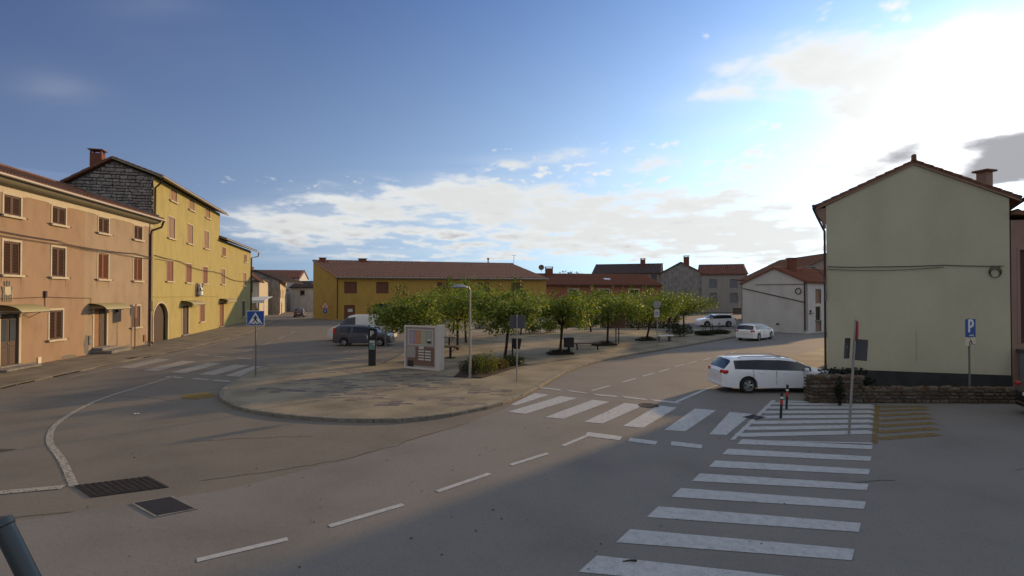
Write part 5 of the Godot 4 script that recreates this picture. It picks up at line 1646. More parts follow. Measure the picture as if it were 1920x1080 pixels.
	rubble(wall, gf * Transform3D(Basis(), Vector3(0, 0, -0.1)), 0.0, gl, 0.0, 1.05, [0.11, 0.2], [0.16, 0.42], 0.2, mats, func(x0, x1, _y0, y1): return x0 > -0.06 and x1 < gl + 0.1 and (y1 < 0.62 or (x1 < 2.06 and y1 < 1.06)), 260)
	rubble(wall, gf * Transform3D(Basis(Vector3.RIGHT, -PI / 2), Vector3(0, 0.5, -0.02)), 2.1, gl, 0.0, 0.5, [0.15, 0.25], [0.2, 0.45], 0.2, mats, func(_a, x1, _y0, y1): return x1 < gl + 0.1 and y1 < 0.5, 60)
	rubble(wall, gf * Transform3D(Basis(Vector3.RIGHT, -PI / 2), Vector3(0, 0.96, -0.02)), 0.0, 2.1, 0.0, 0.5, [0.15, 0.25], [0.2, 0.45], 0.18, mats, func(x0, x1, _y0, y1): return x0 > -0.05 and x1 < 2.1 and y1 < 0.5, 20)
	var lf := gf * Transform3D(Basis(Vector3.UP, -PI / 2), Vector3(-0.02, 0, -0.48))
	rubble(wall, lf, 0.0, 0.5, 0.0, 1.0, [0.12, 0.2], [0.14, 0.3], 0.12, mats, func(x0, x1, _y0, y1): return x0 > -0.08 and x1 < 0.52 and y1 < 1.0, 30)
	var hd := thing("dark_shrub", "low dark evergreen shrub growing behind the pier of the rubble wall", "shrub", Vector3(13.45, 0, -21.3))
	var tk := MB.new()
	tk.tube([Vector3(0, 0, 0), Vector3(0.05, 0.5, 0), Vector3(0, 0.9, 0)], [0.05, 0.04, 0.02], 6)
	part("stem", tk.mesh(), M.bark, hd)
	part("foliage", leaf_ball(3200, Vector3(1.2, 0.52, 0.5), Vector3(0, 0.68, 0), 0.1, Color(0.018, 0.03, 0.014), 77), M.leaf, hd)
	var cy := thing("slim_shrub", "slim dark upright shrub in front of the rubble pier", "shrub", Vector3(12.35, 0, -19.75))
	tk = MB.new()
	tk.tube([Vector3(0, 0, 0), Vector3(0.02, 0.6, 0), Vector3(0, 1.0, 0)], [0.03, 0.025, 0.01], 6)
	part("stem", tk.mesh(), M.bark, cy)
	part("foliage", leaf_ball(520, Vector3(0.19, 0.52, 0.19), Vector3(0, 0.58, 0), 0.07, Color(0.014, 0.02, 0.012), 78), M.leaf, cy)


func leaf_ball(n: int, r: Vector3, c: Vector3, size: float, tint: Color, sd: int) -> ArrayMesh:
	var g := RandomNumberGenerator.new()
	g.seed = sd
	var mb := MB.new()
	for i in n:
		var d := Vector3(g.randfn(), g.randfn(), g.randfn()).normalized()
		var rad := pow(g.randf(), 0.35) * (1.0 + 0.18 * sin(d.x * 5.0 + sd) * cos(d.z * 4.0 + sd * 2.0) + 0.12 * sin(d.y * 7.0 + sd))
		leaf_at(mb, c + d * r * rad, (d + Vector3(g.randfn(), g.randfn() + 0.5, g.randfn()) * 0.7).normalized(), size * g.randf_range(0.6, 1.25), tint, g)
	return mb.mesh()


func leaf_at(mb: MB, p: Vector3, nrm: Vector3, s: float, tint: Color, g: RandomNumberGenerator) -> void:
	var a := nrm.cross(Vector3(g.randfn(), g.randfn(), g.randfn())).normalized()
	var b := nrm.cross(a)
	var k := tint * g.randf_range(0.65, 1.4)
	k.r *= g.randf_range(0.85, 1.25)
	k.a = 1.0
	var tip := p + a * s * 0.6 - nrm * s * 0.12
	var bas := p - a * s * 0.5
	var l := p + b * s * 0.36 - nrm * s * 0.06
	var r := p - b * s * 0.36 - nrm * s * 0.06
	mb.ctri(bas, r, tip, k)
	mb.ctri(bas, tip, l, k)


# ---------------------------------------------------------------- vehicles
func along(p: Array, x: float) -> float:
	if x <= p[0][0]: return p[0][1]
	for i in p.size() - 1:
		if x <= p[i + 1][0]:
			return lerpf(p[i][1], p[i + 1][1], (x - p[i][0]) / maxf(p[i + 1][0] - p[i][0], 1e-6))
	return p[-1][1]


func wheel_meshes(r: float, w: float) -> Array:
	var key := "wheel%.2f" % r
	if not cache.has(key):
		var t := MB.new()
		var T3 := Transform3D(Basis(Vector3.RIGHT, PI / 2), Vector3.ZERO)
		t.lathe([Vector2(r * 0.66, -w / 2), Vector2(r * 0.93, -w / 2), Vector2(r, -w / 2 + 0.03), Vector2(r, w / 2 - 0.03), Vector2(r * 0.93, w / 2), Vector2(r * 0.66, w / 2), Vector2(r * 0.62, 0), Vector2(r * 0.66, -w / 2)], T3, 28)
		var m := MB.new()
		m.lathe([Vector2(r * 0.67, w / 2 - 0.005), Vector2(r * 0.62, w / 2 - 0.01), Vector2(r * 0.60, w / 2 - 0.06), Vector2(r * 0.58, -w / 2), Vector2(0, -w / 2)], T3, 24)
		for k in 5:
			var a := TAU * k / 5.0
			for s in [-0.16, 0.16]:
				var q := Vector3(cos(a + s), sin(a + s), 0)
				m.tube([Vector3(cos(a), sin(a), 0) * r * 0.1 + Vector3(0, 0, w / 2 - 0.02), q * r * 0.62 + Vector3(0, 0, w / 2 - 0.025)], [0.03, 0.022], 5)
		m.lathe([Vector2(r * 0.17, w / 2 - 0.03), Vector2(r * 0.15, w / 2 - 0.005), Vector2(0, w / 2)], T3, 12)
		cache[key] = [t.mesh(40), m.mesh(40)]
	return cache[key]


func car(called: String, label: String, s: Dictionary, paint: Material, at: Vector3, heading: Vector2, category := "car", group := "") -> Node3D:
	var o := thing(called, label, category, at, atan2(-heading.y, heading.x), group)
	var L: float = s.L
	var W: float = s.W
	var R: float = s.R
	var sill := 0.21
	var xs := []
	for p in s.top: xs.append(p[0])
	for p in s.glass + [s.screen, s.rear]: xs.append(p[0]); xs.append(p[1])
	for xc in s.wheels:
		for k in 13: xs.append(xc - (R + 0.06) * cos(PI * k / 12.0))
	var q := -L / 2 + 0.2
	while q < L / 2 - 0.15:
		xs.append(q)
		q += 0.22
	xs.sort()
	var st := []
	for x in xs:
		if st.is_empty() or x - st[-1] > 0.012: st.append(x)
	var hmax := 0.0
	for p in s.top: hmax = maxf(hmax, p[1])
	var rings := []
	var arch := []
	for x in st:
		var top := along(s.top, x)
		var belt := minf(along(s.belt, x), top - 0.05)
		var t: float = absf(x) / (L / 2)
		var wf := W / 2 * (1.0 - 0.10 * pow(t, 5) - 0.07 * pow(t, 18))
		var low := sill + 0.06 * pow(t, 8)
		var in_arch := false
		for xc in s.wheels:
			var dx: float = absf(x - xc)
			if dx < R + 0.06:
				low = maxf(low, R + sqrt(maxf(0.0, (R + 0.06) * (R + 0.06) - dx * dx)) * 0.98)
				in_arch = true
		arch.append(in_arch)
		var frac := clampf((top - belt) / maxf(hmax - along(s.belt, x), 0.1), 0, 1)
		var mid := maxf(lerpf(low, belt, 0.55), low + 0.02)
		mid = minf(maxf(mid, 0.62), belt - 0.02)
		if in_arch: mid = maxf(mid, minf(low + 0.03, belt - 0.01))
		var wr: float = wf * lerpf(0.92, s.get("tumble", 0.76), frac)
		var ring := [Vector3(x, low, wf * 0.80), Vector3(x, low + 0.012, wf * 0.975), Vector3(x, mid, wf), Vector3(x, belt, wf * 0.965), Vector3(x, lerpf(belt, top, 0.80), wr), Vector3(x, top - 0.012, wr - 0.13), Vector3(x, top + 0.012, 0)]
		rings.append(ring)
	var body := MB.new()
	var side_glass := []
	for k in s.glass.size() * 2: side_glass.append(MB.new())
	var screen := MB.new()
	var rear := MB.new()
	for i in st.size() - 1:
		var xm: float = (st[i] + st[i + 1]) / 2
		for j in 6:
			var tgt: MB = body
			var pick := -1
			if j == 3:
				for k in s.glass.size():
					if xm > s.glass[k][0] and xm < s.glass[k][1] and along(s.top, xm) > along(s.belt, xm) + 0.1: pick = k * 2
			if j >= 4 and xm > s.screen[0] and xm < s.screen[1]: tgt = screen
			if j >= 4 and xm > s.rear[0] and xm < s.rear[1]: tgt = rear
			for m in [1.0, -1.0]:
				var k := Vector3(1, 1, m)
				if pick >= 0: tgt = side_glass[pick + (0 if m > 0 else 1)]
				var a: Vector3 = rings[i][j] * k
				var b: Vector3 = rings[i + 1][j] * k
				var c: Vector3 = rings[i + 1][j + 1] * k
				var d: Vector3 = rings[i][j + 1] * k
				if m > 0: tgt.quad(a, b, c, d)
				else: tgt.quad(b, a, d, c)
	for e in [0, st.size() - 1]:
		var r: Array = rings[e]
		for j in 6:
			var a: Vector3 = r[j]
			var b: Vector3 = r[j + 1]
			var am := a * Vector3(1, 1, -1)
			var bm := b * Vector3(1, 1, -1)
			if e == 0: body.quad(am, a, b, bm)
			else: body.quad(a, am, bm, b)
	part("body", body.mesh(32), paint, o)
	for sg in side_glass:
		if sg.v.size(): part("side_window", sg.mesh(20), M.glass_dark, o)
	part("windscreen", screen.mesh(30), M.glass_dark, o)
	if rear.v.size(): part("rear_window", rear.mesh(30), M.glass_dark, o)
	var ch := MB.new()
	ch.box(Vector3(0, 0.36, 0), Vector3(L - 0.35, 0.28, W * 0.74))
	for xc in s.wheels: ch.box(Vector3(xc, 0.55, 0), Vector3(R * 2.1, 0.5, W * 0.66))
	part("underbody", ch.mesh(), M.plastic_black, o)
	var wm := wheel_meshes(R, 0.21)
	for xc in s.wheels:
		for m in [1, -1]:
			var wh := holder("wheel", o, Transform3D(Basis(Vector3.UP, 0.0 if m > 0 else PI), Vector3(xc, R, m * (W / 2 - 0.125))))
			part("tyre", wm[0], M.tyre, wh)
			part("rim", wm[1], s.get("rim", M.rim), wh)
	var tl: Array = s.tail
	for m in [1, -1]:
		part("tail_light", box_mesh(Vector3(tl[2], tl[3], tl[4]), 0.03), M.lamp_red, o, Transform3D(Basis(Vector3.UP, m * 0.35), Vector3(tl[0], tl[1], m * (W / 2 - tl[4] / 2 - 0.055))))
		var hl: Array = s.head
		part("headlight", box_mesh(Vector3(0.34, 0.15, 0.3), 0.05), M.lamp_clear, o, Transform3D(Basis(Vector3.UP, m * -0.45), Vector3(hl[0], hl[1], m * (W / 2 - 0.27))))
		var mr := MB.new()
		mr.cbox(Vector3(0, 0.02, m * 0.12), Vector3(0.13, 0.15, 0.2), 0.04)
		mr.box(Vector3(0, -0.03, 0), Vector3(0.07, 0.04, 0.1))
		part("mirror", mr.mesh(), s.get("mirror_mat", paint), o, Transform3D(Basis(), Vector3(s.mirror, along(s.belt, s.mirror) + 0.05, m * (W / 2 - 0.03))))
		for hx in s.handles:
			part("door_handle", box_mesh(Vector3(0.2, 0.035, 0.03), 0.01), s.get("handle_mat", paint), o, Transform3D(Basis(), Vector3(hx, along(s.belt, hx) - 0.11, m * (W / 2 - 0.012))))
		if s.get("rails", false):
			var rb := MB.new()
			rb.tube([Vector3(-1.75, hmax - 0.02, m * W * 0.335), Vector3(-1.55, hmax + 0.035, m * W * 0.335), Vector3(0.2, hmax + 0.03, m * W * 0.335), Vector3(0.45, hmax - 0.03, m * W * 0.335)], 0.02, 6)
			part("roof_rail", rb.mesh(40), M.steel, o)
	part("number_plate", box_mesh(Vector3(0.02, 0.11, 0.5), 0.003), M.sign_white, o, Transform3D(Basis(), Vector3(-L / 2 - 0.006, s.get("plate", 0.62), 0)))
	part("bumper", box_mesh(Vector3(0.16, 0.2, W * 0.78), 0.05), s.get("bumper", paint), o, Transform3D(Basis(), Vector3(-L / 2 + 0.06, 0.34, 0)))
	part("bumper", box_mesh(Vector3(0.16, 0.2, W * 0.78), 0.05), s.get("bumper", paint), o, Transform3D(Basis(), Vector3(L / 2 - 0.06, 0.34, 0)))
	for x in s.seams:
		for m in [1, -1]:
			part("door_seam", box_mesh(Vector3(0.012, along(s.belt, x) - 0.4, 0.01), 0.001), M.plastic_black, o, Transform3D(Basis(), Vector3(x, (along(s.belt, x) + 0.36) / 2 - 0.0, m * (W / 2 - 0.006))))
	return o


func wagon_spec() -> Dictionary:
	return {"L": 5.0, "W": 1.84, "R": 0.335, "wheels": [-1.42, 1.48], "top": [[-2.5, 0.58], [-2.485, 0.9], [-2.40, 1.02], [-2.10, 1.40], [-1.95, 1.455], [-1.0, 1.495], [0.0, 1.485], [0.45, 1.44], [0.72, 1.375], [1.55, 1.03], [2.1, 0.93], [2.38, 0.80], [2.46, 0.7], [2.5, 0.55]],
		"belt": [[-2.5, 1.02], [-1.9, 1.02], [1.6, 0.92]], "glass": [[-1.98, -1.2], [-1.2, -0.22], [-0.22, 1.3]], "screen": [0.72, 1.55], "rear": [-2.40, -2.10], "tail": [-2.36, 0.90, 0.26, 0.15, 0.34], "head": [2.22, 0.72], "mirror": 1.02, "handles": [-0.85, 0.15], "rails": true, "seams": [-1.2, -0.22, 0.95], "plate": 0.72}


func build_vehicles() -> void:
	rng.seed = 51
	var y := 0.008
	var w := wagon_spec()
	car("estate_car", "white estate car leaving the junction, its bonnet behind the rubble pier", w, M.car_white, Vector3(11.42, y, -23.1), Vector2(1, -0.02))
	car("estate_car", "white estate car driving off along the square, seen from behind", w, M.car_white, Vector3(22.7, y, -48.8), Vector2(0.72, -0.69))
	var sv := wagon_spec()
	sv.W = 1.9
	sv.R = 0.36
	sv.top = [[-2.4, 0.6], [-2.385, 1.0], [-2.32, 1.1], [-1.9, 1.55], [-1.75, 1.6], [-0.8, 1.66], [0.1, 1.63], [0.55, 1.55], [1.35, 1.14], [2.0, 1.02], [2.28, 0.88], [2.36, 0.76], [2.4, 0.6]]
	sv.L = 4.8
	sv.belt = [[-2.4, 1.14], [1.4, 1.02]]
	sv.glass = [[-1.8, -1.16], [-1.16, -0.22], [-0.22, 1.1]]
	sv.screen = [0.55, 1.35]
	sv.rear = [-2.32, -1.9]
	sv.tail = [-2.27, 1.02, 0.26, 0.16, 0.34]
	sv.head = [2.12, 0.82]
	sv.mirror = 0.85
	sv.wheels = [-1.38, 1.42]
	sv.seams = [-1.16, -0.22, 0.8]
	car("white_suv", "white sport utility car parked facing the square beyond the shrubs", sv, M.car_white, Vector3(26.5, y, -68.2), Vector2(-1, 0.03))
	var hb := {"L": 4.75, "W": 1.68, "R": 0.315, "wheels": [-1.42, 1.5], "top": [[-2.375, 0.62], [-2.36, 1.02], [-2.31, 1.1], [-2.16, 1.56], [-1.95, 1.65], [-0.6, 1.68], [0.4, 1.64], [0.68, 1.58], [1.42, 1.12], [2.05, 1.0], [2.28, 0.84], [2.34, 0.72], [2.375, 0.58]],
		"belt": [[-2.375, 1.12], [1.4, 1.02]], "glass": [[-1.75, -0.85], [-0.72, 1.2]], "screen": [0.68, 1.42], "rear": [-2.31, -2.16], "tail": [-2.24, 1.22, 0.2, 0.46, 0.2], "head": [2.1, 0.86], "mirror": 1.0, "handles": [-1.05, -0.1], "seams": [-0.78, 0.62], "plate": 0.8, "tumble": 0.8, "handle_mat": M.plastic_black, "mirror_mat": M.plastic_black}
	var pd := car("grey_hatchback", "dark grey hatchback with white door lettering parked behind the parking meter", hb, M.car_grey, Vector3(-12.2, y, -43.2), Vector2(1, 0.02))
	var tx := TextMesh.new()
	tx.text = "TZB"
	tx.font_size = 24
	tx.pixel_size = 0.015
	tx.depth = 0.01
	var sf := SystemFont.new()
	sf.font_names = PackedStringArray(["Droid Sans"])
	sf.font_weight = 700
	tx.font = sf
	part("door_lettering", tx, M.sign_white, pd, Transform3D(Basis(), Vector3(0.72, 0.72, 0.842)))
	var vn := {"L": 6.0, "W": 1.98, "R": 0.34, "wheels": [-1.75, 2.0], "top": [[-3.0, 0.7], [-2.985, 1.6], [-2.93, 2.16], [-2.8, 2.27], [-2.6, 2.32], [0.6, 2.34], [0.95, 2.28], [1.15, 2.20], [2.05, 1.42], [2.75, 1.12], [2.93, 0.92], [2.97, 0.78], [3.0, 0.62]],
		"belt": [[-3.0, 1.36], [0.0, 1.36], [2.1, 1.26]], "glass": [[-2.75, -1.45], [0.45, 1.85]], "screen": [1.12, 2.05], "rear": [-2.985, -2.93], "tail": [-2.88, 1.25, 0.2, 0.6, 0.16], "head": [2.68, 0.92], "mirror": 1.55, "handles": [0.3, -0.6], "seams": [0.35, 1.75, -1.3], "plate": 0.9, "tumble": 0.84, "mirror_mat": M.plastic_black, "handle_mat": M.plastic_black}
	car("white_van", "white panel van parked nose out before the ochre house", vn, M.car_white_van, Vector3(-13.75, y, -48.2), Vector2(-1, 0.05), "van")
	car("maroon_suv", "dark maroon sport utility car seen from behind at the ochre house corner", sv, M.car_maroon, Vector3(-39.6, y, -97.5), Vector2(-0.3, -0.95))
	car("far_white_van", "small white van far down the side street", vn, M.car_white, Vector3(-56.5, y, -138), Vector2(-0.6, -0.8), "van")
	car("navy_car", "dark navy car parked before the red house behind the trees", w, M.car_navy, Vector3(8.8, y, -68.3), Vector2(1, -0.05))
	car("black_car", "black car standing at the end of the rubble wall", sv, M.car_black, Vector3(20.0, y, -17.2), Vector2(0.93, 0.36))


# ---------------------------------------------------------------- trees and planting
func tree_crown(r: Vector3, c: Vector3, n: int, size: float, sd: int, tips: Array) -> ArrayMesh:
	var g := RandomNumberGenerator.new()
	g.seed = sd
	var mb := MB.new()
	var clumps := []
	for t in tips: clumps.append([t, r.x * g.randf_range(0.26, 0.42)])
	for i in 26:
		var d := Vector3(g.randfn(), g.randfn() * 0.8, g.randfn()).normalized()
		clumps.append([c + d * r * g.randf_range(0.55, 1.0), r.x * g.randf_range(0.16, 0.34)])
	for i in n:
		var k: Array = clumps[g.randi() % clumps.size()]
		var d := Vector3(g.randfn(), g.randfn(), g.randfn()).normalized()
		var p: Vector3 = k[0] + d * Vector3(1.15, 0.75, 1.15) * k[1] * pow(g.randf(), 0.45)
		var warm := g.randf()
		var tint := Color(0.12, 0.18, 0.038).lerp(Color(0.34, 0.35, 0.075), warm * warm)
		leaf_at(mb, p, (Vector3(g.randfn() * 0.7, 0.75, g.randfn() * 0.7) + d * 0.4).normalized(), size * g.randf_range(0.6, 1.25), tint, g)
	# a few upright shoots above the crown
	for i in 5:
		var a := g.randf() * TAU
		var b := c + Vector3(cos(a) * r.x * g.randf() * 0.7, r.y * 0.7, sin(a) * r.z * g.randf() * 0.7)
		for k in 16:
			var p := b + Vector3(g.randfn() * 0.1, k * 0.055, g.randfn() * 0.1)
			leaf_at(mb, p, Vector3(g.randfn(), 0.5, g.randfn()).normalized(), size * g.randf_range(0.6, 1.1), Color(0.07, 0.115, 0.025), g)
	return mb.mesh()


func tree(label: String, at: Vector2, y: float, trunk: float, r: Vector3, sd: int, n := 2600, size := 0.17) -> void:
	n = int(n * 1.7)
	trunk -= 0.2
	r.y *= 1.1
	var g := RandomNumberGenerator.new()
	g.seed = sd * 7 + 1
	var o := thing("square_tree", label, "tree", Vector3(at.x, y, at.y), 0.0, "low round-crowned trees of the square")
	var mb := MB.new()
	var lean := Vector3(g.randf_range(-0.16, 0.16), 0, g.randf_range(-0.16, 0.16))
	r *= Vector3(g.randf_range(0.92, 1.15), g.randf_range(0.85, 1.2), g.randf_range(0.9, 1.1))
	var fork := lean * 2.0 + Vector3(0, trunk, 0)
	mb.tube([Vector3(0, -0.05, 0), Vector3(0, 0.15, 0), lean + Vector3(0, trunk * 0.45, 0), fork], [0.14, 0.10, 0.085, 0.09], 9)
	var tips := []
	var c := Vector3(0, trunk + r.y * 0.75, 0)
	for i in 7:
		var a := TAU * i / 7.0 + g.randf_range(-0.3, 0.3)
		var t := fork + Vector3(cos(a) * r.x * 0.68, r.y * g.randf_range(0.5, 1.25), sin(a) * r.z * 0.68)
		var m := fork.lerp(t, 0.5) + Vector3(0, 0.14, 0) + Vector3(g.randfn(), 0, g.randfn()) * 0.08
		mb.tube([fork + Vector3(0, -0.05, 0), m, t], [0.065, 0.045, 0.018], 6)
		tips.append(t)
		for k in 2:
			var e := m + Vector3(g.randfn() * 0.5, g.randf_range(0.1, 0.6), g.randfn() * 0.5)
			mb.tube([m, e], [0.028, 0.01], 5)
			tips.append(e)
	part("trunk", mb.mesh(50), M.bark, o)
	part("crown", tree_crown(r, c, n, size, sd, tips), M.leaf, o)


func build_trees() -> void:
	rng.seed = 61
	var y := 0.12
	tree("tree with a forked trunk close behind the notice board", Vector2(-6.35, -32.2), y, 2.2, Vector3(2.3, 1.25, 2.1), 1, 3600)
	tree("tree whose crown reaches the roof line between notice board and lamp post", Vector2(-4.0, -38.5), y, 2.3, Vector3(3.0, 1.45, 2.4), 2, 3400)
	tree("tree behind the planted bed beside the litter bin on a post", Vector2(-0.45, -31.5), y, 2.2, Vector3(2.4, 1.25, 2.1), 3, 3600)
	tree("tree with a planting box beside the square litter bin", Vector2(3.26, -35.5), y, 2.2, Vector3(2.6, 1.2, 2.2), 4, 3600)
	tree("tree beside the brown board on posts", Vector2(7.7, -42.3), y, 2.2, Vector3(2.9, 1.2, 2.3), 5, 3400)
	tree("tree in the box next to the white-topped bench", Vector2(12.1, -47.0), y, 2.1, Vector3(3.0, 1.15, 2.4), 6, 3400)
	tree("last tree of the row, next to the round dark bush", Vector2(18.6, -56.5), y, 2.0, Vector3(3.2, 1.15, 2.5), 7, 3000)
	tree("tree standing back before the ochre house door", Vector2(-5.6, -50.0), y, 2.3, Vector3(3.6, 1.6, 2.6), 8, 3400)
	tree("tree standing back between ochre and red house", Vector2(0.9, -53.5), y, 2.3, Vector3(3.5, 1.5, 2.6), 9, 3400)
	tree("tree standing back before the red house", Vector2(8.6, -57.0), y, 2.2, Vector3(3.6, 1.4, 2.6), 10, 3400)
	tree("tree standing back before the grey gable", Vector2(14.5, -60.0), y, 2.1, Vector3(3.6, 1.25, 2.6), 11, 3200)
	tree("tree standing back behind the white van's side of the square", Vector2(-3.9, -44.2), y, 2.3, Vector3(3.2, 1.45, 2.5), 12, 3200)
	# planted bed at the tip
	var bed := setting("planted_bed", "dark soil bed with shrubs on the square")
	sheet("soil", "", v2([[-2.85, -25.75], [-1.45, -25.45], [0.85, -30.4], [-0.6, -32.3], [-2.6, -30.2]]), 0.165, M.soil, 0.05, bed)
	var i := 0
	for b in [[-2.15, -26.6, 0.62, 0.8, [0.05, 0.06, 0.02], "dark dry shrub at the pointed end of the planted bed"], [-1.35, -26.9, 0.85, 1.15, [0.15, 0.16, 0.022], "yellow-green rounded shrub in the planted bed by the lamp post"], [-0.75, -28.3, 0.62, 0.62, [0.12, 0.085, 0.025], "brownish shrub in the middle of the planted bed"], [-0.1, -29.8, 0.7, 0.6, [0.05, 0.065, 0.022], "olive shrub at the foot of the tree in the planted bed"], [-1.9, -28.4, 0.6, 0.7, [0.03, 0.045, 0.015], "dark green shrub at the back of the planted bed"], [0.35, -30.2, 0.4, 0.45, [0.04, 0.07, 0.025], "small green shrub at the narrow end of the planted bed"]]:
		var s := thing("bed_shrub", b[5], "shrub", Vector3(b[0], 0.165, b[1]), 0.0, "shrubs of the planted bed")
		var mb := MB.new()
		for k in 4: mb.tube([Vector3.ZERO, Vector3(rng.randf_range(-0.3, 0.3) * b[2], b[3] * 0.8, rng.randf_range(-0.3, 0.3) * b[2])], [0.025, 0.01], 5)
		part("stem", mb.mesh(), M.bark, s)
		part("foliage", leaf_ball(1100, Vector3(b[2], b[3] / 2, b[2]), Vector3(0, b[3] / 2, 0), 0.075, Color(b[4][0], b[4][1], b[4][2]), 200 + i), M.leaf, s)
		i += 1
	# boxes at the tree feet
	i = 0
	for p in [[3.3, -35.75, 0.2, 1.75, "planting box of low dark plants under the tree by the square bin"], [7.4, -41.9, 0.4, 1.9, "planting box of low dark plants under the tree by the brown board"], [11.9, -46.3, 0.5, 1.9, "planting box of low dark plants under the tree by the white-topped bench"]]:
		var s := thing("planting_box", p[4], "planter", Vector3(p[0], 0.12, p[1]), p[2])
		part("curb", box_mesh(Vector3(p[3], 0.14, 0.9), 0.03), M.soil, s, Transform3D(Basis(), Vector3(0, 0.07, 0)))
		part("foliage", leaf_ball(700, Vector3(p[3] * 0.5, 0.16, 0.45), Vector3(0, 0.2, 0), 0.08, Color(0.03, 0.03, 0.016), 300 + i), M.leaf, s)
		i += 1
	# big bushes and hedge further on
	i = 0
	for b in [[16.3, -50.6, 1.35, 1.35, "round dark bush at the road end of the square"], [19.2, -52.2, 1.1, 0.5, "low dark groundcover shrub next to the round bush"], [21.4, -54.2, 1.3, 0.45, "low groundcover shrub at the corner of the square"], [2.2, -55.5, 1.1, 1.2, "light green bush under the trees before the ochre house end"], [4.1, -55.9, 0.9, 1.5, "bright green bush before the navy car"]]:
		var s := thing("square_bush", b[4], "bush", Vector3(b[0], 0.12, b[1]), 0.0)
		var mb := MB.new()
		for k in 5: mb.tube([Vector3.ZERO, Vector3(rng.randf_range(-0.5, 0.5) * b[2], b[3] * 0.8, rng.randf_range(-0.5, 0.5) * b[2])], [0.03, 0.01], 5)
		part("stem", mb.mesh(), M.bark, s)
		part("foliage", leaf_ball(1500, Vector3(b[2], b[3] / 2, b[2] * 0.8), Vector3(0, b[3] / 2, 0), 0.12, Color(0.028, 0.036, 0.016) if i < 3 else Color(0.07, 0.11, 0.03), 400 + i), M.leaf, s)
		i += 1
	var hg := thing("hedge", "long clipped dark hedge closing the far side of the square", "hedge", Vector3(15.8, 0, -64.6), 0.05)
	var hm := MB.new()
	for k in 12: hm.tube([Vector3(-4.4 + k * 0.8, 0, 0), Vector3(-4.4 + k * 0.8, 1.1, 0)], [0.03, 0.015], 5)
	part("stem", hm.mesh(), M.bark, hg)
	var g := RandomNumberGenerator.new()
	g.seed = 90
	hm = MB.new()
	for k in 9500:
		var p := Vector3(g.randf_range(-4.9, 4.9), g.randf_range(0.05, 1.45), g.randf_range(-0.45, 0.45))
		if g.randf() < 0.6:
			if g.randf() < 0.6: p.z = 0.45 * signf(p.z) + g.randfn() * 0.04
			else: p.y = 1.45 + g.randfn() * 0.06
		leaf_at(hm, p, Vector3(g.randfn(), g.randfn() + 0.4, g.randfn()).normalized(), 0.14, Color(0.03, 0.04, 0.016), g)
	part("foliage", hm.mesh(), M.leaf, hg)
	# far trees closing the gaps
	i = 0
	for t in [[-73, -168, 4.0, 3.8, "dark tree beyond the end of the side street"], [-66, -172, 4.5, 4.2, "taller dark tree behind the far pale house"], [-59, -166, 3.8, 3.6, "rounded dark tree behind the whitewashed house"], [-79, -160, 3.5, 3.4, "dark tree behind the red-roofed house"], [16, -142, 4.5, 4.9, "dark tree crown showing over the red house roof"], [58.5, -130, 2.4, 2.8, "dark tree between the stone wing and the white gable"]]:
		var s := thing("far_tree", t[4], "tree", Vector3(t[0], 0, t[1]), 0.0, "far trees behind the houses")
		var mb := MB.new()
		mb.tube([Vector3.ZERO, Vector3(0.1, t[3], 0)], [0.35, 0.2], 7)
		part("trunk", mb.mesh(), M.bark, s)
		part("crown", leaf_ball(1800, Vector3(t[2], t[3] * 0.8, t[2]), Vector3(0, t[3] * 1.3, 0), 0.6, Color(0.022, 0.034, 0.014), 500 + i), M.leaf, s)
		i += 1


# ---------------------------------------------------------------- street furniture
func post_mesh(h: float, r := 0.035) -> ArrayMesh:
	var key := "post%.2f_%.3f" % [h, r]
	if not cache.has(key):
		var mb := MB.new()
		mb.tube([Vector3(0, 0, 0), Vector3(0, h, 0)], r, 10)
		mb.tube([Vector3(0, h, 0), Vector3(0, h + 0.012, 0)], r * 1.15, 10)
		cache[key] = mb.mesh(40)
	return cache[key]


func word(s: String, size: float, bold := true) -> TextMesh:
	var t := TextMesh.new()
	t.text = s
	t.font_size = 32
	t.pixel_size = size / 32.0
	t.depth = 0.006
	var f := SystemFont.new()
	f.font_names = PackedStringArray(["Droid Sans"])
	f.font_weight = 700 if bold else 400
	t.font = f
	return t


func flat(poly: Array, z: float, th := 0.004) -> ArrayMesh:
	var mb := MB.new()
	mb.prism(poly.map(func(p): return Vector2(p[0], p[1])), Transform3D(Basis(), Vector3(0, 0, z)), th)
	return mb.mesh()


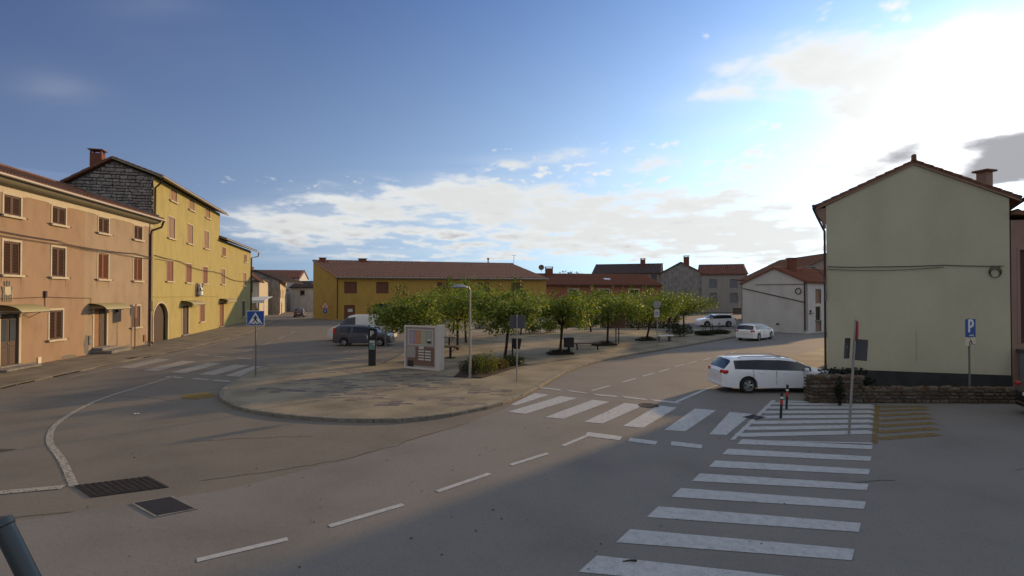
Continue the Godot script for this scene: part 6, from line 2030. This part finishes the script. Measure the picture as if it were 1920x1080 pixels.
func build_furniture() -> void:
	rng.seed = 71
	var y := 0.12
	# pedestrian crossing sign
	var s := thing("crossing_sign", "blue square pedestrian-crossing sign on a thin post at the tip of the square", "road sign", Vector3(-12.73, y, -26.0), 0.05)
	part("post", post_mesh(3.22, 0.036), M.steel_dull, s)
	var pn := holder("sign_panel", s, Transform3D(Basis(), Vector3(0, 2.9, 0.05)))
	part("plate", box_mesh(Vector3(0.86, 0.74, 0.02), 0.006), M.sign_white, pn)
	part("field", box_mesh(Vector3(0.81, 0.69, 0.006), 0.002), M.sign_blue, pn, Transform3D(Basis(), Vector3(0, 0, 0.0125)))
	part("triangle", flat([[-0.35, -0.29], [0.35, -0.29], [0, 0.29]], 0.0165), M.sign_white, pn)
	part("walker_head", flat([[0.03, 0.13], [0.0, 0.165], [-0.035, 0.13], [0.0, 0.1]], 0.0215), M.sign_black, pn)
	part("walker_body", flat([[-0.04, 0.09], [0.05, 0.09], [0.11, 0.0], [0.085, -0.02], [0.045, 0.03], [0.05, -0.06], [0.14, -0.22], [0.09, -0.22], [0.0, -0.1], [-0.1, -0.22], [-0.15, -0.22], [-0.04, -0.05], [-0.045, 0.03], [-0.1, -0.03], [-0.12, -0.01]], 0.0215), M.sign_black, pn)
	for q in [[-0.26, -0.245], [-0.17, -0.245], [0.0, -0.245], [0.17, -0.245], [0.24, -0.245]]:
		part("bar", flat([[q[0] - 0.03, q[1] - 0.035], [q[0] + 0.02, q[1] - 0.035], [q[0] + 0.035, q[1] + 0.03], [q[0] - 0.01, q[1] + 0.03]], 0.0215), M.sign_black, pn)
	# lamp post
	s = thing("lamp_post", "grey lamp post with a flat disc lamp beside the planted bed", "lamp post", Vector3(-2.06, 0.12, -25.62))
	var mb := MB.new()
	mb.tube([Vector3(0, 0, 0), Vector3(0, 2.2, 0), Vector3(0, 4.3, 0)], [0.07, 0.055, 0.045], 12)
	part("pole", mb.mesh(50), M.steel, s)
	mb = MB.new()
	mb.tube([Vector3(0, 4.28, 0), Vector3(-0.05, 4.42, 0), Vector3(-0.3, 4.44, 0)], 0.035, 8)
	part("arm", mb.mesh(50), M.steel, s)
	mb = MB.new()
	mb.lathe([Vector2(0.0, -0.03), Vector2(0.3, -0.03), Vector2(0.44, 0.0), Vector2(0.44, 0.03), Vector2(0.3, 0.1), Vector2(0.1, 0.15), Vector2(0.0, 0.16)], Transform3D(Basis(), Vector3(-0.52, 4.42, 0)), 24)
	part("lamp_head", mb.mesh(50), M.steel, s)
	part("base_plate", box_mesh(Vector3(0.26, 0.03, 0.26), 0.008), M.steel_dull, s, Transform3D(Basis(), Vector3(0, 0.015, 0)))
	# sign seen from the back, by the planted bed
	s = thing("sign_post", "thin grey post carrying the dark back of a square sign near the zebra", "road sign", Vector3(0.23, y, -24.6))
	part("post", post_mesh(3.12, 0.036), M.steel, s)
	part("sign_plate", box_mesh(Vector3(0.72, 0.62, 0.02), 0.006), M.sign_back, s, Transform3D(Basis(Vector3.UP, 0.25), Vector3(0.03, 2.78, -0.06)))
	for yy in [2.62, 2.94]: part("clamp", box_mesh(Vector3(0.12, 0.04, 0.09), 0.006), M.steel_dull, s, Transform3D(Basis(), Vector3(0, yy, -0.005)))
	# parking meter
	s = thing("parking_meter", "dark parking ticket machine with a teal panel and white P", "parking meter", Vector3(-8.0, y, -30.0), 0.15)
	part("body", box_mesh(Vector3(0.42, 1.55, 0.32), 0.02), M.plastic_black, s, Transform3D(Basis(), Vector3(0, 0.775, 0)))
	part("head", box_mesh(Vector3(0.46, 0.55, 0.36), 0.03), M.plastic_black, s, Transform3D(Basis(), Vector3(0, 1.825, 0)))
	part("panel", box_mesh(Vector3(0.32, 0.54, 0.02), 0.004), M.teal, s, Transform3D(Basis(), Vector3(0.0, 1.2, 0.168)))
	part("screen", box_mesh(Vector3(0.26, 0.1, 0.012), 0.003), M.letter_paper, s, Transform3D(Basis(), Vector3(0.0, 1.38, 0.182)))
	part("ticket_slot", box_mesh(Vector3(0.08, 0.08, 0.03), 0.01), M.letter_paper, s, Transform3D(Basis(), Vector3(0.1, 1.22, 0.186)))
	part("letter", word("P", 0.42), M.letter_paper, s, Transform3D(Basis(), Vector3(-0.02, 1.84, 0.186)))
	part("solar_cap", box_mesh(Vector3(0.6, 0.04, 0.42), 0.01), M.plastic_black, s, Transform3D(Basis(Vector3.BACK, 0.12), Vector3(0.05, 2.16, 0)))
	# two thin marker posts near the meter
	s = thing("grey_post", "plain grey post standing beyond the parking meter", "post", Vector3(-10.2, 0.012, -42.2))
	part("post", post_mesh(2.5, 0.07), M.steel_dull, s)
	part("cap", box_mesh(Vector3(0.17, 0.04, 0.17), 0.01), M.steel_dull, s, Transform3D(Basis(), Vector3(0, 2.53, 0)))
	# notice board
	var a := Vector2(-5.95, -29.0)
	var b := Vector2(-4.0, -27.9)
	var f := face(a, b)
	s = thing("notice_board", "pale framed notice board with four posters and rows of slots", "notice board", Vector3(a.x, y, a.y))
	s.basis = f.basis
	var L := a.distance_to(b)
	part("cabinet", box_mesh(Vector3(L, 2.3, 0.26), 0.02), M.board_panel, s, Transform3D(Basis(), Vector3(L / 2, 1.17, -0.14)))
	mb = MB.new()
	for q in [[0.05, 1.19, 0.1, 2.38], [L - 0.05, 1.19, 0.1, 2.38]]: mb.cbox(Vector3(q[0], q[1], 0.0), Vector3(q[2], q[3], 0.1), 0.012)
	for q in [0.05, 2.33]: mb.cbox(Vector3(L / 2, q, 0.0), Vector3(L - 0.2, 0.1, 0.098), 0.012)
	part("frame", mb.mesh(), M.board_frame, s)
	part("side_panel", box_mesh(Vector3(0.2, 2.44, 0.44), 0.02), M.board_frame, s, Transform3D(Basis(), Vector3(L + 0.105, 1.22, -0.16)))
	mb = MB.new()
	for q in [[0.28, 1.74, 0.04, 0.84], [L - 0.28, 1.74, 0.04, 0.84]]: mb.box(Vector3(q[0], q[1], 0.0), Vector3(q[2], q[3], 0.05))
	for q in [1.34, 2.14]: mb.box(Vector3(L / 2, q, 0.0), Vector3(L - 0.6, 0.04, 0.048))
	part("display_frame", mb.mesh(), M.board_frame, s)
	for k in 4:
		part("poster", box_mesh(Vector3(0.36, 0.7 if k < 3 else 0.72, 0.012), 0.002), [M.poster_a, M.poster_b, M.poster_c, M.poster_d][k], s, Transform3D(Basis(), Vector3(0.52 + k * 0.4, 1.74, -0.002)))
	part("poster_print", box_mesh(Vector3(0.26, 0.12, 0.006), 0.001), M.sign_black, s, Transform3D(Basis(), Vector3(1.72, 1.5, 0.007)))
	part("poster_print", box_mesh(Vector3(0.22, 0.1, 0.006), 0.001), M.letter_paper, s, Transform3D(Basis(), Vector3(1.72, 1.62, 0.007)))
	part("lower_panel", box_mesh(Vector3(L - 0.4, 1.0, 0.02), 0.004), M.sign_brown, s, Transform3D(Basis(), Vector3(L / 2, 0.72, -0.005)))
	part("round_plaque", flat([[-0.26, -0.3], [0.26, -0.3], [0.3, 0.0], [0.26, 0.3], [-0.26, 0.3], [-0.3, 0.0]], 0.006, 0.02), M.board_panel, s, Transform3D(Basis(), Vector3(0.5, 0.92, 0)))
	for k in 4:
		for q in 2: part("slot", box_mesh(Vector3(0.4, 0.085, 0.02), 0.006), M.letter_paper, s, Transform3D(Basis(), Vector3(1.18 + q * 0.46, 1.0 - k * 0.15, 0.012)))
	part("emblem", box_mesh(Vector3(0.34, 0.18, 0.02), 0.05), M.letter_paper, s, Transform3D(Basis(), Vector3(1.18, 1.19, 0.012)))
	part("small_panel", box_mesh(Vector3(0.42, 0.34, 0.02), 0.006), M.plinth_dark, s, Transform3D(Basis(), Vector3(0.42, 0.3, 0.012)))
	# tables with cups, behind the board
	for q in [[-3.95, -33.6, "small dark slab table just behind the notice board"], [-4.9, -41.0, "slab table with white cups further behind the notice board"]]:
		s = thing("slab_table", q[2], "table", Vector3(q[0], y, q[1]), -0.25)
		part("top", box_mesh(Vector3(1.25, 0.09, 0.75), 0.02), M.bench_wood if q[0] > -4.5 else M.concrete, s, Transform3D(Basis(), Vector3(0, 0.74, 0)))
		part("leg", box_mesh(Vector3(0.14, 0.7, 0.14), 0.02), M.iron, s, Transform3D(Basis(), Vector3(0, 0.35, 0)))
		part("foot", box_mesh(Vector3(0.6, 0.05, 0.5), 0.02), M.iron, s, Transform3D(Basis(), Vector3(0, 0.025, 0)))
		mb = MB.new()
		mb.tube([Vector3(0.05, 0.4, 0), Vector3(0.4, 0.7, 0)], 0.025, 6)
		part("brace", mb.mesh(), M.iron, s)
	for k in 2:
		s = thing("paper_cup", ["white cup at the house end of the far slab table", "white cup at the tree end of the far slab table"][k], "cup", Vector3(-5.15 + k * 0.5, 0.905, -41.0), 0.0, "white cups on the slab table")
		mb = MB.new()
		mb.lathe([Vector2(0, 0), Vector2(0.06, 0), Vector2(0.085, 0.26), Vector2(0.075, 0.26), Vector2(0.05, 0.02), Vector2(0, 0.02)], Transform3D(), 12)
		part("cup_wall", mb.mesh(40), M.sign_white, s)
	# litter bins
	s = thing("litter_bin", "dark flared litter bin hung on a short post by the planted bed", "litter bin", Vector3(0.3, y, -33.2))
	mb = MB.new()
	mb.lathe([Vector2(0.0, 0.62), Vector2(0.2, 0.62), Vector2(0.33, 1.22), Vector2(0.33, 1.27), Vector2(0.29, 1.27), Vector2(0.18, 0.68), Vector2(0.0, 0.68)], Transform3D(), 14)
	part("bucket", mb.mesh(30), M.bin, s)
	part("post", post_mesh(1.2, 0.05), M.iron, s, Transform3D(Basis(), Vector3(-0.27, 0, 0)))
	s = thing("litter_bin", "square dark litter bin on a short leg beside a planting box", "litter bin", Vector3(3.95, y, -36.4), 0.1)
	part("bucket", box_mesh(Vector3(0.66, 0.62, 0.5), 0.03), M.bin, s, Transform3D(Basis(), Vector3(0, 0.72, 0)))
	part("leg", box_mesh(Vector3(0.14, 0.44, 0.14), 0.01), M.iron, s, Transform3D(Basis(), Vector3(0, 0.22, 0)))
	part("lid", box_mesh(Vector3(0.7, 0.05, 0.54), 0.02), M.bin, s, Transform3D(Basis(), Vector3(0, 1.056, 0)))
	# long bench
	s = thing("bench", "long low dark bench between two planting boxes", "bench", Vector3(5.55, y, -38.6), 0.12)
	mb = MB.new()
	for k in 3: mb.cbox(Vector3(0, 0.47, -0.14 + k * 0.14), Vector3(2.2, 0.05, 0.12), 0.012)
	part("seat", mb.mesh(), M.bench_wood, s)
	for x in [-0.75, 0.8]:
		mb = MB.new()
		mb.tube([Vector3(x, 0, 0.12), Vector3(x - 0.02, 0.25, 0.05), Vector3(x - 0.12, 0.44, 0.1)], 0.04, 6)
		mb.tube([Vector3(x, 0, -0.12), Vector3(x, 0.44, -0.1)], 0.04, 6)
		part("leg", mb.mesh(40), M.iron, s)
	mb = MB.new()
	mb.tube([Vector3(-1.1, 0.5, 0), Vector3(-1.45, 0.58, 0)], 0.035, 6)
	part("arm_end", mb.mesh(), M.iron, s)
	# white-topped bench
	s = thing("bench", "bench with a white top near the sign post", "bench", Vector3(13.2, y, -45.4), 0.3)
	part("seat", box_mesh(Vector3(1.6, 0.09, 0.6), 0.02), M.sign_white, s, Transform3D(Basis(), Vector3(0, 0.5, 0)))
	for x in [-0.55, 0.55]: part("leg", box_mesh(Vector3(0.12, 0.46, 0.4), 0.02), M.concrete, s, Transform3D(Basis(), Vector3(x, 0.23, 0)))
	# brown board on posts
	s = thing("brown_board", "faded brown information board on two legs beside a tree", "sign", Vector3(8.75, y, -43.4), 0.1)
	part("panel", box_mesh(Vector3(1.25, 1.15, 0.06), 0.015), M.sign_brown, s, Transform3D(Basis(), Vector3(0, 1.85, 0.05)))
	for x in [-0.12, 0.12]: part("leg", post_mesh(2.35, 0.045), M.iron, s, Transform3D(Basis(), Vector3(x, 0, -0.03)))
	# sign post by the road bend
	s = thing("sign_post", "post with a pale round sign above a white plate at the road bend", "road sign", Vector3(11.35, y, -40.9), -0.35)
	part("post", post_mesh(3.55, 0.036), M.steel, s)
	mb = MB.new()
	mb.lathe([Vector2(0, 0), Vector2(0.3, 0), Vector2(0.3, 0.02), Vector2(0, 0.02)], Transform3D(Basis(Vector3.RIGHT, PI / 2), Vector3(0, 3.3, 0.04)), 24)
	part("round_sign", mb.mesh(40), M.steel, s)
	part("plate", box_mesh(Vector3(0.4, 0.62, 0.02), 0.005), M.letter_paper, s, Transform3D(Basis(), Vector3(-0.02, 2.6, 0.05)))
	part("plate_mark", box_mesh(Vector3(0.24, 0.05, 0.01), 0.003), M.sign_blue, s, Transform3D(Basis(), Vector3(-0.02, 2.55, 0.064)))
	part("plate_mark", box_mesh(Vector3(0.2, 0.05, 0.01), 0.003), M.sign_blue, s, Transform3D(Basis(), Vector3(-0.02, 2.68, 0.064)))
	# triangle warning sign on the ochre house corner
	s = thing("warning_sign", "red-bordered triangle sign above a small blue sign at the ochre house corner", "road sign", Vector3(-30.6, 0.012, -85.6), 0.3)
	part("post", post_mesh(3.0, 0.05), M.steel_dull, s)
	part("triangle", flat([[-0.75, 1.95], [0.75, 1.95], [0.0, 3.1]], 0.06, 0.02), M.sign_red, s)
	part("triangle_field", flat([[-0.54, 2.07], [0.54, 2.07], [0.0, 2.88]], 0.081, 0.006), M.sign_cream, s)
	part("pictogram", flat([[-0.14, 2.14], [-0.06, 2.14], [-0.06, 2.4], [0.06, 2.4], [0.06, 2.14], [0.14, 2.14], [0.14, 2.48], [-0.14, 2.48]], 0.088, 0.005), M.sign_black, s)
	part("blue_plate", box_mesh(Vector3(0.6, 0.66, 0.02), 0.005), M.sign_blue, s, Transform3D(Basis(), Vector3(0, 1.5, 0.06)))
	part("blue_mark", box_mesh(Vector3(0.1, 0.34, 0.01), 0.003), M.sign_white, s, Transform3D(Basis(), Vector3(0, 1.5, 0.076)))
	# brown square sign and tall narrow sign by the beige house
	var ff := face(Vector2(-27.81, -28.44), Vector2(-27.81, -28.44) + U1)
	s = thing("brown_sign", "grey-brown square board on a rusty post against the beige house", "sign", ff * Vector3(11.6, 0.07, 0.9))
	s.basis = ff.basis
	part("post", post_mesh(2.5, 0.04), M.shutter_red, s)
	part("board", box_mesh(Vector3(0.95, 1.1, 0.04), 0.008), M.sign_brown, s, Transform3D(Basis(Vector3.UP, 0.35), Vector3(0, 2.85, 0.05)))
	s = thing("narrow_sign", "dark post with a narrow upright sign before the beige house", "sign", ff * Vector3(13.6, 0.07, 1.0))
	s.basis = ff.basis
	part("post", post_mesh(3.2, 0.055), M.pipe_dark, s)
	part("board", box_mesh(Vector3(0.4, 0.85, 0.1), 0.05), M.pipe_dark, s, Transform3D(Basis(), Vector3(0.02, 3.2, 0.06)))
	part("foot", box_mesh(Vector3(0.2, 0.12, 0.2), 0.02), M.concrete, s, Transform3D(Basis(), Vector3(0, 0.06, 0)))
	# bollards
	for p in [[9.1, -17.75, 0.06, "slim red-banded black bollard nearer the zebra bars"], [10.03, -19.15, 0.05, "slim red-banded black bollard nearer the estate car"]]:
		s = thing("bollard", p[3], "bollard", Vector3(p[0], 0.016, p[1]), 0.0, "banded bollards on the hatched area")
		s.rotation.z = -p[2]
		part("shaft", post_mesh(0.84, 0.042), M.plastic_black, s)
		for k in 2:
			mb = MB.new()
			mb.tube([Vector3(0, 0.46 + k * 0.2, 0), Vector3(0, 0.46 + k * 0.2 + (0.16 if k == 0 else 0.06), 0)], 0.046, 12)
			part("band", mb.mesh(40), M.sign_red if k == 0 else M.sign_white, s)
		mb = MB.new()
		mb.lathe([Vector2(0.048, 0.82), Vector2(0.048, 0.86), Vector2(0.03, 0.885), Vector2(0.0, 0.89)], Transform3D(), 12)
		part("cap", mb.mesh(40), M.plastic_black, s)
	# no-entry sign seen edge-on, with two plates from behind
	s = thing("no_entry_sign", "leaning post with a red round sign edge-on above two dark sign backs", "road sign", Vector3(10.12, 0.016, -15.75))
	s.rotation.z = -0.07
	part("post", post_mesh(3.42, 0.036), M.steel, s)
	mb = MB.new()
	mb.lathe([Vector2(0, 0), Vector2(0.3, 0), Vector2(0.3, 0.025), Vector2(0, 0.025)], Transform3D(Basis(Vector3.UP, 1.08) * Basis(Vector3.RIGHT, PI / 2), Vector3(0.02, 3.1, 0.03)), 28)
	part("round_sign", mb.mesh(40), M.sign_red, s)
	part("white_bar", box_mesh(Vector3(0.4, 0.24, 0.012), 0.003), M.sign_cream, s, Transform3D(Basis(Vector3.UP, 1.08), Vector3(0.02, 3.1, 0.03) + Basis(Vector3.UP, 1.08) * Vector3(0, 0, 0.03)))
	part("sign_back", box_mesh(Vector3(0.28, 0.62, 0.02), 0.005), M.sign_back, s, Transform3D(Basis(Vector3.UP, 0.5), Vector3(-0.2, 2.55, -0.02)))
	part("sign_back", box_mesh(Vector3(0.36, 0.64, 0.02), 0.005), M.sign_back, s, Transform3D(Basis(Vector3.UP, -0.35), Vector3(0.23, 2.53, -0.05)))
	part("bolt", box_mesh(Vector3(0.04, 0.04, 0.03), 0.008), M.steel, s, Transform3D(Basis(), Vector3(-0.22, 2.6, 0.0)))
	part("bolt", box_mesh(Vector3(0.04, 0.04, 0.03), 0.008), M.steel, s, Transform3D(Basis(), Vector3(0.36, 2.57, -0.01)))
	# disabled parking sign behind the wall
	s = thing("parking_sign", "blue P parking sign with a white wheelchair plate behind the rubble wall", "road sign", Vector3(18.35, 0.0, -21.0), 0.32)
	part("post", post_mesh(3.22, 0.035), M.steel_dull, s)
	pn = holder("sign_panel", s, Transform3D(Basis(), Vector3(0, 2.85, 0.05)))
	part("plate", box_mesh(Vector3(0.6, 0.72, 0.02), 0.006), M.sign_blue, pn)
	part("letter", word("P", 0.72), M.sign_white, pn, Transform3D(Basis(), Vector3(-0.01, 0.08, 0.014)))
	for k in 5: part("small_mark", box_mesh(Vector3(0.035, 0.06, 0.006), 0.001), M.sign_cream, pn, Transform3D(Basis(), Vector3(-0.07 + k * 0.055, -0.29, 0.013)))
	pn = holder("wheelchair_plate", s, Transform3D(Basis(), Vector3(-0.01, 2.31, 0.05)))
	part("plate", box_mesh(Vector3(0.58, 0.32, 0.02), 0.005), M.sign_cream, pn)
	mb = MB.new()
	var wp := []
	for k in 11: wp.append(Vector3(-0.01 + 0.075 * cos(PI * 0.75 + TAU * 0.78 * k / 10.0), -0.05 + 0.075 * sin(PI * 0.75 + TAU * 0.78 * k / 10.0), 0.016))
	mb.tube(wp, 0.011, 5)
	mb.tube([Vector3(-0.02, 0.07, 0.016), Vector3(-0.01, -0.02, 0.016), Vector3(0.06, -0.025, 0.016), Vector3(0.09, -0.1, 0.016)], 0.012, 5)
	mb.tube([Vector3(-0.015, 0.035, 0.016), Vector3(0.045, 0.03, 0.016)], 0.01, 5)
	mb.lathe([Vector2(0, 0), Vector2(0.022, 0), Vector2(0.022, 0.006), Vector2(0, 0.006)], Transform3D(Basis(Vector3.RIGHT, PI / 2), Vector3(-0.02, 0.105, 0.012)), 10)
	part("wheelchair_symbol", mb.mesh(), M.sign_black, pn)
	part("small_text_strip", box_mesh(Vector3(0.12, 0.03, 0.004), 0.001), M.sign_blue, pn, Transform3D(Basis(), Vector3(0.2, -0.12, 0.012)))
	# iron arches at the road end of the square
	for p in [[19.6, -53.4, "iron hoop next to the round dark bush"], [21.0, -55.0, "iron hoop between two others in the groundcover"], [22.4, -56.6, "iron hoop at the outermost corner of the square"]]:
		s = thing("iron_arch", p[2], "railing", Vector3(p[0], y, p[1]), 0.9, "iron hoops at the road end of the square")
		mb = MB.new()
		mb.tube([Vector3(-0.35, 0, 0), Vector3(-0.33, 0.75, 0), Vector3(-0.2, 0.95, 0), Vector3(0.2, 0.95, 0), Vector3(0.33, 0.75, 0), Vector3(0.35, 0, 0)], 0.035, 6)
		part("hoop", mb.mesh(40), M.iron, s)
	# white flower box by the hedge
	s = thing("flower_trough", "pale stone trough before the ochre house", "planter", Vector3(-3.6, y, -62.0), -0.2)
	part("trough", box_mesh(Vector3(1.6, 0.6, 0.6), 0.06), M.concrete, s, Transform3D(Basis(), Vector3(0, 0.3, 0)))
	part("foliage", leaf_ball(260, Vector3(0.75, 0.18, 0.28), Vector3(0, 0.65, 0), 0.12, Color(0.06, 0.08, 0.03), 808), M.leaf, s)
	# slanting steel pipe near the camera
	s = thing("steel_brace", "slanting grey steel pipe with two thin wires at the street edge", "pole", Vector3(-2.62, 0.008, -4.0))
	mb = MB.new()
	mb.tube([Vector3(0.0, 0.0, 0.0), Vector3(-1.25, 2.42, 0.0)], 0.065, 14)
	part("pipe", mb.mesh(40), M.pole_dark, s)
	mb = MB.new()
	mb.lathe([Vector2(0.065, 0.0), Vector2(0.075, 0.01), Vector2(0.07, 0.06), Vector2(0.0, 0.09)], Transform3D(Basis(Vector3.BACK, 0.477), Vector3(-1.25, 2.42, 0)), 14)
	part("end_cap", mb.mesh(40), M.pole_dark, s)
	for k in 2:
		mb = MB.new()
		mb.tube([Vector3(-0.3 - k * 0.06, 0.0, 0.1), Vector3(-1.3 - k * 0.07, 2.0, 0.1)], 0.006, 5)
		part("wire", mb.mesh(), M.steel, s)
	part("foot_plate", box_mesh(Vector3(0.5, 0.02, 0.36), 0.006), M.steel_dull, s, Transform3D(Basis(), Vector3(-0.15, 0.01, 0.04)))


func build_details() -> void:
	rng.seed = 81
	# drain grating and cover in the road
	var g := thing("drain_grating", "long rusty drain grating at the end of the stop line", "drain", Vector3(-8.52, 0.009, -11.45))
	g.basis = Basis(Vector3(0.905, 0, -0.426), Vector3.UP, Vector3(0.806, 0, 0.592))
	part("frame", box_mesh(Vector3(1.36, 0.02, 1.12), 0.006), M.grate, g, Transform3D(Basis(), Vector3(0, 0.004, 0)))
	var mb := MB.new()
	for i in 11:
		for j in 9: mb.cbox(Vector3(-0.6 + i * 0.12, 0.0, -0.48 + j * 0.12), Vector3(0.08, 0.03, 0.08), 0.012)
	part("lattice", mb.mesh(), M.grate, g, Transform3D(Basis(), Vector3(0, 0.016, 0)))
	g = thing("drain_cover", "square dark iron drain cover with chipped asphalt edge", "drain", Vector3(-6.88, 0.009, -10.38))
	g.basis = Basis(Vector3(0.82, 0, 0.57), Vector3.UP, Vector3(-0.84, 0, 0.543))
	part("plate", box_mesh(Vector3(1.04, 0.024, 0.6), 0.008), M.iron, g, Transform3D(Basis(), Vector3(0, 0.008, 0)))
	mb = MB.new()
	for q in [[0, 0.325, 1.13, 0.05], [0, -0.325, 1.13, 0.05], [0.55, 0, 0.05, 0.6], [-0.55, 0, 0.05, 0.6]]: mb.cbox(Vector3(q[0], 0.0, q[1]), Vector3(q[2], 0.02, q[3]), 0.006)
	part("rim", mb.mesh(), M.concrete, g, Transform3D(Basis(), Vector3(0, 0.008, 0)))
	for p in [[5.15, -19.75, 0.34, "round manhole cover inside the zebra crossing"], [9.1, -6.95, 0.3, "round dark manhole cover in the shaded parking area"], [17.6, -34.8, 0.3, "round manhole cover in the pavement by the green house"], [-24.6, -33.9, 0.25, "small round cover in the pavement before the beige house"]]:
		var yy := 0.115 if p[0] == 17.6 else (0.072 if p[0] < -20 else 0.018)
		g = thing("manhole_cover", p[3], "manhole cover", Vector3(p[0], yy, p[1]))
		mb = MB.new()
		mb.lathe([Vector2(p[2] + 0.05, 0.0), Vector2(p[2] + 0.05, 0.008), Vector2(p[2], 0.008), Vector2(p[2], 0.004), Vector2(0, 0.004)], Transform3D(), 26)
		part("cover", mb.mesh(), M.grate, g)
		mb = MB.new()
		for k in 5: mb.box(Vector3(0, 0.006, -p[2] * 0.7 + k * p[2] * 0.35), Vector3(p[2] * 1.2, 0.006, 0.03))
		part("ribs", mb.mesh(), M.iron, g)
	g = thing("drain_grating", "small bar grating at the gutter beside the last zebra bar", "drain", Vector3(8.25, 0.0185, -17.85), 0.6)
	mb = MB.new()
	for k in 8: mb.box(Vector3(-0.28 + k * 0.08, 0.004, 0), Vector3(0.04, 0.012, 0.4))
	part("bars", mb.mesh(), M.iron, g)
	mb = MB.new()
	for q in [[0, 0.21, 0.66, 0.03], [0, -0.21, 0.66, 0.03]]: mb.box(Vector3(q[0], 0.004, q[1]), Vector3(q[2], 0.014, q[3]))
	part("frame", mb.mesh(), M.grate, g)
	# litter on the road
	g = thing("paper_scrap", "small white scrap of paper on the bare asphalt", "litter", Vector3(-13.15, 0.02, -18.35), 0.4)
	g.scale = Vector3.ONE * 0.6
	mb = MB.new()
	mb.quad(Vector3(-0.12, 0.0, 0.08), Vector3(0.02, 0.03, 0.1), Vector3(0.03, 0.012, -0.08), Vector3(-0.11, 0.035, -0.09))
	mb.quad(Vector3(0.02, 0.03, 0.1), Vector3(0.13, 0.0, 0.06), Vector3(0.12, 0.02, -0.1), Vector3(0.03, 0.012, -0.08))
	part("sheet", mb.mesh(), M.sign_white, g)
	g = thing("fallen_twig", "short dark twig lying on the nearest zebra bar", "twig", Vector3(1.85, 0.024, -8.25), 0.2)
	mb = MB.new()
	mb.tube([Vector3(-0.12, 0, 0), Vector3(0.0, 0.012, 0.01), Vector3(0.1, 0.0, 0.03)], [0.008, 0.012, 0.02], 6)
	part("stick", mb.mesh(), M.bark, g)
	var gr := tag(part("road_grit", grit(), M.asphalt_patch, self), "loose grit and dry leaf bits on the asphalt", "grit", "", "stuff")
	gr.name = numbered("road_grit")


func grit() -> ArrayMesh:
	var g := RandomNumberGenerator.new()
	g.seed = 99
	var mb := MB.new()
	for i in 260:
		var z := -g.randf_range(7.0, 26.0)
		var x := g.randf_range(-0.95, 0.6) * -z
		if z < -16.5 and x > -13.0 and x < 2.5: continue
		if x > 8.0 and z < -19.5: continue
		var s := g.randf_range(0.006, 0.02)
		var a := g.randf() * TAU
		var p := Vector3(x, 0.0175, z)
		var u := Vector3(cos(a), 0, sin(a)) * s * 1.6
		var w := Vector3(-sin(a), 0, cos(a)) * s
		var t := p + Vector3(0, s * 0.9, 0)
		mb.tri(p - u - w, p + u - w * 0.4, t)
		mb.tri(p + u - w * 0.4, p + w, t)
		mb.tri(p + w, p - u - w, t)
	return mb.mesh()
